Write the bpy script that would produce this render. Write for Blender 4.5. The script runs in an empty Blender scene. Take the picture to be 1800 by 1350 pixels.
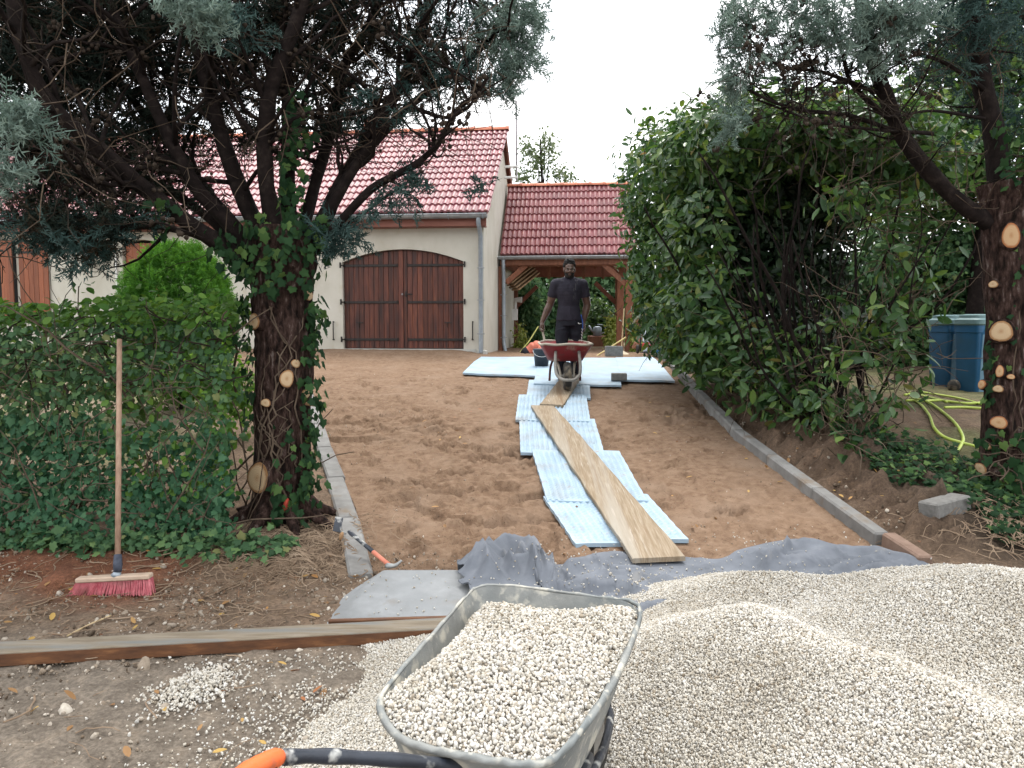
import bpy, bmesh, math, random
import numpy as np
from mathutils import Vector, Matrix, Euler, Quaternion

sc = bpy.context.scene
col = sc.collection
R = math.radians
rng = np.random.default_rng(11)
random.seed(11)

# ------------------------------------------------------------------ camera
CAMZ, PITCH, FPX = 1.6, R(4.66), 1350.0
cd = bpy.data.cameras.new('camera')
cd.sensor_width, cd.lens = 36.0, 27.0
cd.clip_start, cd.clip_end = 0.05, 3000
cam = bpy.data.objects.new('camera', cd)
cam.location = (0, 0, CAMZ)
cam.rotation_euler = (R(90) - PITCH, 0, 0)
col.objects.link(cam)
sc.camera = cam

# ------------------------------------------------------------------ sky (thin bright overcast) and a soft sun
SUN_EL, SUN_AZ = R(66), R(8)            # high, beyond the house, veiled by cloud
w = bpy.data.worlds.new('World')
sc.world = w
w.use_nodes = True
nt = w.node_tree
nt.nodes.clear()
N = nt.nodes.new
L = nt.links.new
sky = N('ShaderNodeTexSky')
sky.sky_type = 'NISHITA'
sky.sun_disc = False
sky.sun_elevation = SUN_EL
sky.sun_rotation = SUN_AZ
sky.air_density, sky.dust_density = 1.0, 2.0
bg1 = N('ShaderNodeBackground'); bg1.inputs['Strength'].default_value = 0.13
bg2 = N('ShaderNodeBackground'); bg2.inputs['Strength'].default_value = 1.0
tc = N('ShaderNodeTexCoord')
mp = N('ShaderNodeMapping'); mp.inputs['Scale'].default_value = (1.2, 1.2, 3.0)
cn = N('ShaderNodeTexNoise'); cn.inputs['Scale'].default_value = 2.2; cn.inputs['Detail'].default_value = 5; cn.inputs['Roughness'].default_value = .5
cr = N('ShaderNodeValToRGB')
cr.color_ramp.elements[0].position = .35; cr.color_ramp.elements[0].color = (.90, .945, 1.0, 1)
cr.color_ramp.elements[1].position = .62; cr.color_ramp.elements[1].color = (1.0, 1.0, 1.0, 1)
fr = N('ShaderNodeValToRGB')
fr.color_ramp.elements[0].position = .30; fr.color_ramp.elements[0].color = (.80, .80, .80, 1)
fr.color_ramp.elements[1].position = .55; fr.color_ramp.elements[1].color = (1, 1, 1, 1)
mx = N('ShaderNodeMixShader'); out = N('ShaderNodeOutputWorld')
L(tc.outputs['Generated'], mp.inputs['Vector']); L(mp.outputs['Vector'], cn.inputs['Vector'])
L(cn.outputs['Fac'], cr.inputs['Fac']); L(cn.outputs['Fac'], fr.inputs['Fac'])
L(sky.outputs['Color'], bg1.inputs['Color']); L(cr.outputs['Color'], bg2.inputs['Color'])
L(fr.outputs['Color'], mx.inputs['Fac']); L(bg1.outputs['Background'], mx.inputs[1]); L(bg2.outputs['Background'], mx.inputs[2])
L(mx.outputs['Shader'], out.inputs['Surface'])

sd = bpy.data.lights.new('sun', 'SUN')
sd.energy, sd.angle, sd.color = 1.5, R(22), (1.0, .965, .91)
so = bpy.data.objects.new('sun', sd)
sdir = Vector((math.sin(SUN_AZ) * math.cos(SUN_EL), math.cos(SUN_AZ) * math.cos(SUN_EL), math.sin(SUN_EL)))
so.rotation_euler = sdir.to_track_quat('Z', 'Y').to_euler()
so.location = sdir * 30
col.objects.link(so)

sc.view_settings.view_transform = 'Standard'
sc.view_settings.look = 'None'
sc.view_settings.exposure = 1.3
sc.view_settings.gamma = 1.0
sc.view_settings.use_curve_mapping = False
sc.cycles.max_bounces = 5
sc.cycles.diffuse_bounces = 3
sc.cycles.glossy_bounces = 2
sc.cycles.transmission_bounces = 3
sc.cycles.transparent_max_bounces = 4
sc.cycles.use_adaptive_sampling = True
sc.cycles.adaptive_threshold = .02
sc.cycles.use_denoising = True

# ------------------------------------------------------------------ placing helpers (real metres; camera at the origin, looking along +Y)
_cp, _sp = math.cos(PITCH), math.sin(PITCH)
def ray(px, py):
    u, v = (px - 900) / FPX, (675 - py) / FPX
    return Vector((u, _cp + v * _sp, -_sp + v * _cp))
def P(px, py, Y):
    d = ray(px, py)
    return Vector((0, 0, CAMZ)) + d * (Y / d.y)

def lerp_knots(t, kn):
    xs = [k[0] for k in kn]; ys = [k[1] for k in kn]
    return np.interp(t, xs, ys)

def _hash(ix, iy, seed):
    ix = ix.astype(np.int64); iy = iy.astype(np.int64)
    h = (ix * 374761393 + iy * 668265263 + seed * 1274126177) & 0xffffffff
    h = ((h ^ (h >> 13)) * 1274126177) & 0xffffffff
    h = (h ^ (h >> 16)) & 0xffffffff
    return h / 4294967295.0
def vn(x, y, seed=0):
    x = np.asarray(x, float); y = np.asarray(y, float)
    ix, iy = np.floor(x), np.floor(y)
    fx, fy = x - ix, y - iy
    fx = fx * fx * (3 - 2 * fx); fy = fy * fy * (3 - 2 * fy)
    a = _hash(ix, iy, seed); b = _hash(ix + 1, iy, seed)
    c = _hash(ix, iy + 1, seed); d = _hash(ix + 1, iy + 1, seed)
    return (a * (1 - fx) + b * fx) * (1 - fy) + (c * (1 - fx) + d * fx) * fy
def fbm(x, y, f=1.0, octv=4, seed=0, gain=.5):
    s = 0; a = 1; t = 0
    for i in range(octv):
        s = s + a * (vn(np.asarray(x) * f, np.asarray(y) * f, seed + i * 17) - .5); t += a
        f *= 2.03; a *= gain
    return s / t * 2
def sstep(a, b, x):
    t = np.clip((np.asarray(x, float) - a) / (b - a), 0, 1)
    return t * t * (3 - 2 * t)

# ------------------------------------------------------------------ object helpers
ORG = {}
def link(name, me, parent=None):
    o = bpy.data.objects.new(name, me)
    col.objects.link(o)
    if parent is not None:
        o.parent = parent
        ORG[o.name] = ORG.get(parent.name, Vector((0, 0, 0)))
    return o
def tag(o, label=None, cat=None, group=None, kind=None):
    if label: o['label'] = label
    if cat: o['category'] = cat
    if group: o['group'] = group
    if kind: o['kind'] = kind
    return o
def thing(name, loc, label, cat, group=None, kind=None):
    o = bpy.data.objects.new(name, None)
    o.empty_display_size = .1
    col.objects.link(o)
    o.location = loc
    ORG[o.name] = Vector(loc)
    return tag(o, label, cat, group, kind)

def raw_mesh(name, V, F, mats=None, smooth=False, attrs=None, uniform=None):
    """V (n,3) array; F list of index lists, or an (m,k) array."""
    V = np.asarray(V, dtype=np.float32)
    me = bpy.data.meshes.new(name)
    if isinstance(F, np.ndarray):
        m, k = F.shape
        me.vertices.add(len(V)); me.vertices.foreach_set('co', V.ravel())
        me.loops.add(m * k); me.loops.foreach_set('vertex_index', F.astype(np.int32).ravel())
        me.polygons.add(m); me.polygons.foreach_set('loop_start', np.arange(0, m * k, k, dtype=np.int32))
        me.update(calc_edges=True)
    else:
        me.from_pydata(V.tolist(), [], F)
    if attrs:
        for an, arr in attrs.items():
            arr = np.asarray(arr, dtype=np.float32)
            if arr.ndim == 1:
                a = me.attributes.new(an, 'FLOAT', 'POINT'); a.data.foreach_set('value', arr)
            elif arr.shape[1] == 3:
                a = me.attributes.new(an, 'FLOAT_VECTOR', 'POINT'); a.data.foreach_set('vector', arr.ravel())
    if smooth:
        me.polygons.foreach_set('use_smooth', np.ones(len(me.polygons), dtype=bool))
    if mats is not None:
        for mm in (mats if isinstance(mats, (list, tuple)) else [mats]):
            me.materials.append(mm)
    me.update()
    return me
def mesh_obj(name, V, F, mat, parent=None, smooth=False, attrs=None):
    V = np.asarray(V, dtype=np.float64)
    if parent is not None:
        V = V - np.array(ORG[parent.name])
    return link(name, raw_mesh(name, V, F, mat, smooth, attrs), parent)

def rotm(rx=0, ry=0, rz=0):
    return Euler((rx, ry, rz)).to_matrix()
def frame(d, up=(0, 0, 1)):
    d = Vector(d).normalized(); up = Vector(up)
    s = d.cross(up)
    if s.length < 1e-4: s = d.cross(Vector((1, 0, 0)))
    s.normalize(); u = s.cross(d).normalized()
    return d, s, u

class MB:
    def __init__(self): self.v = []; self.f = []
    def add(self, V, F):
        b = len(self.v)
        self.v.extend([tuple(p) for p in V])
        self.f.extend([[i + b for i in q] for q in F])
        return self
    def box(self, c, s, rot=None, bev=0.0):
        hx, hy, hz = s[0] / 2, s[1] / 2, s[2] / 2
        c = Vector(c)
        M = rot if rot is not None else Matrix.Identity(3)
        if bev <= 0:
            pts = [(x, y, z) for z in (-hz, hz) for y in (-hy, hy) for x in (-hx, hx)]
            F = [(0, 2, 3, 1), (4, 5, 7, 6), (0, 1, 5, 4), (2, 6, 7, 3), (0, 4, 6, 2), (1, 3, 7, 5)]
            return self.add([c + M @ Vector(p) for p in pts], F)
        b = min(bev, hx * .9, hy * .9, hz * .9)
        V = []; idx = {}
        for sx in (-1, 1):
            for sy in (-1, 1):
                for sz in (-1, 1):
                    for ax in range(3):
                        p = [sx * (hx - b), sy * (hy - b), sz * (hz - b)]
                        p[ax] = (sx * hx, sy * hy, sz * hz)[ax]
                        idx[(sx, sy, sz, ax)] = len(V); V.append(c + M @ Vector(p))
        F = []
        def q(l):
            pts = [V[i] for i in l]
            n = (pts[1] - pts[0]).cross(pts[2] - pts[1])
            m = sum(pts, Vector()) / len(pts) - c
            F.append(l if n.dot(m) > 0 else l[::-1])
        for ax in range(3):
            o1, o2 = [(1, 2), (0, 2), (0, 1)][ax]
            for s0 in (-1, 1):
                l = []
                for a, bb in ((-1, -1), (1, -1), (1, 1), (-1, 1)):
                    k = [0, 0, 0]; k[ax] = s0; k[o1] = a; k[o2] = bb
                    l.append(idx[(k[0], k[1], k[2], ax)])
                q(l)
            for a in (-1, 1):
                for bb in (-1, 1):
                    k0 = [0, 0, 0]; k0[o1] = a; k0[o2] = bb; k1 = list(k0)
                    k0[ax] = -1; k1[ax] = 1
                    q([idx[(*k0, o1)], idx[(*k1, o1)], idx[(*k1, o2)], idx[(*k0, o2)]])
        for sx in (-1, 1):
            for sy in (-1, 1):
                for sz in (-1, 1):
                    q([idx[(sx, sy, sz, 0)], idx[(sx, sy, sz, 1)], idx[(sx, sy, sz, 2)]])
        return self.add(V, F)
    def beam(self, a, b, wd, ht, bev=0.0, up=(0, 0, 1)):
        a, b = Vector(a), Vector(b)
        d, s, u = frame(b - a, up)
        M = Matrix((s, d, u)).transposed()
        return self.box((a + b) / 2, (wd, (b - a).length, ht), M, bev)
    def tube(self, pts, rad, n=8, cap=True, squash=1.0):
        pts = [Vector(p) for p in pts]
        m = len(pts)
        if not hasattr(rad, '__len__'): rad = [rad] * m
        V = []; F = []
        d0 = (pts[1] - pts[0]).normalized()
        _, s, u = frame(d0, (0, 0, 1) if abs(d0.z) < .9 else (0, 1, 0))
        for i, p in enumerate(pts):
            if i == 0: d = pts[1] - p
            elif i == m - 1: d = p - pts[i - 1]
            else: d = pts[i + 1] - pts[i - 1]
            d = d.normalized()
            s = (s - d * s.dot(d))
            if s.length < 1e-6: s = frame(d)[1]
            s.normalize(); u = s.cross(d).normalized()
            for k in range(n):
                a = 2 * math.pi * k / n
                V.append(p + (s * math.cos(a) + u * math.sin(a) * squash) * rad[i])
        for i in range(m - 1):
            for k in range(n):
                k2 = (k + 1) % n
                F.append((i * n + k, i * n + k2, (i + 1) * n + k2, (i + 1) * n + k))
        if cap:
            F.append(tuple(range(n - 1, -1, -1))); F.append(tuple(range((m - 1) * n, m * n)))
        return self.add(V, F)
    def lathe(self, base, prof, n=20, axis=(0, 0, 1), close=False):
        d, s, u = frame(axis, (0, 1, 0) if abs(Vector(axis).normalized().z) > .9 else (0, 0, 1))
        base = Vector(base); V = []; F = []
        for r, h in prof:
            for k in range(n):
                a = 2 * math.pi * k / n
                V.append(base + d * h + (s * math.cos(a) + u * math.sin(a)) * r)
        for i in range(len(prof) - 1):
            for k in range(n):
                k2 = (k + 1) % n
                F.append((i * n + k2, i * n + k, (i + 1) * n + k, (i + 1) * n + k2))
        if close:
            F.append(tuple(range(n))); F.append(tuple(range(len(prof) * n - 1, (len(prof) - 1) * n - 1, -1)))
        return self.add(V, F)
    def ell(self, c, r, rot=None, nu=12, nv=8):
        c = Vector(c); M = rot if rot is not None else Matrix.Identity(3)
        if not hasattr(r, '__len__'): r = (r, r, r)
        V = [c + M @ Vector((0, 0, r[2]))]; F = []
        for j in range(1, nv):
            t = math.pi * j / nv
            for k in range(nu):
                a = 2 * math.pi * k / nu
                V.append(c + M @ Vector((r[0] * math.sin(t) * math.cos(a), r[1] * math.sin(t) * math.sin(a), r[2] * math.cos(t))))
        V.append(c + M @ Vector((0, 0, -r[2])))
        for k in range(nu): F.append((0, 1 + k, 1 + (k + 1) % nu))
        for j in range(nv - 2):
            for k in range(nu):
                a, b = 1 + j * nu + k, 1 + j * nu + (k + 1) % nu
                F.append((a, a + nu, b + nu, b))
        e = len(V) - 1
        for k in range(nu): F.append((e, e - nu + (k + 1) % nu, e - nu + k))
        return self.add(V, F)
    def cap_rod(self, a, b, ra, rb, n=12):
        """tapered capsule with round ends (closed)"""
        a, b = Vector(a), Vector(b)
        d = (b - a); Ln = max(d.length, 1e-5); d = d / Ln
        prof = []
        for j in range(5):
            t = math.pi / 2 * (1 - j / 4)
            prof.append((max(ra * math.cos(t), 1e-4), -ra * math.sin(t)))
        for j in range(5):
            t = math.pi / 2 * j / 4
            prof.append((max(rb * math.cos(t), 1e-4), Ln + rb * math.sin(t)))
        return self.lathe(a, prof, n, d, close=True)
    def loft(self, rings, n=18):
        """rings: (centre, rx, ry[, rz-rotation]) stacked upward; closed"""
        V = []; F = []
        for c, rx, ry in rings:
            for k in range(n):
                a = 2 * math.pi * k / n
                V.append((c[0] + rx * math.cos(a), c[1] + ry * math.sin(a), c[2]))
        for i in range(len(rings) - 1):
            for k in range(n):
                k2 = (k + 1) % n
                F.append((i * n + k, i * n + k2, (i + 1) * n + k2, (i + 1) * n + k))
        F.append(tuple(range(n - 1, -1, -1))); F.append(tuple(range((len(rings) - 1) * n, len(rings) * n)))
        return self.add(V, F)
    def build(self, name, mat, parent=None, smooth=False):
        return mesh_obj(name, self.v, self.f, mat, parent, smooth)

def auto_smooth(o, ang=40):
    me = o.data
    me.polygons.foreach_set('use_smooth', np.ones(len(me.polygons), dtype=bool))
    try: me.set_sharp_from_angle(angle=R(ang))
    except Exception: pass
    return o

def rep(bv, bf, pos, mats, rnd):
    """replicate a small mesh: bv (n,3), bf (k,m) array; pos (M,3), mats (M,3,3)"""
    bv = np.asarray(bv, float); bf = np.asarray(bf, int)
    M = len(pos); n = len(bv)
    V = np.einsum('mij,nj->mni', mats, bv) + np.asarray(pos)[:, None, :]
    F = bf[None] + (np.arange(M) * n)[:, None, None]
    A = np.repeat(np.asarray(rnd), n)
    return V.reshape(-1, 3), F.reshape(-1, bf.shape[1]), A
def rand_rot(M, g=rng):
    q = g.normal(size=(M, 4)); q /= np.linalg.norm(q, axis=1)[:, None]
    return quat_m(q)
def quat_m(q):
    w_, x, y, z = q.T
    m = np.empty((len(q), 3, 3))
    m[:, 0, 0] = 1 - 2 * (y * y + z * z); m[:, 0, 1] = 2 * (x * y - z * w_); m[:, 0, 2] = 2 * (x * z + y * w_)
    m[:, 1, 0] = 2 * (x * y + z * w_); m[:, 1, 1] = 1 - 2 * (x * x + z * z); m[:, 1, 2] = 2 * (y * z - x * w_)
    m[:, 2, 0] = 2 * (x * z - y * w_); m[:, 2, 1] = 2 * (y * z + x * w_); m[:, 2, 2] = 1 - 2 * (x * x + y * y)
    return m
def basis_from(nrm, ax, scale):
    """matrices whose local Z is nrm and whose local Y is as near as possible to ax"""
    nrm = nrm / np.maximum(np.linalg.norm(nrm, axis=1), 1e-9)[:, None]
    y = ax - nrm * np.sum(ax * nrm, axis=1)[:, None]
    ln = np.linalg.norm(y, axis=1)
    bad = ln < 1e-4
    y[bad] = np.cross(nrm[bad], np.array([.3, .9, .2])); ln = np.linalg.norm(y, axis=1)
    y /= ln[:, None]
    x = np.cross(y, nrm)
    m = np.stack([x, y, nrm], axis=2)
    return m * np.asarray(scale).reshape(-1, 1, 1)

# ------------------------------------------------------------------ materials (all procedural)
def _ramp(nt, cols):
    r = nt.nodes.new('ShaderNodeValToRGB')
    e = r.color_ramp.elements
    while len(e) < len(cols): e.new(.5)
    for i, (p, c) in enumerate(cols):
        e[i].position = p; e[i].color = (*c, 1)
    return r
def mk(name, cols, scale=6.0, rough=.8, bump=.2, bscale=None, bdist=.01, detail=6, spec=.3, metal=0.0, stretch=(1, 1, 1), objrnd=0.0, blotch=None, coat=0.0, attr=None, rough2=None, space='Object'):
    """cols: list of (pos, rgb) along a noise; blotch: (scale, rgb, lo, hi) second layer of stains; attr: value from a point attribute shifts brightness"""
    m = bpy.data.materials.new(name); m.use_nodes = True
    nt = m.node_tree; b = nt.nodes['Principled BSDF']; Ln = nt.links.new
    tc = nt.nodes.new('ShaderNodeTexCoord'); mp = nt.nodes.new('ShaderNodeMapping')
    mp.inputs['Scale'].default_value = stretch
    if space == 'World':
        ge = nt.nodes.new('ShaderNodeNewGeometry'); Ln(ge.outputs['Position'], mp.inputs['Vector'])
    else:
        Ln(tc.outputs['Object'], mp.inputs['Vector'])
    n1 = nt.nodes.new('ShaderNodeTexNoise'); n1.inputs['Scale'].default_value = scale; n1.inputs['Detail'].default_value = detail; n1.inputs['Roughness'].default_value = .6
    if objrnd or attr:
        oi = nt.nodes.new('ShaderNodeObjectInfo')
        ad = nt.nodes.new('ShaderNodeVectorMath'); ad.operation = 'MULTIPLY_ADD'
        cb = nt.nodes.new('ShaderNodeCombineXYZ')
        Ln(oi.outputs['Random'], cb.inputs[0]); Ln(oi.outputs['Random'], cb.inputs[2])
        Ln(cb.outputs[0], ad.inputs[0]); ad.inputs[1].default_value = (37, 11, 53); Ln(mp.outputs[0], ad.inputs[2])
        Ln(ad.outputs[0], n1.inputs['Vector'])
    else:
        Ln(mp.outputs['Vector'], n1.inputs['Vector'])
    r = _ramp(nt, cols); Ln(n1.outputs['Fac'], r.inputs['Fac'])
    cout = r.outputs['Color']
    if blotch:
        for (bs, bc, lo, hi) in (blotch if isinstance(blotch, list) else [blotch]):
            n2 = nt.nodes.new('ShaderNodeTexNoise'); n2.inputs['Scale'].default_value = bs; n2.inputs['Detail'].default_value = 5
            Ln(mp.outputs['Vector'], n2.inputs['Vector'])
            mr = nt.nodes.new('ShaderNodeMapRange'); mr.inputs['From Min'].default_value = lo; mr.inputs['From Max'].default_value = hi
            Ln(n2.outputs['Fac'], mr.inputs['Value'])
            mi = nt.nodes.new('ShaderNodeMix'); mi.data_type = 'RGBA'
            Ln(mr.outputs['Result'], mi.inputs['Factor']); Ln(cout, mi.inputs['A']); mi.inputs['B'].default_value = (*bc, 1)
            cout = mi.outputs['Result']
    if objrnd or attr:
        hs = nt.nodes.new('ShaderNodeHueSaturation')
        mr = nt.nodes.new('ShaderNodeMapRange'); k = objrnd or .3
        mr.inputs['To Min'].default_value = 1 - k; mr.inputs['To Max'].default_value = 1 + k
        if attr:
            at = nt.nodes.new('ShaderNodeAttribute'); at.attribute_name = attr
            aa = nt.nodes.new('ShaderNodeMath'); aa.operation = 'ADD'; fr_ = nt.nodes.new('ShaderNodeMath'); fr_.operation = 'FRACT'
            Ln(at.outputs['Fac'], aa.inputs[0]); Ln(oi.outputs['Random'], aa.inputs[1]); Ln(aa.outputs[0], fr_.inputs[0]); Ln(fr_.outputs[0], mr.inputs['Value'])
        else:
            Ln(oi.outputs['Random'], mr.inputs['Value'])
        Ln(mr.outputs['Result'], hs.inputs['Value']); Ln(cout, hs.inputs['Color']); cout = hs.outputs['Color']
    Ln(cout, b.inputs['Base Color'])
    b.inputs['Roughness'].default_value = rough
    if rough2 is not None:
        rr = nt.nodes.new('ShaderNodeMapRange'); rr.inputs['From Min'].default_value = .3; rr.inputs['From Max'].default_value = .7
        rr.inputs['To Min'].default_value = rough; rr.inputs['To Max'].default_value = rough2
        Ln(n1.outputs['Fac'], rr.inputs['Value']); Ln(rr.outputs['Result'], b.inputs['Roughness'])
    b.inputs['Metallic'].default_value = metal
    b.inputs['Specular IOR Level'].default_value = spec
    if coat: b.inputs['Coat Weight'].default_value = coat; b.inputs['Coat Roughness'].default_value = .25
    if bump:
        n3 = nt.nodes.new('ShaderNodeTexNoise'); n3.inputs['Scale'].default_value = bscale or scale * 4; n3.inputs['Detail'].default_value = 8; n3.inputs['Roughness'].default_value = .65
        Ln(mp.outputs['Vector'], n3.inputs['Vector'])
        bp = nt.nodes.new('ShaderNodeBump'); bp.inputs['Strength'].default_value = bump; bp.inputs['Distance'].default_value = bdist
        Ln(n3.outputs['Fac'], bp.inputs['Height']); Ln(bp.outputs['Normal'], b.inputs['Normal'])
    return m
def leafmat(name, cols, rough=.5, trans=.3, spec=.35, tcol=None):
    """cols along the per-leaf random value"""
    m = bpy.data.materials.new(name); m.use_nodes = True
    nt = m.node_tree; b = nt.nodes['Principled BSDF']; Ln = nt.links.new
    at = nt.nodes.new('ShaderNodeAttribute'); at.attribute_name = 'rnd'
    oi = nt.nodes.new('ShaderNodeObjectInfo')
    aa = nt.nodes.new('ShaderNodeMath'); aa.operation = 'ADD'; f = nt.nodes.new('ShaderNodeMath'); f.operation = 'FRACT'
    Ln(at.outputs['Fac'], aa.inputs[0]); Ln(oi.outputs['Random'], aa.inputs[1]); Ln(aa.outputs[0], f.inputs[0])
    r = _ramp(nt, cols); Ln(f.outputs[0], r.inputs['Fac'])
    Ln(r.outputs['Color'], b.inputs['Base Color'])
    b.inputs['Roughness'].default_value = rough; b.inputs['Specular IOR Level'].default_value = spec
    if trans:
        t = nt.nodes.new('ShaderNodeBsdfTranslucent')
        g = nt.nodes.new('ShaderNodeHueSaturation'); g.inputs['Hue'].default_value = .475; g.inputs['Saturation'].default_value = 1.15; g.inputs['Value'].default_value = 1.7
        Ln(r.outputs['Color'], g.inputs['Color']); Ln(g.outputs['Color'], t.inputs['Color'])
        x = nt.nodes.new('ShaderNodeMixShader'); x.inputs['Fac'].default_value = trans
        Ln(b.outputs[0], x.inputs[1]); Ln(t.outputs[0], x.inputs[2])
        Ln(x.outputs[0], nt.nodes['Material Output'].inputs['Surface'])
    return m

M = {}
# ================================================================== materials for the setting
M['soil'] = None
def soilmat():
    m = bpy.data.materials.new('soil'); m.use_nodes = True
    nt = m.node_tree; b = nt.nodes['Principled BSDF']; Ln = nt.links.new
    at = nt.nodes.new('ShaderNodeAttribute'); at.attribute_name = 'soil'
    ge = nt.nodes.new('ShaderNodeNewGeometry')
    n1 = nt.nodes.new('ShaderNodeTexNoise'); n1.inputs['Scale'].default_value = 7; n1.inputs['Detail'].default_value = 10; n1.inputs['Roughness'].default_value = .7
    n2 = nt.nodes.new('ShaderNodeTexNoise'); n2.inputs['Scale'].default_value = 55; n2.inputs['Detail'].default_value = 6; n2.inputs['Roughness'].default_value = .7
    Ln(ge.outputs['Position'], n1.inputs['Vector']); Ln(ge.outputs['Position'], n2.inputs['Vector'])
    r = _ramp(nt, [(.25, (.55, .52, .5)), (.5, (1, 1, 1)), (.72, (1.5, 1.45, 1.38))]); Ln(n1.outputs['Fac'], r.inputs['Fac'])
    r2 = _ramp(nt, [(.3, (.6, .58, .56)), (.52, (1, 1, 1)), (.7, (1.5, 1.5, 1.5))]); Ln(n2.outputs['Fac'], r2.inputs['Fac'])
    a = nt.nodes.new('ShaderNodeMix'); a.data_type = 'RGBA'; a.blend_type = 'MULTIPLY'; a.inputs['Factor'].default_value = 1
    c = nt.nodes.new('ShaderNodeMix'); c.data_type = 'RGBA'; c.blend_type = 'MULTIPLY'; c.inputs['Factor'].default_value = 1
    Ln(at.outputs['Color'], a.inputs['A']); Ln(r.outputs['Color'], a.inputs['B'])
    Ln(a.outputs['Result'], c.inputs['A']); Ln(r2.outputs['Color'], c.inputs['B'])
    Ln(c.outputs['Result'], b.inputs['Base Color'])
    b.inputs['Roughness'].default_value = .95; b.inputs['Specular IOR Level'].default_value = .15
    bp = nt.nodes.new('ShaderNodeBump'); bp.inputs['Strength'].default_value = .6; bp.inputs['Distance'].default_value = .012
    Ln(n2.outputs['Fac'], bp.inputs['Height']); Ln(bp.outputs['Normal'], b.inputs['Normal'])
    return m
M['soil'] = soilmat()
M['sand'] = mk('sand', [(.28, (.122, .075, .048)), (.5, (.186, .120, .078)), (.75, (.255, .175, .120))], scale=14, detail=14, rough=.95, bump=.9, bscale=70, bdist=.012, spec=.12, space='World',
               blotch=[(2.2, (.225, .155, .108), .50, .72), (60, (.10, .065, .043), .60, .72), (210, (.34, .265, .2), .63, .75)])
M['concrete'] = mk('concrete', [(.3, (.30, .29, .27)), (.55, (.42, .41, .385)), (.75, (.50, .49, .46))], scale=5, rough=.9, bump=.3, bscale=60, bdist=.004, objrnd=.12, space='World',
                   blotch=[(9, (.22, .17, .12), .56, .74)])
M['kerb_concrete'] = mk('kerb_concrete', [(.3, (.135, .13, .122)), (.55, (.19, .186, .178)), (.75, (.24, .236, .226))], scale=6, rough=.9, bump=.3, bscale=60, bdist=.004, objrnd=.15, space='World',
                   blotch=[(5, (.15, .115, .082), .56, .74)])

DK = [(-10, 0), (3.9, 0), (4.7, .03), (11, .70), (13, .88), (14.5, .94), (300, .94)]
GLK = [(-10, 0), (4.4, 0), (5.2, .09), (5.8, .19), (7, .36), (10, .62), (13, .9), (16, 1.05), (300, 1.1)]
GRK = [(-10, 0), (4.2, 0), (5.0, .13), (5.9, .33), (7, .62), (8.5, .70), (10.4, .66), (13, .82), (20, 1.0), (300, 1.1)]
XLK = [(4.4, -.80), (4.7, -.87), (5.9, -1.22), (7.7, -1.85), (10.4, -2.70), (12, -3.4), (13.5, -4.6), (15, -6.0), (40, -6)]
XRK = [(4.4, 2.53), (4.9, 2.5), (5.6, 2.45), (8, 2.33), (10.4, 2.43), (14.3, 2.75), (40, 3.2)]
def d_drive(X, Y):
    return lerp_knots(Y, DK) + .11 * sstep(13.3, 15.0, Y) * sstep(-.2, -1.3, X)
def zg(X, Y):
    """ground height"""
    X = np.asarray(X, float); Y = np.asarray(Y, float)
    xl, xr = lerp_knots(Y, XLK), lerp_knots(Y, XRK)
    d = d_drive(X, Y)
    wl = sstep(.10, .65, xl - X); wr = sstep(.10, .75, X - xr)
    z = d + wl * (lerp_knots(Y, GLK) - d) + wr * (lerp_knots(Y, GRK) - d)
    return z
def zgf(x, y): return float(zg(x, y))

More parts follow.
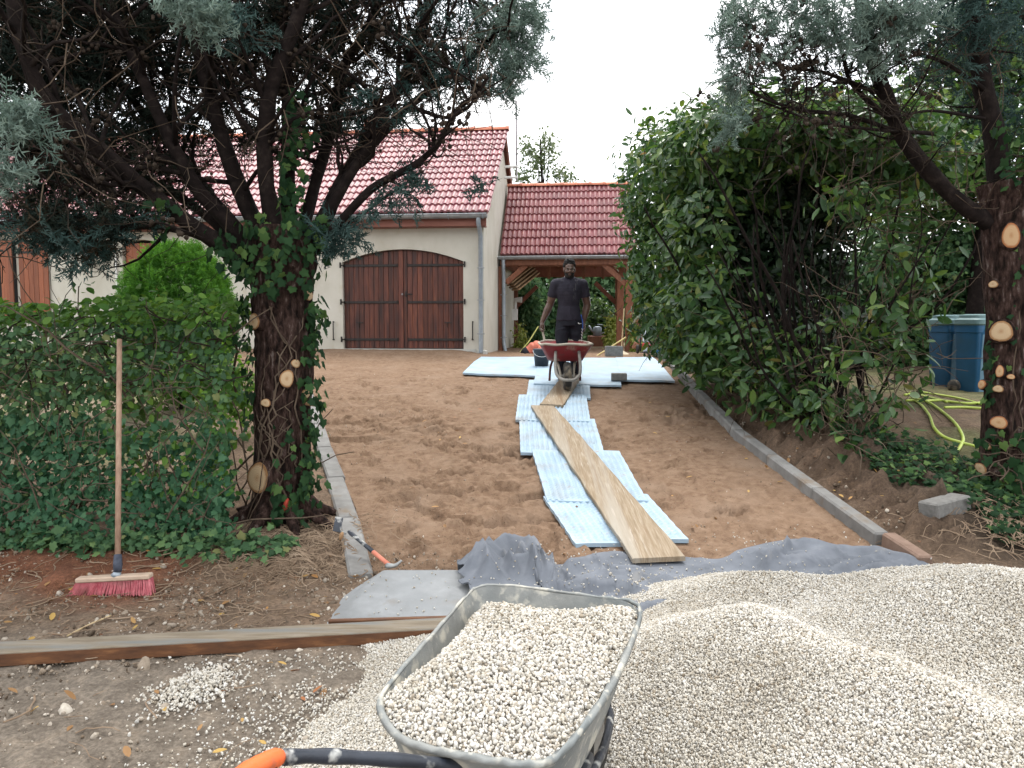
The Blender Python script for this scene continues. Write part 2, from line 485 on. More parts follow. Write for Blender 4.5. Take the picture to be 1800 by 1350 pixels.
def build_ground():
    xs = np.concatenate([[-400, -150, -60, -30, -18, -12, -9, -7.5, -6.5, -6], np.arange(-5.6, -3.6, .12), np.arange(-3.6, 2.4, .05), np.arange(2.4, 4.3, .045), np.arange(4.3, 7, .12), [7.3, 8, 9, 10.5, 13, 18, 30, 60, 150, 400]])
    ys = np.concatenate([[-30, -10, -4, -1, 0, .6], np.arange(.9, 6.6, .045), np.arange(6.6, 11, .075), np.arange(11, 17, .25), [17.5, 18.5, 20, 22, 25, 30, 40, 60, 100, 200, 500]])
    X, Y = np.meshgrid(xs, ys)
    Z = zg(X, Y)
    xl, xr = lerp_knots(Y, XLK), lerp_knots(Y, XRK)
    near = (Y > .5) & (Y < 18) & (X > -7) & (X < 7.5)
    indrive = (X > xl) & (X < xr) & (Y > 4.3) & (Y < 19)
    # clods and hollows
    rel = .016 * fbm(X, Y, 2.2, 4, 3) + .026 * fbm(X, Y, 11, 3, 9)
    bank = sstep(.08, .3, X - xr) * sstep(1.3, .6, X - xr) * sstep(4.6, 5.4, Y) * sstep(13, 10, Y)
    rel = rel + bank * (.26 * np.abs(fbm(X, Y, 4.5, 4, 21)) + .12 * fbm(X, Y, 11, 3, 5) - .05)
    bankl = sstep(.1, .4, xl - X) * sstep(1.6, .7, xl - X) * sstep(4.2, 4.9, Y) * sstep(9, 7, Y)
    rel = rel + bankl * (.07 * fbm(X, Y, 5, 4, 31))
    Z = Z + np.where(near & ~indrive, rel, 0) - np.where(indrive, .09, 0)
    # soil kinds; the right bank also has shade mixed into its colour
    base = np.array([.135, .095, .066])
    C = np.tile(base, X.shape + (1,)).astype(float)
    def mixin(c, w):
        nonlocal C
        C = C * (1 - w[..., None]) + np.array(c) * w[..., None]
    n = fbm(X, Y, 1.3, 4, 41)
    mixin((.150, .125, .100), sstep(3.9, 3.3, Y + .25 * n + .10 * X))                # trodden dark track in front
    mixin((.185, .135, .098), sstep(.25, .5, n) * sstep(4.6, 4.2, Y) * sstep(0, -1, X))
    mixin((.135, .060, .036), sstep(4.05, 4.5, Y - .3 * n) * sstep(5.4, 4.9, Y) * sstep(-1.75, -2.4, X + .4 * n))    # rust-coloured needle litter
    mixin((.22, .19, .155), sstep(.05, .4, fbm(X, Y, .9, 3, 77)) * sstep(3.7, 3.95, Y) * sstep(4.75, 4.45, Y) * sstep(-2.1, -1.7, X) * sstep(-.7, -1.0, X))
    mixin((.082, .055, .038), bank * .9)  # dark clods and leaf litter, with the bank's shade mixed into the colour
    mixin((.045, .034, .025), sstep(.35, .8, X - xr) * sstep(2.2, 1.6, X - xr) * sstep(4.4, 5.0, Y) * sstep(7.2, 6.3, Y) * .85)  # shadow below the ivy and trees painted into the soil
    garden = sstep(.9, 1.5, X - xr) * sstep(5.5, 7, Y)
    mixin((.085, .090, .040), garden * sstep(-.2, .3, n) * .8)
    gl_ = sstep(.9, 1.6, xl - X) * sstep(6.2, 7.2, Y)
    mixin((.20, .165, .115), gl_ * .8)
    mixin((.10, .115, .045), gl_ * sstep(-.1, .3, n) * .8)
    mixin((.17, .15, .085), sstep(19.5, 21, Y))
    mixin((.08, .11, .04), sstep(24, 30, Y))
    C *= (1 + .25 * fbm(X, Y, .7, 3, 90))[..., None]
    ny, nx = X.shape
    V = np.stack([X, Y, Z], -1).reshape(-1, 3)
    i = np.arange(ny * nx).reshape(ny, nx)
    F = np.stack([i[:-1, :-1], i[:-1, 1:], i[1:, 1:], i[1:, :-1]], -1).reshape(-1, 4)
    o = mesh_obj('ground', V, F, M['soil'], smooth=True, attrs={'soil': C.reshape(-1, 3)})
    tag(o, 'bare brown earth verge and garden soil around the driveway', None, None, 'structure')
    return o
build_ground()

# ------------------------------------------------------------------ raked sand bed of the driveway, with footprints and scuffs
def drive_relief(X, Y):
    r = .010 * fbm(X, Y, 1.1, 3, 51)
    n1 = fbm(X * 1.5 + .5 * fbm(X, Y, 2.1, 2, 61), Y * 3.4 + .8 * fbm(X, Y, 1.7, 2, 62), 1.0, 3, 63)
    zone = sstep(12.3, 9.5, Y) * (.12 + .88 * sstep(-.12, .22, fbm(X, Y, .55, 2, 70)))
    # overlapping scuffs with steep near edges
    saw = (n1 * 4.2) % 1.0
    r = r + zone * .030 * (sstep(0, .75, saw) * sstep(1.0, .86, saw) - .5)
    n2 = fbm(X * 2.6 + 3.3, Y * 5.0 + .6 * fbm(X, Y, 2.9, 2, 66), 1.0, 2, 67)
    r = r - zone * .055 * sstep(.20, .255, n2)
    r = r + zone * .008 * fbm(X * 1.3, Y * 2.4, 4.2, 3, 64) + .008 * fbm(X, Y, 18, 2, 65)
    g = np.random.default_rng(5)
    for k in range(150):
        y0 = g.uniform(4.7, 11.8); xa, xb = np.interp(y0, *zip(*XLK)), np.interp(y0, *zip(*XRK))
        x0 = g.uniform(xa + .2, xb - .2); an = g.normal(0, .8) + (math.pi / 2 if g.random() < .5 else .4)
        ca, sa = math.cos(an), math.sin(an)
        dx, dy = X - x0, Y - y0
        u = dx * ca + dy * sa; v = -dx * sa + dy * ca
        ww = .048 + .012 * np.tanh(u * 12)
        q = np.maximum((u / .14) ** 2, 0) + (v / ww) ** 2
        dep = g.uniform(.018, .045)
        r = r - dep * sstep(1.12, .82, q) + dep * .5 * np.exp(-((np.sqrt(q) - 1.25) / .15) ** 2)
    for k in range(420):                         # heel and shovel nicks: short curved edges
        y0 = 4.8 + 5.6 * g.random() ** .9; xa, xb = np.interp(y0, *zip(*XLK)), np.interp(y0, *zip(*XRK))
        x0 = g.uniform(xa + .15, xb - .15); an = g.normal(-math.pi / 2, .9); rr = g.uniform(.05, .16); half = g.uniform(.4, 1.1)
        dx, dy = X - x0, Y - y0
        m = (np.abs(dx) < .3) & (np.abs(dy) < .3)
        if not m.any(): continue
        dxm, dym = dx[m], dy[m]; rad = np.hypot(dxm, dym); th = np.abs((np.arctan2(dym, dxm) - an + math.pi) % (2 * math.pi) - math.pi)
        fade = sstep(half, half * .5, th); dep = g.uniform(.022, .055)
        e = np.exp(-((rad - rr) / .020) ** 2) - .6 * np.exp(-((rad - rr - .04) / .025) ** 2)
        r[m] = r[m] - dep * fade * e * (.35 + .65 * sstep(-.12, .22, fbm(X[m], Y[m], .55, 2, 70)))
    return r
def build_drive():
    ys = np.concatenate([np.arange(4.32, 9, .024), np.arange(9, 13, .04), np.arange(13, 19.6, .15)])
    us = np.linspace(0, 1, 190)
    U, Y = np.meshgrid(us, ys)
    X = lerp_knots(Y, XLK) * (1 - U) + lerp_knots(Y, XRK) * U
    Z = d_drive(X, Y) + drive_relief(X, Y) - .012
    ny, nx = X.shape
    V = np.stack([X, Y, Z], -1).reshape(-1, 3)
    i = np.arange(ny * nx).reshape(ny, nx)
    F = np.stack([i[:-1, :-1], i[:-1, 1:], i[1:, 1:], i[1:, :-1]], -1).reshape(-1, 4)
    o = mesh_obj('driveway', V, F, M['sand'], smooth=True)
    tag(o, 'brown sand bed of the sloping driveway with footprints', None, None, 'structure')
build_drive()

# ------------------------------------------------------------------ kerbs, one stone after another
def kerb(name, knots, y0, y1, side, wd, label, rise0=.05):
    root = thing(name, (np.interp(y0, *zip(*knots)), y0, zgf(np.interp(y0, *zip(*knots)), y0)), label, None, None, 'structure')
    y = y0; k = 0
    g = np.random.default_rng(hash(name) % 1000 if False else len(name))
    while y < y1:
        # a stone of one metre along the line
        yn = y + .97
        a = Vector((np.interp(y, *zip(*knots)), y, 0)); b = Vector((np.interp(yn, *zip(*knots)), yn, 0))
        off = Vector((side * wd / 2, 0, 0)); jit = Vector((g.normal(0, .006), 0, g.normal(0, .004)))
        a = a + off + jit; b = b + off + jit
        zz = lambda p: float(lerp_knots(p.y, DK)) + rise0
        H = .22
        a.z = zz(a) - H / 2; b.z = zz(b) - H / 2
        dd = (b - a).normalized()
        m = MB().beam(a + dd * .004, b - dd * .004, wd, H, .014)
        m.build('kerb_stone', M['kerb_concrete'], root)
        y = yn; k += 1
    return root
kerb('kerb_left', XLK, 4.62, 11.5, -1, .15, 'grey concrete kerb running up the left edge of the driveway', .035)
kr = kerb('kerb_right', XRK, 5.15, 14.6, 1, .11, 'grey concrete kerb along the right edge of the driveway below the earth bank', .085)
M['brick'] = mk('brick', [(.3, (.15, .095, .07)), (.6, (.21, .14, .105)), (.8, (.27, .20, .16))], scale=14, rough=.9, bump=.3, space='World')
m = MB().beam((2.60, 4.72, .072), (2.555, 5.12, .115), .10, .12, .012)
tag(m.build('brick_edging', M['brick']), 'reddish brick block ending the right kerb near the grey cloth', 'brick')
# ================================================================== the house (own frame: x along the front to the right, y into depth)
HA = R(6.0)
HO = Vector((-.567, 15.3, 0))
HX = Vector((math.cos(HA), -math.sin(HA), 0)); HY = Vector((math.sin(HA), math.cos(HA), 0))
def H(x, y, z): return HO + HX * x + HY * y + Vector((0, 0, z))
HM = Matrix((HX, HY, Vector((0, 0, 1)))).transposed()      # house -> world rotation
def HP(px, py, yl):
    """where the line of sight through a pixel meets the house plane y = yl -> (x, z) in the house frame"""
    d = ray(px, py); o = Vector((0, 0, CAMZ))
    n = HY; t = (HO + HY * yl - o).dot(n) / d.dot(n)
    p = o + d * t
    return (p - HO).dot(HX), p.z
class HB(MB):
    """mesh builder in house coordinates"""
    def hbox(self, x0, x1, y0, y1, z0, z1, bev=0.0):
        return self.box(H((x0 + x1) / 2, (y0 + y1) / 2, (z0 + z1) / 2), (abs(x1 - x0), abs(y1 - y0), abs(z1 - z0)), HM, bev)
    def hpoly(self, pts, faces): return self.add([H(*p) for p in pts], faces)
    def hbeam(self, a, b, wd, ht, bev=0.0): return self.beam(H(*a), H(*b), wd, ht, bev)
    def htube(self, pts, r, n=10, cap=True): return self.tube([H(*p) for p in pts], r, n, cap)

M['render'] = mk('render', [(.3, (.43, .405, .345)), (.55, (.49, .465, .405)), (.75, (.53, .505, .45))], scale=2.0, rough=.92, bump=.35, bscale=90, bdist=.004, spec=.15,
                 blotch=[(1.3, (.39, .36, .295), .55, .80), (5, (.40, .355, .27), .62, .82)], stretch=(1, 1, .7))
M['plinth'] = mk('plinth', [(.3, (.36, .36, .33)), (.7, (.50, .49, .45))], scale=5, rough=.9, bump=.3)
M['tile'] = mk('tile', [(.25, (.135, .026, .038)), (.5, (.190, .046, .058)), (.75, (.24, .085, .092))], scale=3, rough=.46, rough2=.56, bump=.10, bscale=60, bdist=.003, spec=.8, objrnd=.20,
               blotch=[(9, (.30, .12, .09), .56, .8)])
M['tile_matt'] = mk('tile_matt', [(.25, (.125, .028, .034)), (.5, (.172, .046, .050)), (.75, (.215, .082, .080))], scale=3, rough=.36, rough2=.5, bump=.12, bscale=60, bdist=.003, spec=.5, objrnd=.18,
               blotch=[(7, (.24, .10, .075), .54, .78)])
M['ridge'] = mk('ridge', [(.25, (.36, .10, .055)), (.6, (.48, .17, .10)), (.8, (.5, .25, .17))], scale=4, rough=.55, bump=.2, objrnd=.2)
M['zinc'] = mk('zinc', [(.3, (.22, .235, .25)), (.6, (.31, .325, .34)), (.8, (.40, .41, .42))], scale=8, rough=.48, bump=.08, metal=.55, spec=.4, stretch=(1, 1, .2))
M['zinc_blue'] = mk('zinc_blue', [(.3, (.23, .265, .30)), (.6, (.31, .35, .39)), (.8, (.39, .42, .45))], scale=8, rough=.5, bump=.06, metal=.4, spec=.4)
M['fascia'] = mk('fascia', [(.3, (.16, .055, .038)), (.7, (.24, .10, .075))], scale=6, rough=.6, bump=.15, stretch=(.2, 1, 1))
M['door_wood'] = mk('door_wood', [(.22, (.036, .014, .011)), (.45, (.082, .026, .018)), (.62, (.118, .038, .022)), (.82, (.21, .070, .030))], scale=5, rough=.55, bump=.25, bscale=30, stretch=(5, 5, .55), objrnd=.30, spec=.35,
                    blotch=[(2.1, (.030, .014, .013), .46, .70)])
M['shutter_wood'] = mk('shutter_wood', [(.25, (.150, .042, .018)), (.55, (.215, .064, .026)), (.8, (.27, .10, .042))], scale=6, rough=.5, bump=.2, stretch=(6, 6, .5), objrnd=.2, spec=.4)
M['timber'] = mk('timber', [(.25, (.12, .045, .026)), (.55, (.20, .080, .045)), (.8, (.28, .125, .07))], scale=5, rough=.6, bump=.2, stretch=(4, 4, 1), objrnd=.18)
M['timber_dark'] = mk('timber_dark', [(.25, (.13, .045, .030)), (.55, (.20, .072, .046)), (.8, (.26, .11, .07))], scale=5, rough=.7, bump=.2, objrnd=.15)
M['iron'] = mk('iron', [(.3, (.018, .017, .017)), (.7, (.045, .040, .036))], scale=20, rough=.6, bump=.2, metal=.3)
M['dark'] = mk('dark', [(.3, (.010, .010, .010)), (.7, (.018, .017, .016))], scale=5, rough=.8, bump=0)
M['raw_board'] = mk('raw_board', [(.25, (.24, .15, .085)), (.55, (.36, .24, .14)), (.8, (.45, .33, .21))], scale=5, rough=.8, bump=.25, stretch=(6, 6, 1), objrnd=.2, space='World')
M['white_plastic'] = mk('white_plastic', [(.3, (.62, .62, .60)), (.7, (.74, .74, .72))], scale=5, rough=.45, bump=0)

house = thing('house', H(-6, 3, 1.0), 'long cream rendered house with red tiled gable roof and wooden garage door', 'house')
Z0 = .72                                    # foot of the walls, below the soil line
ROOF_D = 3.1
x_eave, z_eave = HP(862, 374, -.30)         # right end of the eave
x_r, z_ridge = HP(895, 229, ROOF_D)
XE = .13                                    # roof overhang on the gable
LX = -13.5
slope = Vector((0, ROOF_D + .30, z_ridge - z_eave)); SL = slope.length
z_wall = z_eave + (.30) / (ROOF_D + .3) * (z_ridge - z_eave) - .12

gx0, gzb = HP(604, 613, 0); gx1, _ = HP(815, 613, 0)
_, g_spring = HP(604, 461, 0); _, g_top = HP(710, 438, 0)
def arch_z(x, x0, x1, zs, zt):
    t = (x - (x0 + x1) / 2) / ((x1 - x0) / 2)
    return zs + (zt - zs) * (1 - t * t)
fx0, _ = HP(217, 500, 0); fx1, _ = HP(283, 500, 0)
_, f_top = HP(250, 424, 0)
wx0, wz0 = HP(2, 600, 0); wx1, _ = HP(36, 600, 0)
_, w_top = HP(20, 421, 0)
ops = [(gx0, gx1, gzb, g_spring, g_top), (fx0, fx1, 1.02, f_top - .04, f_top + .03), (wx0 - 1.0, wx1, 1.75, w_top - .04, w_top + .03)]
def front_wall():
    m = HB(); D = .22
    cuts = sorted(set([LX, 0.0] + [c for o in ops for c in o[:2]]))
    for a, b in zip(cuts[:-1], cuts[1:]):
        op = [o for o in ops if o[0] <= a + 1e-6 and o[1] >= b - 1e-6]
        if not op:
            m.hpoly([(a, 0, Z0), (b, 0, Z0), (b, 0, z_wall), (a, 0, z_wall)], [(0, 1, 2, 3)])
        else:
            o = op[0]; n = 20
            m.hpoly([(a, 0, Z0), (b, 0, Z0), (b, 0, o[2]), (a, 0, o[2]), (b, D, o[2]), (a, D, o[2])], [(0, 1, 2, 3), (3, 2, 4, 5)])
            for k in range(n):
                xa, xb = a + (b - a) * k / n, a + (b - a) * (k + 1) / n
                za, zb = arch_z(xa, o[0], o[1], o[3], o[4]), arch_z(xb, o[0], o[1], o[3], o[4])
                m.hpoly([(xa, 0, za), (xb, 0, zb), (xb, 0, z_wall), (xa, 0, z_wall), (xa, D, za), (xb, D, zb)], [(0, 1, 2, 3), (0, 4, 5, 1)])
            m.hpoly([(a, 0, o[2]), (a, D, o[2]), (a, D, o[3]), (a, 0, o[3])], [(0, 1, 2, 3)])
            m.hpoly([(b, 0, o[2]), (b, D, o[2]), (b, D, o[3]), (b, 0, o[3])], [(3, 2, 1, 0)])
    # gable, back, left end
    zr = z_ridge - .10; zb = z_wall; D2 = 2 * ROOF_D
    m.hpoly([(0, 0, Z0), (0, D2, Z0), (0, D2, zb), (0, ROOF_D, zr), (0, 0, zb)], [(0, 1, 2, 3, 4)])
    m.hpoly([(LX, 0, Z0), (LX, D2, Z0), (LX, D2, zb), (LX, ROOF_D, zr), (LX, 0, zb)], [(4, 3, 2, 1, 0)])
    m.hpoly([(LX, D2, Z0), (0, D2, Z0), (0, D2, zb), (LX, D2, zb)], [(3, 2, 1, 0)])
    # dark sheets, built below, stand for the unlit room behind the openings
    return m.build('wall', M['render'], house)
front_wall()
HB().hbox(wx0 - 1.05, wx1 + .05, .24, .26, 1.6, w_top + .2).build('window_dark_sheet', M['dark'], house)  # near-black sheet painting the unlit room in the window gap
HB().hbox(fx0 - .05, fx1 + .05, .24, .26, .9, f_top + .2).build('door_dark_sheet', M['dark'], house)  # another near-black sheet, painting the shade behind the front door
# band added at the front corner for the brighter-lit gable strip, and the strip at the wall foot
HB().hbox(-.075, .012, -.012, .10, Z0, z_wall - .02, .006).build('lit_corner_band', M['render'], house)
xa, za = HP(838, 618, -.06)
HB().hbox(xa, .06, -.09, .18, Z0, za + .02, .01).build('plinth_block', M['plinth'], house)
HB().hbox(gx0 - .9, gx1 + .25, -.015, .0, Z0, gzb - .0, .004).build('door_threshold', M['plinth'], house)

# ------------------------------------------------------------------ roof: deck, tiles, ridge
def tile_mesh(name, wd, ln, mat, waves=2):
    """interlocking tile: rolled cross section, thick lower lip"""
    nx = 6 * waves + 1
    V = []; F = []
    def prof(t):
        p = (t * waves) % 1.0
        return .030 * max(0, math.sin(math.pi * min(1, max(0, (p - .12) / .76)))) ** .8
    for j, (yy, dz) in enumerate(((-.012, -.034), (-.012, 0.0), (.0, .004), (ln, .0))):
        for k in range(nx):
            t = k / (nx - 1)
            z = prof(min(t, .9999)) * (1.0 if j != 0 else .85)
            V.append((t * wd, yy, z + (dz if j else -.036)))
    for j in range(3):
        for k in range(nx - 1):
            a = j * nx + k
            F.append((a, a + 1, a + nx + 1, a + nx))
    # side lip on the right edge
    b = len(V)
    V += [(wd, 0, -.028), (wd, ln, -.028)]
    F.append((2 * nx + nx - 1, b, b + 1, 3 * nx + nx - 1))
    me = raw_mesh(name, V, F, mat, smooth=True)
    try: me.set_sharp_from_angle(angle=R(38))
    except Exception: pass
    return me
def tiles(root, me, x_right, y_e, z_e, y_r, z_r, ncol, nrow, cw, keep, name='roof_tile'):
    s = Vector((0, y_r - y_e, z_r - z_e)); ex = s.length / nrow
    ang = math.atan2(s.z, s.y)
    rows = [(r, c) for c in range(ncol) for r in range(nrow)]
    Vb = np.array([v.co[:] for v in me.vertices]); Fb = [list(p.vertices) for p in me.polygons]
    big = MB()
    g = np.random.default_rng(3)
    for i, (r, c) in enumerate(rows):
        t = r / nrow
        jx, jz = g.normal(0, .003), g.normal(0, .002)
        loc = H(x_right - (c + 1) * cw + jx, y_e + s.y * t, z_e + s.z * t + .045 + jz)
        Mr = HM @ rotm(ang - R(5.6), 0, 0) @ rotm(0, g.normal(0, .004), g.normal(0, .004))
        if i < keep:
            o = bpy.data.objects.new(name, me); col.objects.link(o); o.parent = root
            o.matrix_parent_inverse = Matrix.Identity(4)
            o.matrix_basis = Matrix.Translation(loc - ORG[root.name]) @ Mr.to_4x4()
        else:
            Mn = np.array(Mr)
            big.add((Vb @ Mn.T) + np.array(loc), Fb)
    if big.v:
        o = big.build(name + '_field', me.materials[0], root)
        auto_smooth(o, 38); o['kind'] = 'stuff'
def deck(m, x0, x1, y_e, z_e, y_r, z_r, th=.03):
    m.hpoly([(x0, y_e, z_e), (x1, y_e, z_e), (x1, y_r, z_r), (x0, y_r, z_r), (x0, y_e, z_e - th), (x1, y_e, z_e - th), (x1, y_r, z_r - th), (x0, y_r, z_r - th)],
            [(0, 1, 2, 3), (7, 6, 5, 4), (0, 4, 5, 1), (1, 5, 6, 2), (3, 7, 4, 0), (2, 6, 7, 3)])
m = HB(); deck(m, LX - .1, XE - .02, -.26, z_eave + .0, ROOF_D, z_ridge - .03)
deck(m, LX - .1, XE - .02, 2 * ROOF_D + .3, z_eave, ROOF_D + .005, z_ridge - .03)
m.build('roof_deck', M['timber_dark'], house)
TM = tile_mesh('roof_tile', .242, .36, M['tile'])
tiles(house, TM, XE + .02, -.33, z_eave, ROOF_D, z_ridge - .01, 55, 14, .24, 300)
# ridge tiles
def ridge(root, x0, x1, y, z, n, r=.10):
    st = (x1 - x0) / n
    for k in range(n):
        m = HB(); xa = x0 + st * k; V = []; F = []
        nn = 9
        for j, (xx, rr) in enumerate(((xa - .02, r * .93), (xa + st - .05, r), (xa + st - .05, r * 1.14), (xa + st + .01, r * 1.14))):
            for q in range(nn):
                a = math.pi * q / (nn - 1)
                V.append((xx, y + rr * 1.15 * math.cos(a), z - .03 + rr * .95 * math.sin(a)))
        for j in range(3):
            for q in range(nn - 1):
                a = j * nn + q
                F.append((a, a + 1, a + nn + 1, a + nn))
        F.append(tuple(range(nn))); F.append(tuple(range(4 * nn - 1, 3 * nn - 1, -1)))
        m.hpoly(V, F)
        auto_smooth(m.build('ridge_tile', M['ridge'], root), 35)
ridge(house, LX, XE + .03, ROOF_D, z_ridge + .03, 34)
# barge board on the gable, fascia, gutter, downpipe
m = HB(); m.hbeam((XE - .045, 2 * ROOF_D + .25, z_eave - .04), (XE - .045, ROOF_D + .02, z_ridge - .05), .03, .16, .004)
m.build('barge_board', M['timber_dark'], house)
m = HB(); m.hbeam((XE - .045, -.27, z_eave - .07), (XE - .045, ROOF_D, z_ridge - .09), .03, .08, .004)
m.build('verge_batten', M['tile_matt'], house)
m = HB().hbox(LX, XE - .03, -.285, -.255, z_eave - .24, z_eave - .03, .004).hbox(LX, XE - .06, -.25, .0, z_eave - .245, z_eave - .215)
m.build('fascia_board', M['fascia'], house)
def gutter(root, x0, x1, y, z, r, name='gutter', mat=None):
    m = HB(); V = []; F = []; nn = 9
    for xx in (x0, x1):
        for rr in (r, r * .93):
            for q in range(nn):
                a = math.pi + math.pi * q / (nn - 1)
                V.append((xx, y + rr * math.cos(a), z + rr * math.sin(a)))
    for q in range(nn - 1):
        F.append((q, q + 2 * nn, q + 1 + 2 * nn, q + 1)); F.append((q + nn, q + 1 + nn, q + 1 + 3 * nn, q + 3 * nn))
    for e in (0, 2 * nn):
        F.append(tuple(range(e, e + nn)))
    F.append((0, nn, 3 * nn, 2 * nn))
    m.hpoly(V, F)
    m.htube([(x0, y - r, z + .004), (x1, y - r, z + .004)], .011, 8)
    o = m.build(name, mat or M['zinc'], root); auto_smooth(o, 40)
    n = max(2, int((x1 - x0) / .62))
    for k in range(n):
        xx = x0 + .12 + (x1 - x0 - .2) * k / (n - 1)
        mm = HB(); pts = [(xx, y + r * 1.05 * math.cos(a), z + r * 1.05 * math.sin(a)) for a in [math.pi + math.pi * q / 8 for q in range(9)]]
        mm.htube(pts, .010, 6); mm.build('gutter_bracket', M['zinc_blue'], o)
    return o
gutter(house, LX, XE - .0, -.375, z_eave - .035, .075)
def downpipe(root, x, y0, y1, z0, z1, zb, r=.043, mat=None, kick=0):
    m = HB()
    pts = [(x, y0, z1), (x, y0, z1 - .08), (x, y0 + (y1 - y0) * .5, z1 - .2), (x, y1, z1 - .33), (x, y1, zb + (.25 if kick else 0))]
    if kick: pts += [(x + .02, y1, zb + .12), (x + .05, y1 - .03, zb)]
    m.htube(pts, r, 14)
    o = auto_smooth(m.build('downpipe', mat or M['zinc_blue'], root), 50)
    for t in (.30, .62, .96):
        zz = (z1 - .36) * (1 - t) + (zb + .28) * t
        mm = HB(); mm.lathe(H(x, y1, zz), [(r + .002, 0), (r + .008, .004), (r + .008, .022), (r + .002, .026)], 14)
        mm.hbox(x - .075, x + .075, y1 - .006, y1 + .006, zz + .004, zz + .022)
        mm.build('pipe_clamp', M['zinc'], o)
    return o
dpx, _ = HP(845, 500, -.08)
downpipe(house, dpx, -.375, -.085, 0, z_eave - .10, za - .02)

# ------------------------------------------------------------------ garage door: planks, straps, pintles, lock
def garage_door():
    yd = .085                                           # set back in the opening
    mid = (gx0 + gx1) / 2
    n = 11
    def plank(x0, x1, dy, zb, nm='plank'):
        m = HB(); k = 3; b = .005
        xs = [x0 + .002, x0 + .002 + b, x1 - .002 - b, x1 - .002]
        top = [arch_z(x, gx0, gx1, g_spring, g_top) - .012 for x in xs]
        V = []
        for x, t, fy in zip(xs, top, (b, 0, 0, b)):
            V += [(x, yd + dy + fy, zb), (x, yd + dy + fy, t)]
        V += [(xs[0], yd + .05, zb), (xs[0], yd + .05, top[0]), (xs[3], yd + .05, zb), (xs[3], yd + .05, top[3])]
        m.hpoly(V, [(0, 2, 3, 1), (2, 4, 5, 3), (4, 6, 7, 5), (8, 0, 1, 9), (6, 10, 11, 7), (1, 3, 5, 7, 11, 9), (0, 8, 10, 6, 4, 2)])
        return m.build(nm, M['door_wood'], house)
    cw = .105
    g = np.random.default_rng(2)
    for side in (0, 1):
        a, b = (gx0 + .006, mid - cw * .95) if side == 0 else (mid + cw * .75, gx1 - .006)
        for k in range(n):
            plank(a + (b - a) * k / n, a + (b - a) * (k + 1) / n, g.uniform(0, .006), gzb + .015, 'door_plank')
    plank(mid - cw * .95, mid - .0, -.012, gzb + .015, 'door_stile')
    plank(mid + .003, mid + cw * .75, -.004, gzb + .015, 'door_stile')
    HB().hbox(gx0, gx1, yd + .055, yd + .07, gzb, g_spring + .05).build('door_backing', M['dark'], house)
    zs = [HP(700, y, 0)[1] for y in (466, 531, 597)]
    for side in (0, 1):
        for z in zs:
            xa, xb = (gx0 - .02, mid - .13) if side == 0 else (mid + .10, gx1 + .02)
            m = HB().hbox(xa, xb, yd - .018, yd - .002, z - .024, z + .024, .004)
            e = xb if side == 0 else xa
            m.htube([(e, yd - .01, z + .03), (e + (.03 if side == 0 else -.03), yd - .012, z)], .010, 6)
            m.htube([(e, yd - .01, z - .03), (e + (.03 if side == 0 else -.03), yd - .012, z)], .010, 6)
            s = m.build('strap_hinge', M['iron'], house)
            px_ = gx0 - .03 if side == 0 else gx1 + .03
            mm = HB().htube([(px_, -.03, z - .05), (px_, -.03, z + .06)], .018, 8)
            mm.hbox(px_ - .015, px_ + .015, -.03, .02, z - .02, z + .02)
            mm.htube([(px_, -.03, z), (px_ + (.07 if side == 0 else -.07), yd - .012, z)], .012, 6)
            mm.build('pintle', M['iron'], s)
    zl = HP(715, 517, 0)[1]
    m = HB().hbox(mid + .03, mid + .075, yd - .014, yd - .006, zl - .05, zl + .05, .004)
    m.htube([(mid + .052, yd - .01, zl + .005), (mid + .052, yd - .05, zl + .005), (mid + .10, yd - .055, zl), (mid + .20, yd - .05, zl - .004)], .012, 8)
    m.build('door_handle', M['iron'], house)
    m = HB(); m.lathe(H(mid - .02, yd - .012, zl), [(.002, .02), (.018, .018), (.02, .0)], 12, -HY); m.build('key_plate', M['zinc'], house)
    for px in (630, 786):
        x, z = HP(px, 567, 0)
        m = HB().hbox(x - .07, x + .07, yd - .02, yd - .004, z - .012, z + .012, .003).htube([(x - .012, yd - .015, z), (x - .012, yd - .015, z - .10)], .008, 6)
        m.build('shutter_catch', M['iron'], house)
garage_door()
for px, py0, py1 in ((586, 566, 597), (831, 566, 597)):
    x, z1 = HP(px, py0, -.03); _, z2 = HP(px, py1, -.03)
    m = HB().htube([(x, 0, z1), (x, -.045, z1 + .01), (x, -.05, z1 - .02), (x, -.05, z2 + .02), (x - .01, -.045, z2), (x, .0, z2)], .012, 8)
    m.build('wall_hook', M['iron'], house)

# ------------------------------------------------------------------ shutters, front door, wall lantern on the left part of the front
def shutter(xa, xb, n, zb, zt, yo, turn=0.0):
    """planked shutter; top slightly sloping with the arch"""
    st = (xb - xa) / n
    first = None
    for k in range(n):
        m = HB(); x0, x1 = xa + st * k + .002, xa + st * (k + 1) - .002
        y0 = yo + turn * (k / n)
        top0 = zt
        m.hbox(x0, x1, y0 - .03, y0, zb, top0, .004)
        m.build('shutter_plank', M['shutter_wood'], house)
    for z in (zb + .28, zt - .22):
        m = HB().hbox(xa - .06, xa + (xb - xa) * .75, yo - .043, yo - .031, z - .022, z + .022, .003); m.build('shutter_strap', M['iron'], house)
zsb, zst = 1.62, HP(30, 424, 0)[1]
sx0, _ = HP(35, 500, -.05); sx1, _ = HP(86, 500, -.05)
sx2, _ = HP(4, 500, -.05); sx3, _ = HP(27, 500, -.05)
shutter(sx0, sx1, 6, zsb, zst - .02, -.03)
shutter(sx2, sx3, 3, zsb, zst + .02, -.05, -.05)
n = 5
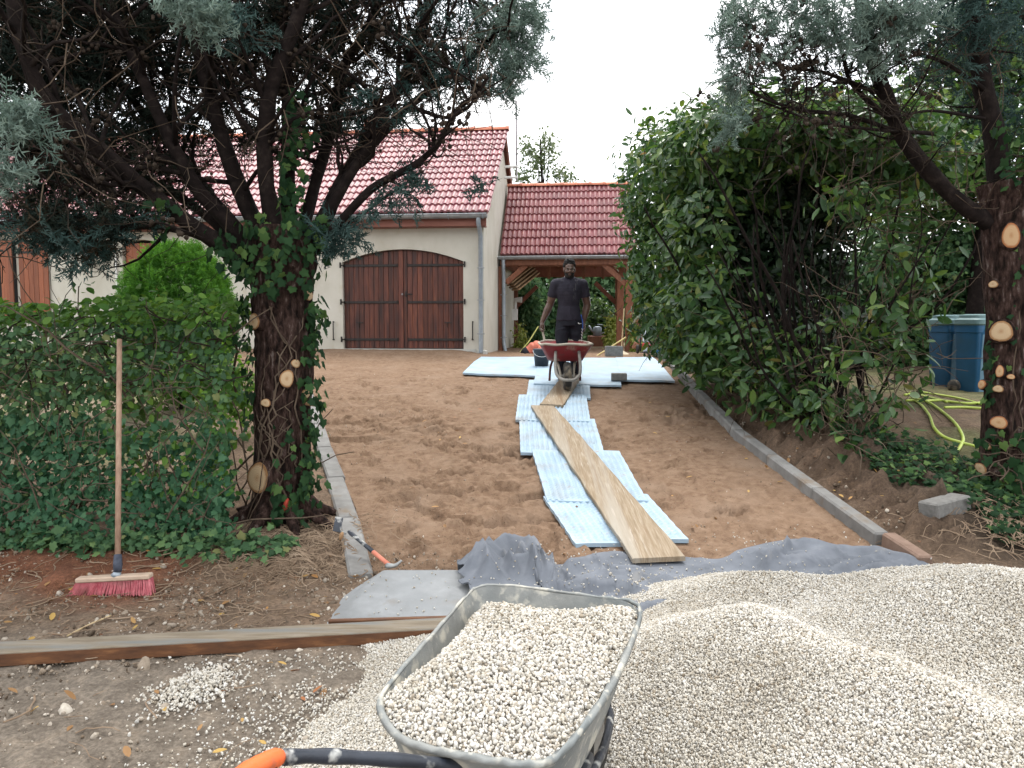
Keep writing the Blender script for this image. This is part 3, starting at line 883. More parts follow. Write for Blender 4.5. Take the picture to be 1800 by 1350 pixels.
for k in range(n):
    x0 = fx0 + .02 + (fx1 - fx0 - .04) * k / n; x1 = fx0 + .02 + (fx1 - fx0 - .04) * (k + 1) / n
    HB().hbox(x0 + .002, x1 - .002, .09, .13, 1.05, f_top - .03, .005).build('front_door_plank', M['shutter_wood'], house)
xq, _ = HP(206, 500, -.02)
HB().htube([(xq, -.035, .9), (xq, -.035, z_wall - .1)], .018, 8).build('wall_pipe', M['white_plastic'], house)
lx, lz0 = HP(158, 465, -.16); _, lz1 = HP(158, 441, -.16)
M['glass'] = mk('glass', [(.3, (.32, .36, .38)), (.7, (.42, .46, .48))], scale=3, rough=.08, bump=0, spec=.6)
lamp = thing('wall_lantern', H(lx, -.16, lz0), 'dark framed wall lantern with glass panes beside the shutter', 'lantern')
m = HB(); m.lathe(H(lx, -.16, lz0 + .01), [(.078, 0), (.085, lz1 - lz0 - .02)], 8); m.build('lamp_glass', M['glass'], lamp)
m = HB()
for k in range(8):
    a = 2 * math.pi * k / 8
    m.htube([(lx + .080 * math.cos(a), -.16 + .080 * math.sin(a), lz0), (lx + .087 * math.cos(a), -.16 + .087 * math.sin(a), lz1)], .006, 6)
m.lathe(H(lx, -.16, lz0 - .012), [(.01, -.01), (.086, 0), (.09, .012), (.08, .016)], 16)
m.lathe(H(lx, -.16, (lz0 + lz1) / 2), [(.088, -.006), (.092, 0), (.088, .006)], 16)
m.lathe(H(lx, -.16, lz1), [(.10, 0), (.10, .012), (.05, .08), (.012, .10), (.012, .14), (.001, .15)], 16)
m.build('lamp_frame', M['iron'], lamp)
m = HB().htube([(lx, .0, lz0 + .05), (lx, -.05, lz0 + .02), (lx, -.10, lz1 + .02)], .011, 8); m.build('lamp_bracket', M['iron'], lamp)

# ------------------------------------------------------------------ aerial on the gable
M['mast'] = mk('mast', [(.3, (.20, .18, .19)), (.7, (.30, .28, .29))], scale=10, rough=.45, bump=0, metal=.6)
ax, azb = HP(908, 318, ROOF_D + .6); _, azt = HP(905, 178, ROOF_D + .6)
aerial = thing('television_aerial', H(ax, ROOF_D + .6, azb), 'television aerial on a thin mast beside the house gable', 'aerial')
m = HB().htube([(ax, ROOF_D + .6, azb), (ax - .01, ROOF_D + .6, azt)], .022, 8); m.build('mast', M['mast'], aerial)
a0 = Vector((ax - .09, ROOF_D + .55, azt - .03)); a1 = Vector((ax + .24, ROOF_D + .25, azt + .62))
m = HB().htube([a0, a1], .010, 6); boom = m.build('boom', M['mast'], aerial)
for k in range(11):
    p = a0.lerp(a1, k / 10); hw = .17 - .008 * k
    HB().htube([p + Vector((-hw, .06, -.02)), p + Vector((hw, -.06, .02))], .006, 5).build('element', M['mast'], aerial)
for py in (293, 312):
    _, z = HP(895, py, ROOF_D + .6)
    HB().htube([(-.0, ROOF_D + .6, z), (ax + .03, ROOF_D + .6, z)], .032, 8).build('mast_bracket', M['white_plastic'], aerial)
# dark chimney pot showing over the ridge behind the tree
cx, cz = HP(655, 208, ROOF_D + .2)
m = HB().hbox(cx - .17, cx + .17, ROOF_D + .03, ROOF_D + .37, z_ridge - .3, cz - .06, .01); m.build('chimney', M['timber_dark'], house)
m = HB().hbox(cx - .21, cx + .21, ROOF_D - .01, ROOF_D + .41, cz - .06, cz, .01); m.build('chimney_cap', M['dark'], house)

# ================================================================== carport against the gable
yF, yRg = 2.35, 4.06                        # eave and ridge in the house frame
cx0, cz_e = HP(876, 450, yF); cx1, _ = HP(1114, 452, yF)
_, cz_r = HP(1000, 326, yRg)
zc = .86                                    # ground under it
carport = thing('carport', H(1.6, 3.5, zc), 'open timber carport with red tiled roof beside the garage', 'carport')
XL0, XR0 = .05, cx1 + .02
m = HB(); deck(m, XL0, XR0 - .02, yF + .05, cz_e - .0, yRg, cz_r - .03); deck(m, XL0, XR0 - .02, 2 * yRg - yF, cz_e, yRg + .005, cz_r - .03)
m.build('roof_deck', M['timber_dark'], carport)
CT = tile_mesh('roof_tile', .226, .34, M['tile_matt'])
nc = 14; cwid = (XR0 - XL0 + .03) / nc
tiles(carport, CT, XR0 + .03, yF - .02, cz_e, yRg, cz_r - .01, nc, 9, cwid, 300)
ridge(carport, XL0, XR0 + .03, yRg, cz_r + .02, 9, .085)
gutter(carport, XL0 - .04, XR0 + .03, yF - .07, cz_e - .03, .065)
HB().hbox(XL0, XR0, yF - .0, yF + .03, cz_e - .21, cz_e - .06, .004).build('fascia_board', M['timber'], carport)
px_l, _ = HP(886, 550, yF + .05)
downpipe(carport, px_l, yF - .07, yF - .02, 0, cz_e - .09, zc + .02, .040, M['zinc_blue'], 1)
yB = 2 * yRg - yF - .1                      # rear row
yb0 = yF + .12
zbt = HP(1000, 468, yb0)[1]                 # underside of the front beam
xr0, _ = HP(1099, 560, yb0); xr1, _ = HP(1113, 560, yb0)
xm0, _ = HP(1081, 560, yF + .9)
xl0, _ = HP(876, 560, yb0); xl1, _ = HP(892, 560, yb0)
xbl, _ = HP(908, 560, yB); xbr, _ = HP(1082, 560, yB)
HB().hbox(XL0, XR0 - .03, yb0 - .06, yb0 + .06, zbt, cz_e - .08, .008).build('front_beam', M['timber'], carport)
for (xa, xb, ya, nm) in ((xl0 + .01, xl1 - .06, yb0, 'post'), (xr0, xr1, yb0, 'post')):
    HB().hbox(xa, xb, ya - .09, ya + .09, zc - .2, zbt, .01).build(nm, M['timber'], carport)
zbB = HP(1000, 487, yB)[1]
HB().hbox(XL0, XR0 - .03, yB - .07, yB + .07, zbB, cz_e - .02, .008).build('rear_beam', M['timber_dark'], carport)
for x in (xbl - .04, xbr + .06):
    HB().hbox(x - .075, x + .075, yB - .08, yB + .08, zc - .2, zbB, .008).build('rear_post', M['timber'], carport)
# a third post between, standing close to the right front post
x3, _ = HP(1090, 560, yF + .95)
HB().hbox(x3 - .085, x3 + .085, yF + .86, yF + 1.04, zc - .2, cz_e - .05, .008).build('post', M['timber'], carport)
# side plates and tie beams
for x in (XL0 + .10, XR0 - .14):
    HB().hbox(x - .06, x + .06, yb0 + .062, yB - .072, zbt + .02, zbt + .20, .006).build('side_plate', M['timber_dark'], carport)
for y in (yF + .95, yF + 1.9):
    HB().hbox(XL0 + .02, XR0 - .05, y - .05, y + .05, zbt + .205, zbt + .36, .006).build('tie_beam', M['timber_dark'], carport)
# short struts between beam and plate, seen under the roof
for px in (965, 1026, 1060):
    x, _ = HP(px, 475, yF + 1.3)
    _, zt_ = HP(px, 466, yF + 1.3); _, zb_ = HP(px, 490, yF + 1.3)
    HB().hbox(x - .035, x + .035, yF + 1.27, yF + 1.33, zb_, zt_ + .30, .004).build('strut', M['timber'], carport)
for k in range(9):
    x = XL0 + .2 + (XR0 - XL0 - .4) * k / 8
    m = HB(); m.hbeam((x, yF + .08, cz_e - .10), (x, yRg - .03, cz_r - .13), .06, .12, .005)
    m.build('rafter', M['timber'], carport)
    m = HB(); m.hbeam((x, 2 * yRg - yF - .08, cz_e - .10), (x, yRg + .03, cz_r - .13), .06, .12, .005)
    m.build('rafter', M['timber'], carport)
# knee braces
def brace(p0, p1, y, w_=.10, mt='timber'):
    (xa, za_), (xb, zb_) = HP(*p0, y), HP(*p1, y)
    m = HB(); m.hbeam((xa, y, za_), (xb, y, zb_), .09, w_, .006); m.build('brace', M[mt], carport)
brace((1059, 463), (1103, 502), yb0 - .01, .12)
brace((1046, 497), (1083, 533), yB, .11, 'timber_dark')
brace((944, 503), (909, 538), yB, .10, 'timber_dark')
brace((925, 466), (890, 497), yb0, .12)
# gable-side wall below, lamp, meter box, cables, paper notice on the post
HB().hbox(.015, .035, yF + .25, yB + .3, zc - .1, zbt + .1).build('side_wall', M['render'], carport)
x_, z_ = HP(905, 553, yF + 1.6)
HB().hbox(x_ - .07, x_ + .07, yF + 1.55, yF + 1.65, z_ - .14, z_ + .14, .008).build('junction_box', M['white_plastic'], carport)
x_, z_ = HP(910, 527, yF + 1.8)
m = HB(); m.lathe(H(x_ - .1, yF + 1.8, z_), [(.03, 0), (.05, .04), (.075, .20), (.06, .21)], 12, HX); m.htube([(x_ - .05, yF + 1.8, z_), (x_ - .06, yF + 1.8, z_ - .25)], .03, 8)
m.build('floodlight', M['white_plastic'], carport)
x_, z_ = HP(1106, 487, yb0 - .095)
HB().hbox(x_ - .07, x_ + .07, yb0 - .097, yb0 - .092, z_ - .05, z_ + .05).build('paper_notice', M['white_plastic'], carport)
x_, z_ = HP(1084, 466, yF + .4)
m = HB(); m.lathe(H(x_, yF + .4, z_ - .05), [(.01, 0), (.07, .02), (.09, .09), (.04, .14)], 12); m.build('ceiling_lamp', M['white_plastic'], carport)
# stored boards lying in the roof on the left
for k, (dx, dz) in enumerate(((0, 0), (.05, -.05), (.10, -.10), (.15, -.15))):
    (xa, za_), (xb, zb_) = HP(893, 498, yF + .35), HP(928, 466, yF + .35)
    m = HB(); m.hbeam((xa + dx, yF + .35 + .05 * k, za_ + dz), (xb + dx, yF + .75 + .05 * k, zb_ + dz), .30, .03, .003)
    o = m.build('stored_board', M['raw_board'])
    tag(o, ['rough board propped under the carport roof, uppermost of four', 'rough board propped under the carport roof, second of four from the top', 'rough board propped under the carport roof, third of four from the top', 'rough board propped under the carport roof, lowest of four'][k], 'board', 'boards stored under the carport roof')
# ================================================================== leaf shapes and foliage tools
def leaf_laurel():
    V = [(0, 0, 0), (0, .35, -.05), (0, .7, -.05), (0, 1, -.10), (.15, .18, .02), (.21, .5, .02), (.13, .82, -.02), (-.15, .18, .02), (-.21, .5, .02), (-.13, .82, -.02)]
    F = [(0, 4, 1), (1, 4, 5), (1, 5, 2), (2, 5, 6), (2, 6, 3), (0, 1, 7), (1, 8, 7), (1, 2, 8), (2, 9, 8), (2, 3, 9)]
    return np.array(V, float), np.array(F)
def leaf_ivy():
    o = [(0, .02), (.20, -.12), (.43, .04), (.36, .24), (.46, .50), (.25, .60), (0, 1.0), (-.25, .60), (-.46, .50), (-.36, .24), (-.43, .04), (-.20, -.12)]
    V = [(0, .28, .06)] + [(x, y, -.05 * abs(x) * 3) for x, y in o]
    n = len(o)
    F = [(0, 1 + k, 1 + (k + 1) % n) for k in range(n)]
    return np.array(V, float), np.array(F)
def leaf_small():
    V = [(0, 0, 0), (.30, .45, .05), (0, 1, -.06), (-.30, .45, .05), (0, .5, -.04)]
    return np.array(V, float), np.array([(0, 1, 4), (1, 2, 4), (2, 3, 4), (3, 0, 4)])
def spray(seed, n=15, wid=.035, curl=.25):
    """flat branched shoot of a cypress: thin ribbons"""
    g = np.random.default_rng(seed); V = []; F = []
    def rib(a, b, w_):
        a = np.array(a); b = np.array(b); d = b - a
        s = np.cross(d, g.normal(size=3)); s /= np.linalg.norm(s) + 1e-9
        k = len(V); V.extend([a - s * w_, a + s * w_, b]); F.append((k, k + 1, k + 2))
    ax = lambda t: np.array([.08 * math.sin(t * 3), t, -curl * t * t])
    for k in range(4): rib(ax(k / 4), ax((k + 1) / 4 + .03), wid * .7)
    for k in range(n):
        t = .10 + .86 * k / (n - 1)
        p = ax(t); sgn = 1 if k % 2 else -1
        a = R(g.uniform(28, 62)); ln = (.42 - .26 * t) * g.uniform(.7, 1.2)
        d = np.array([sgn * math.sin(a), math.cos(a), g.normal(0, .35)]) * ln
        rib(p, p + d, wid)
        for q in range(2):
            p2 = p + d * g.uniform(.3, .8); d2 = d * .5 + g.normal(0, .10, 3) * (1 + ln)
            rib(p2, p2 + d2 * .8, wid * .85)
    return np.array(V), np.array(F)
SPRAYS = [spray(s) for s in (1, 2, 3, 4)]
def leaf_broad():
    V = [(0, 0, 0), (0, .35, -.03), (0, .7, -.04), (0, 1, -.10), (.26, .18, .04), (.34, .48, .04), (.20, .80, -.01), (-.26, .18, .04), (-.34, .48, .04), (-.20, .80, -.01)]
    return np.array(V, float), leaf_laurel()[1]
LAUREL, IVY, SMALL, BROAD = leaf_laurel(), leaf_ivy(), leaf_small(), leaf_broad()

M['cyp_dark'] = leafmat('cyp_dark', [(0, (.006, .011, .009)), (.35, (.012, .020, .016)), (.7, (.022, .030, .022)), (.85, (.030, .022, .014)), (1, (.035, .028, .018))], rough=.75, trans=.08, spec=.1)
M['cyp_blue'] = leafmat('cyp_blue', [(0, (.080, .120, .100)), (.5, (.125, .175, .150)), (1, (.20, .26, .222))], rough=.75, trans=.18, spec=.12)
M['cyp_mid'] = leafmat('cyp_mid', [(0, (.018, .038, .034)), (.5, (.035, .066, .060)), (1, (.065, .105, .095))], rough=.75, trans=.12, spec=.12)
M['thuja'] = leafmat('thuja', [(0, (.040, .130, .020)), (.5, (.070, .20, .032)), (1, (.12, .29, .055))], rough=.7, trans=.25, spec=.15)
M['laurel'] = leafmat('laurel', [(0, (.024, .060, .022)), (.4, (.038, .088, .028)), (.76, (.060, .125, .032)), (.94, (.11, .18, .042)), (.985, (.17, .21, .06)), (1, (.24, .17, .07))], rough=.36, trans=.25, spec=.35)
M['laurel_shaded'] = leafmat('laurel_shaded', [(0, (.006, .015, .007)), (.6, (.013, .030, .013)), (1, (.030, .058, .022))], rough=.5, trans=.08, spec=.3)  # inner leaves: the hollow's shade is put into a darker leaf colour
M['ivy'] = leafmat('ivy', [(0, (.026, .062, .026)), (.4, (.044, .098, .042)), (.75, (.070, .138, .056)), (.95, (.10, .17, .06)), (1, (.15, .16, .06))], rough=.6, trans=.2, spec=.2)
M['ivy_fresh'] = leafmat('ivy_fresh', [(0, (.040, .105, .022)), (.5, (.065, .150, .030)), (1, (.12, .215, .045))], rough=.6, trans=.32, spec=.2)
M['ivy_deep'] = leafmat('ivy_deep', [(0, (.016, .056, .026)), (.5, (.030, .090, .042)), (1, (.060, .135, .065))], rough=.6, trans=.16, spec=.2)
M['garden_leaf'] = leafmat('garden_leaf', [(0, (.022, .058, .018)), (.5, (.045, .095, .026)), (1, (.085, .14, .04))], rough=.5, trans=.25, spec=.3)
M['birch_leaf'] = leafmat('birch_leaf', [(0, (.05, .080, .035)), (.5, (.085, .12, .055)), (1, (.14, .17, .09))], rough=.5, trans=.3, spec=.3)
M['yellow_leaf'] = leafmat('yellow_leaf', [(0, (.12, .17, .03)), (.5, (.22, .27, .06)), (1, (.34, .36, .12))], rough=.5, trans=.3, spec=.3)
M['conifer_bg'] = leafmat('conifer_bg', [(0, (.035, .085, .038)), (.5, (.065, .13, .06)), (1, (.11, .18, .08))], rough=.7, trans=.3, spec=.15)
M['dry_leaf'] = leafmat('dry_leaf', [(0, (.20, .11, .05)), (.4, (.30, .17, .07)), (.7, (.42, .28, .08)), (1, (.25, .08, .04))], rough=.6, trans=.1, spec=.25)
M['bark'] = mk('bark', [(.36, (.009, .006, .005)), (.49, (.034, .020, .016)), (.60, (.066, .040, .033)), (.72, (.18, .15, .135))], scale=30, detail=8, rough=.95, bump=1.0, bscale=34, bdist=.05, spec=.1, stretch=(1, 1, .32), space='World')
M['bark_dark'] = mk('bark_dark', [(.3, (.006, .0045, .004)), (.55, (.014, .010, .009)), (.75, (.030, .023, .019)), (.9, (.07, .058, .048))], scale=14, rough=.95, bump=.8, bscale=40, bdist=.012, spec=.1)
M['twig'] = mk('twig', [(.3, (.05, .036, .026)), (.6, (.10, .074, .054)), (.85, (.17, .14, .10))], scale=8, rough=.9, bump=0, spec=.1)
M['twig_dark'] = mk('twig_dark', [(.3, (.018, .013, .010)), (.6, (.034, .026, .02)), (.85, (.06, .048, .036))], scale=8, rough=.9, bump=0, spec=.1)
def ringmat(name, heart, sap, edge):
    """sawn end grain: growth rings follow the distance from the pith"""
    m = mk(name, [(.3, (1, 1, 1)), (.7, (1, 1, 1))], scale=20, rough=.8, bump=.3, bscale=70, bdist=.003, spec=.15)
    nt = m.node_tree; b = nt.nodes['Principled BSDF']; Ln = nt.links.new
    at = nt.nodes.new('ShaderNodeAttribute'); at.attribute_name = 'rad'
    no = nt.nodes.new('ShaderNodeTexNoise'); no.inputs['Scale'].default_value = 26; no.inputs['Detail'].default_value = 5
    tcn = nt.nodes.new('ShaderNodeTexCoord'); Ln(tcn.outputs['Object'], no.inputs['Vector'])
    a1 = nt.nodes.new('ShaderNodeMath'); a1.operation = 'MULTIPLY_ADD'; a1.inputs[1].default_value = .22; Ln(no.outputs['Fac'], a1.inputs[0]); Ln(at.outputs['Fac'], a1.inputs[2])
    r = _ramp(nt, [(.08, heart), (.45, sap), (.85, sap), (1.0, edge)]); Ln(a1.outputs[0], r.inputs['Fac'])
    si = nt.nodes.new('ShaderNodeMath'); si.operation = 'MULTIPLY'; si.inputs[1].default_value = 62; Ln(a1.outputs[0], si.inputs[0])
    s2 = nt.nodes.new('ShaderNodeMath'); s2.operation = 'SINE'; Ln(si.outputs[0], s2.inputs[0])
    mr = nt.nodes.new('ShaderNodeMapRange'); mr.inputs['From Min'].default_value = -1; mr.inputs['To Min'].default_value = .80; mr.inputs['To Max'].default_value = 1.04; Ln(s2.outputs[0], mr.inputs['Value'])
    hs_ = nt.nodes.new('ShaderNodeHueSaturation'); Ln(r.outputs['Color'], hs_.inputs['Color']); Ln(mr.outputs['Result'], hs_.inputs['Value']); Ln(hs_.outputs['Color'], b.inputs['Base Color'])
    return m
M['cut_wood'] = ringmat('cut_wood', (.32, .19, .10), (.44, .32, .195), (.26, .14, .065))
M['cut_fresh'] = ringmat('cut_fresh', (.33, .175, .08), (.43, .28, .155), (.30, .12, .05))
M['ivy_trunk'] = leafmat('ivy_trunk', [(0, (.009, .028, .011)), (.6, (.018, .048, .018)), (.88, (.034, .078, .024)), (1, (.085, .14, .04))], rough=.7, trans=.2, spec=.12)
M['cone'] = mk('cone', [(.3, (.022, .016, .012)), (.7, (.055, .042, .032))], scale=30, rough=.9, bump=.3, spec=.1)

def foliage(name, batches, mat, parent, kind='stuff'):
    """batches: list of (V, F, A) of triangles -> one mesh"""
    Vs, Fs, As = [], [], []; off = 0
    for V, F, A in batches:
        Vs.append(V); Fs.append(F + off); As.append(A); off += len(V)
    V = np.concatenate(Vs); F = np.concatenate(Fs); A = np.concatenate(As)
    o = mesh_obj(name, V, F, mat, parent, False, {'rnd': A})
    if kind: o['kind'] = kind
    return o
def spray_batch(pos, size, g, outward=None, droop=.35):
    pos = np.asarray(pos); out_ = []
    idx = g.integers(0, 4, len(pos))
    for k in range(4):
        p = pos[idx == k]
        if not len(p): continue
        n = len(p)
        ax = g.normal(size=(n, 3)); ax[:, 2] -= droop
        if outward is not None: ax += outward[idx == k] * 1.2
        nr = g.normal(size=(n, 3))
        Mx = basis_from(nr, ax, size * g.uniform(.6, 1.3, n))
        out_.append(rep(*SPRAYS[k], p, Mx, g.random(n)))
    return out_
def px_blob(g, n, px, py, rx, ry, Y, dY):
    """points spread through an ellipsoid given by where it stands in view and its depth"""
    q = g.normal(size=(n, 3)); q /= np.linalg.norm(q, axis=1)[:, None]; q *= g.random(n)[:, None] ** .45
    C = np.array(P(px, py, Y)); s = Y / FPX
    return C + q * np.array([rx * s, dY, ry * s])
def lump_leaves(g, lumps, leaf, size, dens, spread=.6, droop=.4, shell=(.72, 1.06), jit=.08):
    """lumps: (centre, (rx, ry, rz)); leaves face outward from their lump's surface"""
    out_ = []; PP = []; MM = []
    for c, r in lumps:
        r = np.array(r if hasattr(r, '__len__') else (r, r, r), float)
        area = 4 * math.pi * ((r[0] * r[1]) ** 1.6 / 3 + (r[0] * r[2]) ** 1.6 / 3 + (r[1] * r[2]) ** 1.6 / 3) ** (1 / 1.6)
        n = int(area * dens)
        q = g.normal(size=(n, 3)); q /= np.linalg.norm(q, axis=1)[:, None]
        lum = 1 + .16 * np.sin(q[:, 0] * 5 + c[0] * 3) * np.sin(q[:, 2] * 6 + c[1]) + .10 * np.sin(q[:, 1] * 9 + q[:, 0] * 7)
        p = np.array(c) + q * r * (g.uniform(*shell, n) * lum)[:, None] + g.normal(0, jit, (n, 3))
        nr = q / r; nr /= np.linalg.norm(nr, axis=1)[:, None]
        nr = nr + g.normal(0, spread, (n, 3)); nr[:, 2] += .35
        ax = g.normal(size=(n, 3)); ax[:, 2] -= droop; ax += q * .5
        PP.append(p); MM.append(basis_from(nr, ax, size * g.uniform(.65, 1.25, n)))
    p = np.concatenate(PP); mm = np.concatenate(MM)
    return p, mm
def wander(g, p, d, ln, segs, bend=.25, up=0.0):
    p = Vector(p); d = Vector(d).normalized(); pts = [p.copy()]
    for k in range(segs):
        d = (d + Vector(g.normal(0, bend, 3)) + Vector((0, 0, up))).normalized()
        p = p + d * (ln / segs); pts.append(p.copy())
    return pts
def resample(pts, n):
    """smooth (Catmull-Rom) curve through control points"""
    pts = [Vector(p) for p in pts]
    e = [pts[0] * 2 - pts[1]] + pts + [pts[-1] * 2 - pts[-2]]
    out_ = []
    m = len(pts) - 1
    for k in range(n):
        t = k / (n - 1) * m; i = min(int(t), m - 1); f = t - i
        a, b, c, d = e[i], e[i + 1], e[i + 2], e[i + 3]
        out_.append(.5 * ((2 * b) + (c - a) * f + (2 * a - 5 * b + 4 * c - d) * f * f + (3 * b - a - 3 * c + d) * f ** 3))
    return out_
def rough_tube(name, pts, rad, n, mat, parent, amp=.12, seed=0, lobes=0.0):
    """trunk or limb with uneven bark"""
    m = MB().tube(pts, rad, n, True)
    V = np.array(m.v)
    mcount = len(pts)
    for i in range(mcount):
        c = np.array(pts[i]); blk = V[i * n:(i + 1) * n]
        th = np.arange(n) / n * 2 * math.pi
        s = i * .8
        k = 1 + amp * fbm(np.cos(th) * 2.2 + 5, np.sin(th) * 2.2 + s * .35, 1.5, 3, seed) + amp * .8 * (vn(th * n / 6.2, np.full(n, s * .25), seed + 3) - .5)
        if lobes: k = k + lobes * np.cos(th * 3 + .5)
        V[i * n:(i + 1) * n] = c + (blk - c) * k[:, None]
    return mesh_obj(name, V, m.f, mat, parent, True)
# ================================================================== the two cypresses and the other planting
def cut_stub(tree, cpx, py, rx, ry, trunk_px, trunk_r, Y, fresh=False, stick=.035):
    """sawn-off branch: short bark collar with a pale face"""
    A = P(trunk_px, py, Y)                       # on the trunk's axis
    vd = Vector((A.x, A.y, 0)).normalized(); lat = Vector((vd.y, -vd.x, 0))
    s = max(-.93, min(.93, (cpx - trunk_px) * (Y / FPX) / trunk_r))
    nrm = (lat * s - vd * math.sqrt(1 - s * s) + Vector((0, 0, .06))).normalized()
    c = Vector((A.x, A.y, P(cpx, py, Y - trunk_r * .8).z)) + nrm * (trunk_r * .95)
    k = (Y - trunk_r) / FPX
    rx_, ry_ = rx * k / max(.45, math.sqrt(1 - s * s)), ry * k
    _, sx, up = frame(nrm)
    n = 22; g = np.random.default_rng(int(cpx + py))
    ph = g.uniform(0, 6)
    rim = []
    for q in range(n):
        a = 2 * math.pi * q / n
        w_ = 1 + .07 * math.sin(2 * a + ph) + .05 * math.sin(3 * a + 2 * ph) + g.normal(0, .015)
        rim.append((sx * math.cos(a) * rx_ + up * math.sin(a) * ry_) * w_)
    m = MB()
    V = [c - nrm * .06 + r * 1.35 for r in rim] + [c + nrm * (stick * .6) + r * 1.16 for r in rim] + [c + nrm * stick + r * 1.05 for r in rim]
    F = []
    for j in range(2):
        for q in range(n): F.append((j * n + q, j * n + (q + 1) % n, (j + 1) * n + (q + 1) % n, (j + 1) * n + q))
    F.append(tuple(range(2 * n, 3 * n)))
    st = auto_smooth(m.add(V, F).build('branch_stub', M['bark'], tree), 50)
    m = MB(); V = [c + nrm * (stick + .009)]; F = []; RAD = [0.0]
    for f in (.33, .66, .97): RAD += [f] * n; V += [c + nrm * (stick + .009 + (.0012 if f < .9 else -.004)) + r * f for r in rim]
    for q in range(n): F.append((0, 1 + q, 1 + (q + 1) % n))
    for j in range(2):
        for q in range(n): F.append((1 + j * n + q, 1 + (j + 1) * n + q, 1 + (j + 1) * n + (q + 1) % n, 1 + j * n + (q + 1) % n))
    V += [c + nrm * (stick - .004) + r * .99 for r in rim]
    for q in range(n): F.append((1 + 2 * n + q, 1 + 3 * n + q, 1 + 3 * n + (q + 1) % n, 1 + 2 * n + (q + 1) % n))
    auto_smooth(mesh_obj('sawn_face', V, F, M['cut_fresh' if fresh else 'cut_wood'], st, False, {'rad': RAD + [1.0] * n}), 25)

def limb(tree, ctrl, r0, r1, n=26, sides=10, seed=0, mat='bark'):
    pts = resample([P(*c) for c in ctrl], n)
    rad = [r0 + (r1 - r0) * (k / (n - 1)) ** .8 for k in range(n)]
    rough_tube('limb', pts, rad, sides, M['bark_dark' if mat == 'bark' else mat], tree, .22, seed)
    return pts, rad
def side_shoots(g, limbs, nper, lnr, r0, up=.05, start=.25):
    res = []
    for pts, rad in limbs:
        for k in range(nper):
            i = int(g.uniform(start, 1) * (len(pts) - 2)) + 1
            d = (pts[i + 1 if i + 1 < len(pts) else i] - pts[i - 1]).normalized()
            s = Vector(g.normal(size=3)); s = (s - d * s.dot(d)).normalized()
            dd = (d * g.uniform(.1, .9) + s).normalized()
            ln = g.uniform(*lnr)
            q = wander(g, pts[i], dd, ln, 7, .22, up)
            res.append((q, [max(.003, min(rad[i] * .6, r0) * (1 - .8 * j / 7)) for j in range(8)]))
    return res

def dead_twigs(g, branches, n, lnr, r=.0035, up=-.02, ok=None):
    m = MB()
    for k in range(n):
        q, rd = branches[g.integers(0, len(branches))]
        i = g.integers(1, len(q))
        d = Vector(g.normal(size=3)) + Vector((0, 0, .1))
        w_ = wander(g, q[i], d, g.uniform(*lnr), 5, .30, up)
        if ok is not None and not ok(w_): continue
        m.tube(w_, [r, r, r * .8, r * .7, r * .6, r * .4], 3, False)
    return m
def cone_balls(g, branches, nclus, m, spread=.05, near=None):
    for k in range(nclus):
        q, rd = branches[g.integers(0, len(branches))]
        p = q[g.integers(1, len(q))]
        for j in range(g.integers(2, 9)):
            c = Vector(p) + Vector(g.normal(0, spread, 3)); r = g.uniform(.011, .018)
            m.ell(c, (r, r, r), None, 6, 5)

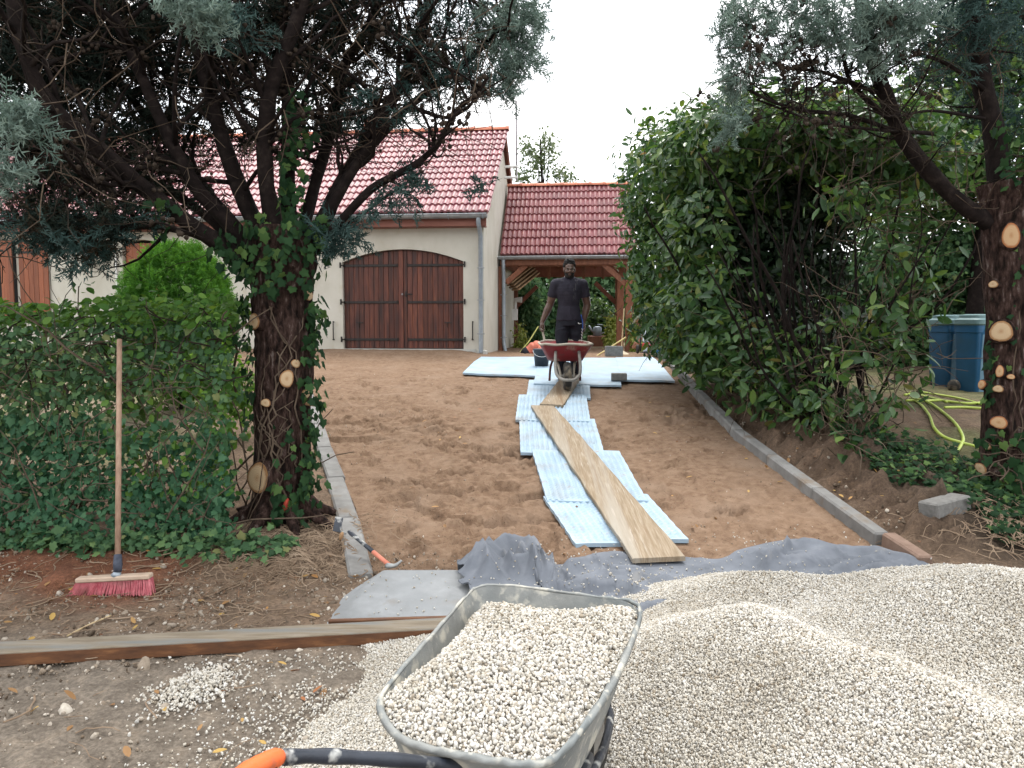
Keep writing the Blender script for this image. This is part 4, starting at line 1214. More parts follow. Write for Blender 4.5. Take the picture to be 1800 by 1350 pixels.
# ------------------------------------------------------------------ left cypress
def left_cypress():
    g = np.random.default_rng(101)
    Y = 5.6
    base = P(498, 915, Y)
    t = thing('cypress_tree', (base.x, base.y, zgf(base.x, base.y)), 'large dark cypress with ivy and sawn branch stubs on its trunk, left of the driveway', 'tree', 'cypresses flanking the driveway')
    zb = zgf(base.x, base.y)
    ctrl = [Vector((base.x, Y, zb - .15)), P(497, 905, Y), P(498, 820, Y), P(500, 700, Y), P(501, 600, Y), P(498, 520, Y), P(500, 455, Y), P(502, 400, Y)]
    pts = resample(ctrl, 60)
    rad = [float(lerp_knots(p.z, [(zb - .2, .27), (zb + .02, .225), (zb + .2, .195), (.7, .195), (1.3, .20), (1.75, .21), (2.0, .235), (2.3, .20), (3, .1)])) for p in pts]
    rough_tube('trunk', pts, rad, 36, M['bark'], t, .16, 4, .02)
    # roots spreading at the foot
    for a in (200, 250, 300, 340, 20, 160):
        d = Vector((math.cos(R(a)), math.sin(R(a)), 0))
        p0 = Vector((base.x, Y, zb + .14)) + d * .12
        q = [p0, p0 + d * .14 + Vector((0, 0, -.10)), p0 + d * .32 + Vector((0, 0, -.16))]
        q[2].z = zgf(q[2].x, q[2].y) - .02
        rough_tube('root', resample(q, 8), [.075, .07, .06, .05, .045, .04, .03, .02], 8, M['bark'], t, .2, a)
    L_ = []
    spec = [
        ([(470, 500, 5.6), (415, 455, 5.5), (350, 405, 5.35), (270, 345, 5.2), (190, 275, 5.05), (95, 190, 4.9), (45, 100, 4.8), (15, -30, 4.75)], .085, .05),
        ([(480, 480, 5.6), (420, 410, 5.6), (345, 330, 5.55), (285, 215, 5.5), (230, 90, 5.5), (170, -40, 5.5)], .080, .045),
        ([(488, 480, 5.62), (450, 400, 5.7), (405, 290, 5.75), (372, 175, 5.8), (348, 75, 5.8), (330, -40, 5.8)], .090, .06),
        ([(498, 480, 5.6), (472, 350, 5.5), (465, 250, 5.45), (478, 150, 5.4), (515, 55, 5.4), (545, -40, 5.4)], .080, .055),
        ([(508, 470, 5.65), (505, 330, 5.75), (508, 200, 5.85), (500, 95, 5.9), (492, -40, 5.9)], .085, .055),
        ([(525, 465, 5.62), (560, 405, 5.7), (598, 325, 5.8), (645, 245, 5.85), (695, 165, 5.9), (735, 75, 5.95), (765, -40, 6.0)], .078, .05),
        ([(535, 455, 5.55), (600, 388, 5.5), (655, 330, 5.45), (725, 292, 5.4), (770, 252, 5.4), (800, 198, 5.4), (840, 162, 5.4), (858, 135, 5.4)], .046, .016),
        ([(540, 440, 5.65), (620, 300, 5.75), (690, 215, 5.8), (765, 150, 5.85), (835, 95, 5.85), (880, 40, 5.85), (905, 0, 5.85)], .058, .02),
        ([(520, 450, 5.7), (552, 330, 5.95), (582, 225, 6.1), (605, 120, 6.2), (645, 50, 6.2), (685, -40, 6.2)], .062, .04),
        ([(455, 490, 5.55), (370, 425, 5.4), (290, 400, 5.25), (200, 398, 5.1), (110, 382, 5.0), (-20, 395, 4.9)], .040, .016),
        ([(470, 470, 5.75), (400, 380, 6.1), (310, 270, 6.5), (215, 150, 6.8), (130, 20, 7.0)], .06, .04),
        ([(455, 470, 5.8), (350, 370, 6.0), (230, 300, 6.2), (110, 250, 6.4), (-10, 210, 6.5)], .05, .03),
        ([(560, 420, 5.6), (625, 385, 5.55), (680, 345, 5.5), (745, 300, 5.5)], .018, .008),
    ]
    for k, (c, a, b) in enumerate(spec):
        L_.append(limb(t, c, a * .80, b * .74, 30, 11, 10 + k))
    br = side_shoots(g, [L_[7], L_[5], L_[8], L_[6]], 12, (.3, .9), .012, .05, .3)
    br += side_shoots(g, L_[:12], 13, (.5, 1.5), .020, .07)
    def crown_ok(q):             # shoots stay inside the outline of the crown
        for p in q:
            u = 900 + FPX * p.x / p.y; v = 675 - FPX * ((p.z - CAMZ) / p.y + math.tan(PITCH))
            if u > 915 or (u > 560 and v > 330 + .0 * u): return False
        return True
    br = [b_ for b_ in br if crown_ok(b_[0])]
    for q, rd in br:
        MB().tube(q, rd, 5, True).build('branch', M['bark_dark'], t, True)
    tw = dead_twigs(g, br + L_, 1500, (.15, .6), .0033, -.02, crown_ok)
    o = tw.build('twigs', M['twig_dark'], t); o['kind'] = 'stuff'
    tw = dead_twigs(g, br + L_[:6], 260, (.3, .9), .0045, -.02, crown_ok)
    o = tw.build('bare_twigs', M['twig'], t); o['kind'] = 'stuff'
    cm = MB(); cone_balls(g, br[48:] + L_[4:9] + L_[:2], 260, cm, .03)
    for ax_, ay_, Yq in ((805, 215, 5.4), (845, 150, 5.4), (785, 235, 5.4), (690, 320, 5.45), (640, 250, 5.85), (700, 160, 5.9), (470, 180, 5.45), (480, 260, 5.45), (500, 130, 5.85)):
        for j in range(14):
            c = P(ax_, ay_, Yq) + Vector(g.normal(0, .045, 3)); r = g.uniform(.012, .019); cm.ell(c, (r, r, r), None, 7, 5)
    o = cm.build('cones', M['cone'], t, True); o['kind'] = 'stuff'
    # foliage
    dark = [(60, 60, 150, 110, 6.0, 1.0, 680), (230, 50, 170, 100, 6.2, 1.0, 560), (120, 180, 170, 100, 6.2, 1.0, 520), (330, 130, 130, 130, 6.5, .9, 330),
            (440, 60, 140, 90, 6.3, .9, 420), (420, 200, 90, 90, 6.6, .6, 160), (560, 60, 110, 90, 6.2, .8, 300), (600, 180, 90, 70, 6.3, .6, 70),
            (680, 50, 110, 70, 6.2, .8, 150), (740, 110, 80, 60, 6.0, .5, 50), (60, 310, 110, 60, 5.7, .8, 150), (190, 310, 110, 60, 5.9, .8, 120), (270, 260, 90, 80, 6.2, .6, 110),
            (40, 250, 90, 70, 5.6, .7, 220), (330, 340, 70, 60, 6.0, .5, 24), (120, 385, 120, 22, 5.1, .4, 70), (560, 200, 60, 70, 6.1, .5, 50)]
    B = []
    for px, py, rx, ry, Yc, dY, n in dark:
        B += spray_batch(px_blob(g, n, px, py, rx, ry, Yc, dY), .17, g)
    # the crown goes on above, out of view; added to shade the limbs
    for c, r, n in (((-3.4, 6.3, 4.9), (2.2, 1.3, .9), 700), ((-1.6, 6.2, 5.0), (1.5, 1.2, 1.0), 480), ((-2.2, 6.4, 6.2), (1.4, 1.2, 1.0), 300), ((-4.8, 5.6, 4.5), (1.1, 1.1, .8), 220)):
        q = g.normal(size=(n, 3)); q /= np.linalg.norm(q, axis=1)[:, None]; q *= g.random(n)[:, None] ** .4
        B += spray_batch(np.array(c) + q * np.array(r), .34, g)
    foliage('foliage', B, M['cyp_dark'], t)
    B = []
    for px, py, rx, ry, Yc, dY, n in ((95, 418, 60, 16, 5.0, .35, 34), (150, 440, 48, 18, 5.0, .3, 44), (225, 400, 50, 18, 5.05, .3, 16), (30, 400, 40, 14, 5.0, .3, 12),
                                      (690, 350, 50, 24, 5.45, .15, 34), (725, 325, 35, 18, 5.45, .12, 22), (610, 405, 45, 25, 5.5, .2, 42), (585, 430, 40, 18, 5.5, .2, 30), (850, 330, 18, 12, 5.5, .1, 8),
                                      (800, 60, 80, 70, 5.9, .4, 90), (760, 130, 60, 50, 5.8, .4, 60), (640, 200, 50, 40, 5.9, .4, 40), (840, 140, 40, 25, 5.6, .3, 36), (720, 205, 20, 20, 5.6, .2, 12), (420, 45, 60, 40, 5.2, .3, 50)):
        B += spray_batch(px_blob(g, n, px, py, rx, ry, Yc, dY), .15, g)
    foliage('foliage_green', B, M['cyp_mid'], t)
    B = []
    for px, py, rx, ry, Yc, dY, n in ((150, 420, 70, 18, 5.0, .3, 50), (90, 395, 90, 16, 5.0, .3, 40), (225, 380, 60, 22, 5.0, .3, 30)):
        B += spray_batch(px_blob(g, n, px, py, rx, ry, Yc, dY), .15, g)
    foliage('foliage_brown', B, M['cyp_dark'], t)
    B = []
    for px, py, rx, ry, Yc, dY, n in ((905, 40, 48, 55, 5.8, .35, 150), (925, 95, 30, 38, 5.8, .25, 70), (885, 130, 34, 40, 5.75, .25, 70), (860, 70, 45, 50, 5.8, .3, 80), (940, 30, 22, 36, 5.8, .2, 40), (905, 165, 18, 14, 5.75, .12, 12),
                                      (335, 12, 42, 26, 4.3, .2, 70), (365, 30, 24, 16, 4.3, .15, 24), (20, 205, 40, 26, 3.9, .2, 46), (-8, 300, 34, 42, 3.8, .2, 62), (45, 225, 26, 16, 3.9, .15, 14)):
        B += spray_batch(px_blob(g, n, px, py, rx, ry, Yc, dY), .13, g)
    foliage('foliage_blue', B, M['cyp_blue'], t)
    # a bough carrying the tufts nearest the viewer
    MB().tube(resample([P(95, 190, 4.9), P(60, 200, 4.4), P(20, 230, 3.95), P(-10, 290, 3.8)], 10), [.025, .022, .02, .018, .016, .014, .012, .01, .008, .006], 6).build('branch', M['bark_dark'], t, True)
    MB().tube(resample([P(370, 160, 5.75), P(365, 70, 5.2), P(345, 20, 4.4), P(335, -10, 4.25)], 10), [.025, .022, .02, .018, .016, .014, .012, .01, .008, .006], 6).build('branch', M['bark_dark'], t, True)
    for a in ((535, 521, 7, 10), (456, 569, 10, 14), (516, 642, 8, 8), (503, 668, 13, 15), (531, 697, 7.5, 9), (473, 710, 8, 8), (461, 842, 19, 27)):
        cut_stub(t, *a, 498, .195, Y)
    p = P(503, 888, Y - .2)
    m = MB().ell((p.x, p.y - .005, p.z), (.020, .02, .055), rotm(0, .3, 0), 10, 8); m.build('red_scar', mk('scar', [(.3, (.25, .02, .015)), (.7, (.40, .06, .03))], scale=30, rough=.7, bump=.4), t, True)
    p = P(545, 707, Y); MB().tube([(p.x - .05, Y - .06, p.z), (p.x + .06, Y - .10, p.z - .01)], .012, 8).build('branch_stub', M['cut_wood'], t)
    # ivy: stems hugging the bark and leaves
    sm = MB()
    for k in range(13):
        th = R(g.uniform(195, 345)); z0 = zb + g.uniform(.0, .5); z1 = z0 + g.uniform(.4, 1.4); n = 16; q = []
        for j in range(n):
            z = z0 + (z1 - z0) * j / (n - 1); th += g.normal(0, .15)
            r = float(np.interp(z, [zb, zb + .2, 1.3, 1.9, 2.3], [.225, .20, .205, .225, .20])) + .010
            x0 = np.interp(z, [p_.z for p_ in pts], [p_.x for p_ in pts])
            q.append((x0 + r * math.cos(th), Y + r * math.sin(th), z))
        rr = g.uniform(.004, .009)
        sm.tube(q, [rr * (1 - .5 * j / n) for j in range(n)], 5)
    o = sm.build('ivy_stems', M['twig'], t); o['kind'] = 'stuff'
    sites = []; nrm = []
    def ring(n, z0, z1, t0, t1, ext=.05, pw=1.0):
        for k in range(n):
            z = z0 + (z1 - z0) * g.random() ** pw; th = R(g.uniform(t0, t1))
            r = float(np.interp(z, [zb, zb + .2, 1.3, 1.9, 2.3, 3], [.225, .20, .205, .235, .26, .1])) + .02 + abs(g.normal(0, ext))
            x0 = np.interp(z, [p_.z for p_ in pts], [p_.x for p_ in pts])
            sites.append((x0 + r * math.cos(th), Y + r * math.sin(th), z)); nrm.append((math.cos(th), math.sin(th), .15))
    ring(150, 1.80, 2.30, 190, 350, .05)
    ring(80, 1.3, 1.8, 315, 365, .04); ring(50, 1.3, 1.8, 175, 225, .05)
    ring(120, .35, 1.2, 318, 362, .05); ring(30, .9, 1.3, 180, 215, .03); ring(22, .2, .9, 270, 325, .02); ring(50, zb, zb + .30, 270, 360, .06)
    for a0, a1, n in (((505, 440, 5.5), (520, 180, 5.62), 150), ((460, 480, 5.5), (380, 425, 5.35), 60), ((300, 395, 5.2), (270, 345, 5.1), 14), ((545, 440, 5.5), (560, 400, 5.6), 30)):
        A, Bq = P(*a0), P(*a1)
        for k in range(n):
            p_ = A.lerp(Bq, g.random()) + Vector(g.normal(0, .06, 3)); sites.append(tuple(p_)); nrm.append((g.normal(0, .4), -1, .2))
    sites = np.array(sites); nrm = np.array(nrm) + g.normal(0, .35, (len(nrm), 3))
    ax = g.normal(0, .5, (len(sites), 3)); ax[:, 2] -= 1
    mats = basis_from(nrm, ax, .068 * g.uniform(.5, 1.25, len(sites)))
    leaf_parts(t, sites, mats, IVY, M['ivy_trunk'], 'ivy_leaf', 300, g)
    return t

LEAFME = {}
def leaf_parts(root, pos, mats, leaf, mat, name, keep, g):
    """the leaves nearest the viewer as parts of their own, the rest as one mass"""
    dist = np.linalg.norm(pos - np.array([0, 0, CAMZ]), axis=1)
    inv = (np.abs(pos[:, 0]) / pos[:, 1] < .68) & (pos[:, 2] < CAMZ + pos[:, 1] * .42)
    order = np.argsort(np.where(inv, dist, dist + 100))
    key = (name, mat.name)
    if key not in LEAFME: LEAFME[key] = raw_mesh(name, leaf[0], leaf[1], mat, False, {'rnd': np.zeros(len(leaf[0]))})
    o0 = np.array(ORG[root.name])
    for i in order[:keep]:
        o = bpy.data.objects.new(name, LEAFME[key]); col.objects.link(o); o.parent = root
        mm = Matrix(mats[i].tolist()).to_4x4(); mm.translation = Vector(pos[i] - o0)
        o.matrix_basis = mm
    rest = order[keep:]
    if len(rest): foliage(name + '_mass', [rep(*leaf, pos[rest], mats[rest], g.random(len(rest)))], mat, root)

# ------------------------------------------------------------------ right cypress
def right_cypress():
    g = np.random.default_rng(202)
    Y = 5.9
    b = P(1766, 880, Y); zb = zgf(b.x, Y)
    t = thing('cypress_tree', (b.x, Y, zb), 'cypress with blue-green tufts and pale sawn stubs right of the driveway', 'tree', 'cypresses flanking the driveway')
    pts = resample([Vector((b.x, Y, zb - .2)), P(1766, 860, Y), P(1766, 700, Y), P(1768, 560, Y), P(1766, 440, Y), P(1764, 370, Y), P(1758, 320, Y)], 50)
    rad = [float(np.interp(p.z, [zb - .2, zb + .05, zb + .3, 1.5, 2.4, 2.9, 3.3], [.22, .19, .155, .14, .15, .165, .13])) for p in pts]
    rough_tube('trunk', pts, rad, 32, M['bark'], t, .16, 7, .02)
    L_ = []
    spec = [([(1752, 400, 5.9), (1700, 368, 5.85), (1645, 315, 5.8), (1592, 250, 5.75), (1562, 180, 5.7), (1532, 95, 5.65), (1505, -40, 5.6)], .07, .045),
            ([(1764, 390, 5.9), (1748, 250, 6.0), (1728, 150, 6.05), (1716, 60, 6.1), (1708, -40, 6.1)], .085, .06),
            ([(1775, 390, 5.9), (1802, 330, 5.9), (1850, 230, 5.9), (1880, 60, 5.9)], .06, .04),
            ([(1595, 240, 5.75), (1500, 205, 5.6), (1400, 192, 5.5), (1330, 165, 5.4), (1290, 130, 5.4)], .020, .008),
            ([(1560, 170, 5.7), (1450, 128, 5.55), (1370, 115, 5.45), (1310, 60, 5.4)], .018, .007),
            ([(1640, 235, 5.8), (1540, 228, 5.65), (1440, 215, 5.55), (1330, 175, 5.45)], .016, .007),
            ([(1580, 225, 5.75), (1500, 150, 5.7), (1480, 90, 5.6), (1450, 20, 5.6)], .022, .01),
            ([(1735, 160, 6.0), (1660, 110, 5.9), (1600, 90, 5.8), (1560, 60, 5.7)], .018, .008),
            ([(1740, 210, 6.0), (1640, 195, 5.8), (1570, 205, 5.6), (1520, 190, 5.5)], .014, .006)]
    for k, (c, a, bb) in enumerate(spec): L_.append(limb(t, c, a, bb, 26, 10 if k < 3 else 7, 40 + k))
    br = side_shoots(g, L_, 8, (.3, .8), .010, .03)
    for q, rd in br[:60]: MB().tube(q, rd, 5, True).build('branch', M['bark_dark'], t, True)
    o = dead_twigs(g, br + L_[3:], 600, (.12, .5), .003).build('twigs', M['twig_dark'], t); o['kind'] = 'stuff'
    o = dead_twigs(g, L_[:3], 90, (.3, .9), .004).build('bare_twigs', M['twig'], t); o['kind'] = 'stuff'
    cm = MB(); cone_balls(g, br[:60] + L_[3:], 90, cm, .028)
    o = cm.build('cones', M['cone'], t, True); o['kind'] = 'stuff'
    B = []
    for px, py, rx, ry, Yc, dY, n in ((1285, 55, 24, 70, 5.4, .25, 100), (1290, 150, 22, 36, 5.4, .2, 50), (1345, 25, 60, 36, 5.4, .3, 70), (1420, 40, 50, 40, 5.4, .3, 74), (1500, 35, 70, 34, 5.35, .3, 120), (1555, 60, 55, 32, 5.35, .3, 90),
                                      (1600, 25, 80, 26, 5.3, .3, 100), (1470, 90, 40, 20, 5.4, .25, 26), (1290, 215, 18, 30, 5.3, .15, 34), (1380, 90, 30, 24, 5.4, .25, 16), (1330, 110, 30, 30, 5.45, .25, 16), (1540, 100, 36, 18, 5.3, .2, 26)):
        B += spray_batch(px_blob(g, n, px, py, rx, ry, Yc, dY), .13, g)
    foliage('foliage_blue', B, M['cyp_blue'], t)
    B = []
    for px, py, rx, ry, Yc, dY, n in ((1680, 40, 90, 60, 5.9, .5, 130), (1760, 60, 70, 80, 6.2, .5, 120), (1640, 110, 80, 50, 6.1, .4, 50), (1420, 140, 70, 40, 5.8, .3, 14), (1340, 90, 50, 60, 5.7, .3, 20), (1480, 100, 80, 50, 5.9, .4, 26), (1730, 200, 70, 50, 6.3, .4, 40)):
        B += spray_batch(px_blob(g, n, px, py, rx, ry, Yc, dY), .15, g)
    for c, r, n in (((4.0, 6.3, 5.0), (1.6, 1.2, 1.0), 420), ((4.2, 6.3, 6.1), (1.2, 1.1, 1.0), 220), ((2.4, 5.6, 4.7), (.9, .7, .5), 120)):
        q = g.normal(size=(n, 3)); q /= np.linalg.norm(q, axis=1)[:, None]; q *= g.random(n)[:, None] ** .4
        B += spray_batch(np.array(c) + q * np.array(r), .32, g)
    foliage('foliage_green', B, M['cyp_mid'], t)
    for a in ((1774, 418, 13, 24, True), (1752, 502, 7, 7, False), (1762, 585, 17, 20, False), (1759, 745, 13, 12, True), (1758, 686, 8, 7, False), (1760, 655, 6, 12, True), (1774, 664, 6, 5, True), (1737, 681, 6, 9, True), (1735, 833, 12, 10, False), (1785, 841, 8, 10, False), (1744, 791, 6, 6, False)):
        cut_stub(t, *a[:4], 1767, .15, Y, a[4], .03)
    sm = MB()
    for k in range(16):
        th = R(g.uniform(195, 345)); z0 = zb + g.uniform(0, .7); z1 = z0 + g.uniform(.5, 1.6); q = []
        for j in range(14):
            z = z0 + (z1 - z0) * j / 13; th += g.normal(0, .10)
            r = float(np.interp(z, [zb, zb + .3, 1.5, 2.4], [.19, .155, .14, .15])) + .012
            q.append((b.x + r * math.cos(th), Y + r * math.sin(th), z))
        sm.tube(q, g.uniform(.003, .008), 5)
    for k in range(30):      # cut runners sprawling round the foot
        q = wander(g, (b.x + g.normal(0, .15), Y - .2 + g.normal(0, .06), zb + .12 + g.random() * .25), (g.normal(), -.4, .2), g.uniform(.2, .5), 7, .5, -.05)
        sm.tube(q, g.uniform(.002, .006), 4)
    o = sm.build('ivy_stems', M['twig'], t); o['kind'] = 'stuff'
    S = []; Nn = []
    def ring(n, z0, z1, t0, t1, ext):
        for k in range(n):
            z = g.uniform(z0, z1); th = R(g.uniform(t0, t1)); r = .165 + abs(g.normal(0, ext))
            S.append((b.x + r * math.cos(th), Y + r * math.sin(th), z)); Nn.append((math.cos(th), math.sin(th), .2))
    ring(110, 2.55, 3.1, 180, 350, .08); ring(70, 1.0, 2.6, 300, 365, .07); ring(60, .9, 2.5, 178, 205, .03); ring(120, zb, zb + .45, 180, 360, .13); ring(30, 1.2, 2.4, 220, 320, .01)
    S = np.array(S); Nn = np.array(Nn) + g.normal(0, .35, (len(Nn), 3)); ax = g.normal(0, .5, (len(S), 3)); ax[:, 2] -= 1
    leaf_parts(t, S, basis_from(Nn, ax, .075 * g.uniform(.55, 1.25, len(S))), IVY, M['ivy_trunk'], 'ivy_leaf', 200, g)

left_cypress()
right_cypress()

# ------------------------------------------------------------------ clipped hedge overgrown with ivy, left
def hedge():
    g = np.random.default_rng(303)
    x0, x1, y0, y1, top = -5.3, -1.93, 5.12, 6.0, 1.70
    h = thing('hedge', ((x0 + x1) / 2, 5.5, zgf(-3.5, 5.5)), 'clipped leafy hedge overgrown with ivy behind the broom', 'hedge')
    def front_y(x, z): return y0 + .10 * fbm(x, z, 1.3, 3, 5) + .14 * np.clip(.6 - z, 0, 1) * -1.2
    # small stems
    sm = MB()
    for k in range(210):
        x = g.uniform(x0, x1); z = .05 if g.random() < .6 else g.uniform(.3, 1.3)
        q = wander(g, (x, g.uniform(y0 + .05, y1), z), (g.normal(0, .5), g.normal(0, .3) - .1, 1), g.uniform(.5, 1.4), 7, .25)
        q = [Vector((p.x, max(p.y, y0 - .05), min(p.z, top))) for p in q]
        r = g.uniform(.003, .011); sm.tube(q, [r * (1 - .6 * j / 7) for j in range(8)], 4)
    for k in range(160):
        x = g.uniform(x0, x1); q = wander(g, (x, y0 - .02, g.uniform(.2, 1.5)), (g.normal(), -.2, g.normal(0, .6)), g.uniform(.2, .6), 6, .35)
        sm.tube(q, g.uniform(.002, .004), 3)
    o = sm.build('stems', M['twig'], h); o['kind'] = 'stuff'
    def batch(n, zr, depth, size, mat_leaf, xr=(x0, x1), thin=None):
        x = g.uniform(*xr, n); z = g.uniform(*zr, n)
        y = front_y(x, z) + np.abs(g.normal(0, depth, n))
        if thin is not None:
            keep = g.random(n) < thin(x, z); x, y, z = x[keep], y[keep], z[keep]; n = len(x)
        p = np.stack([x, y, z + .02], 1)
        nr = g.normal(0, .55, (n, 3)); nr[:, 1] -= 1; nr[:, 2] += .45
        ax = g.normal(0, .6, (n, 3)); ax[:, 2] -= .9
        return p, basis_from(nr, ax, size * g.uniform(.55, 1.25, n))
    # gaps: the right end of the hedge is thin and lets the garden show
    def thin(x, z):
        gap = np.exp(-(((x + 2.30) / .30) ** 2 + ((z - .93) / .22) ** 2)) + .8 * np.exp(-(((x + 2.55) / .25) ** 2 + ((z - .62) / .12) ** 2)) + .7 * np.exp(-(((x + 3.75) / .3) ** 2 + ((z - 1.0) / .12) ** 2))
        hole = .5 * sstep(.15, .5, fbm(x, z, 2.4, 2, 9))
        return np.clip(1 - .93 * gap - hole * sstep(1.5, 1.2, z), 0.03, 1)
    p1, m1 = batch(5200, (.0, .95), .10, .055, None, thin=thin)
    p2, m2 = batch(3600, (.75, 1.55), .13, .050, None, thin=thin)
    p3, m3 = batch(2600, (.1, 1.6), .42, .055, None, thin=lambda x, z: thin(x, z) * .9)
    leaf_parts(h, p1, m1, IVY, M['ivy_deep'], 'ivy_leaf', 300, g)
    n = len(p2); hf = g.random(n) < .5
    foliage('hedge_leaves', [rep(*IVY, p2[hf], m2[hf], g.random(hf.sum())), rep(*BROAD, p2[~hf], m2[~hf] * 1.1, g.random((~hf).sum()))], M['ivy'], h)
    cm = MB()                       # clipped woody ends under the top
    for k in range(200):
        x = g.uniform(x0, x1); q = wander(g, (x, y0 + g.uniform(-.0, .12), g.uniform(1.15, 1.62)), (g.normal(), -.5, g.normal(.1, .6)), g.uniform(.06, .28), 4, .3)
        cm.tube(q, g.uniform(.0022, .0055), 4)
    o = cm.build('clipped_twigs', M['twig_dark'], h); o['kind'] = 'stuff'
    n = len(p3); foliage('inner_leaves', [rep(*IVY, p3, m3, g.random(n))], M['ivy'], h)
    # top: fresh shoots
    n = 2600; x = g.uniform(x0, x1, n); y = g.uniform(y0 - .04, y1, n); z = top - .16 * g.random(n) + .10 * fbm(x, y, 1.8, 3, 8) + .03
    lift = (g.random(n) < .12) & (fbm(x, y, 3.0, 2, 4) > .05); z = z + np.where(lift, g.uniform(0, .14, n), 0)
    nr = g.normal(0, .5, (n, 3)); nr[:, 2] += 1; nr[:, 1] -= .4; ax = g.normal(0, 1, (n, 3)); ax[:, 1] -= .3
    foliage('top_leaves', [rep(*BROAD, np.stack([x, y, z], 1), basis_from(nr, ax, .062 * g.uniform(.55, 1.3, n)), g.random(n))], M['ivy_fresh'], h)
    n = 900; x = g.uniform(-2.75, x1, n); z = g.uniform(.4, 1.65, n); y = front_y(x, z) + np.abs(g.normal(0, .25, n))
    keep = g.random(n) < thin(x, z); x, y, z = x[keep], y[keep], z[keep]; n = len(x)
    nr = g.normal(0, .6, (n, 3)); nr[:, 1] -= .8; nr[:, 2] += .6; ax = g.normal(0, .7, (n, 3)); ax[:, 2] -= .5
    foliage('fresh_leaves', [rep(*BROAD, np.stack([x, y, z], 1), basis_from(nr, ax, .062 * g.uniform(.6, 1.2, n)), g.random(n))], M['ivy_fresh'], h)
    # one stray shoot standing above the hedge
    s0 = P(137, 545, 5.35)
    q = [s0, s0 + Vector((.005, 0, .08)), s0 + Vector((.012, 0, .165))]
    MB().tube(q, .004, 5).build('shoot', M['twig'], h)
    for dx, dz, rz in ((-.05, .15, .9), (-.03, .11, 1.4), (.035, .15, -1.0)):
        mm = np.array(rotm(R(70), 0, rz)) * .06
        foliage('shoot_leaf', [rep(*SMALL, np.array([[s0.x + dx * .4, s0.y, s0.z + dz]]), mm[None], [.6])], M['ivy'], h, None)
    # trailing skirt of ivy on the soil below
    n = 1500; x = g.uniform(x0, -1.45, n); y = 5.10 - np.abs(g.normal(0, .16, n)) * (1 + .8 * fbm(x, x * 0, 1.2, 2, 3)); z = zg(x, y) + .015 + np.abs(g.normal(0, .05, n))
    nr = g.normal(0, .45, (n, 3)); nr[:, 2] += .9; nr[:, 1] -= .5; ax = g.normal(0, 1, (n, 3))
    foliage('trailing_ivy', [rep(*IVY, np.stack([x, y, z], 1), basis_from(nr, ax, .058 * g.uniform(.5, 1.2, n)), g.random(n))], M['ivy'], h)
hedge()

# ------------------------------------------------------------------ bright green clipped conifer by the front door
def thuja():
    g = np.random.default_rng(404); Y = 9.2
    c = P(312, 520, Y); zb = zgf(c.x, Y)
    t = thing('thuja_shrub', (c.x, Y, zb), 'rounded bright green conifer shrub in front of the cream wall', 'shrub')
    MB().tube([(c.x, Y, zb - .1), (c.x, Y, zb + 1.0)], [.06, .03], 8).build('trunk', M['bark_dark'], t)
    B = []
    n = 11000; q = g.normal(size=(n, 3)); q /= np.linalg.norm(q, axis=1)[:, None]
    top = P(318, 432, Y).z; cz = (top + zb) / 2 + .05; rx = 90 * Y / FPX
    lump = 1 + .05 * np.sin(q[:, 0] * 9 + q[:, 2] * 4) + .04 * np.sin(q[:, 0] * 17 + 2)
    p = np.array([c.x, Y, cz]) + q * np.array([rx, .62, top - cz]) * (lump * g.uniform(.86, 1.0, n))[:, None]
    p[:, 2] = np.maximum(p[:, 2], zb + .05)
    ax = q * .8 + g.normal(0, .3, (n, 3)); ax[:, 2] += 1.2
    idx = g.integers(0, 4, n)
    for k in range(4):
        i = idx == k
        B.append(rep(*SPRAYS[k], p[i], basis_from(g.normal(size=(i.sum(), 3)), ax[i], .10 * g.uniform(.6, 1.3, i.sum())), g.random(i.sum())))
    foliage('foliage', B, M['thuja'], t)
    B = []                       # brown inner twigs on the shaded right side
    p = np.array([c.x + .35, Y - .1, cz - .15]) + g.normal(0, .18, (260, 3))
    B = spray_batch(p, .12, g); foliage('dry_foliage', B, M['cyp_dark'], t)
thuja()

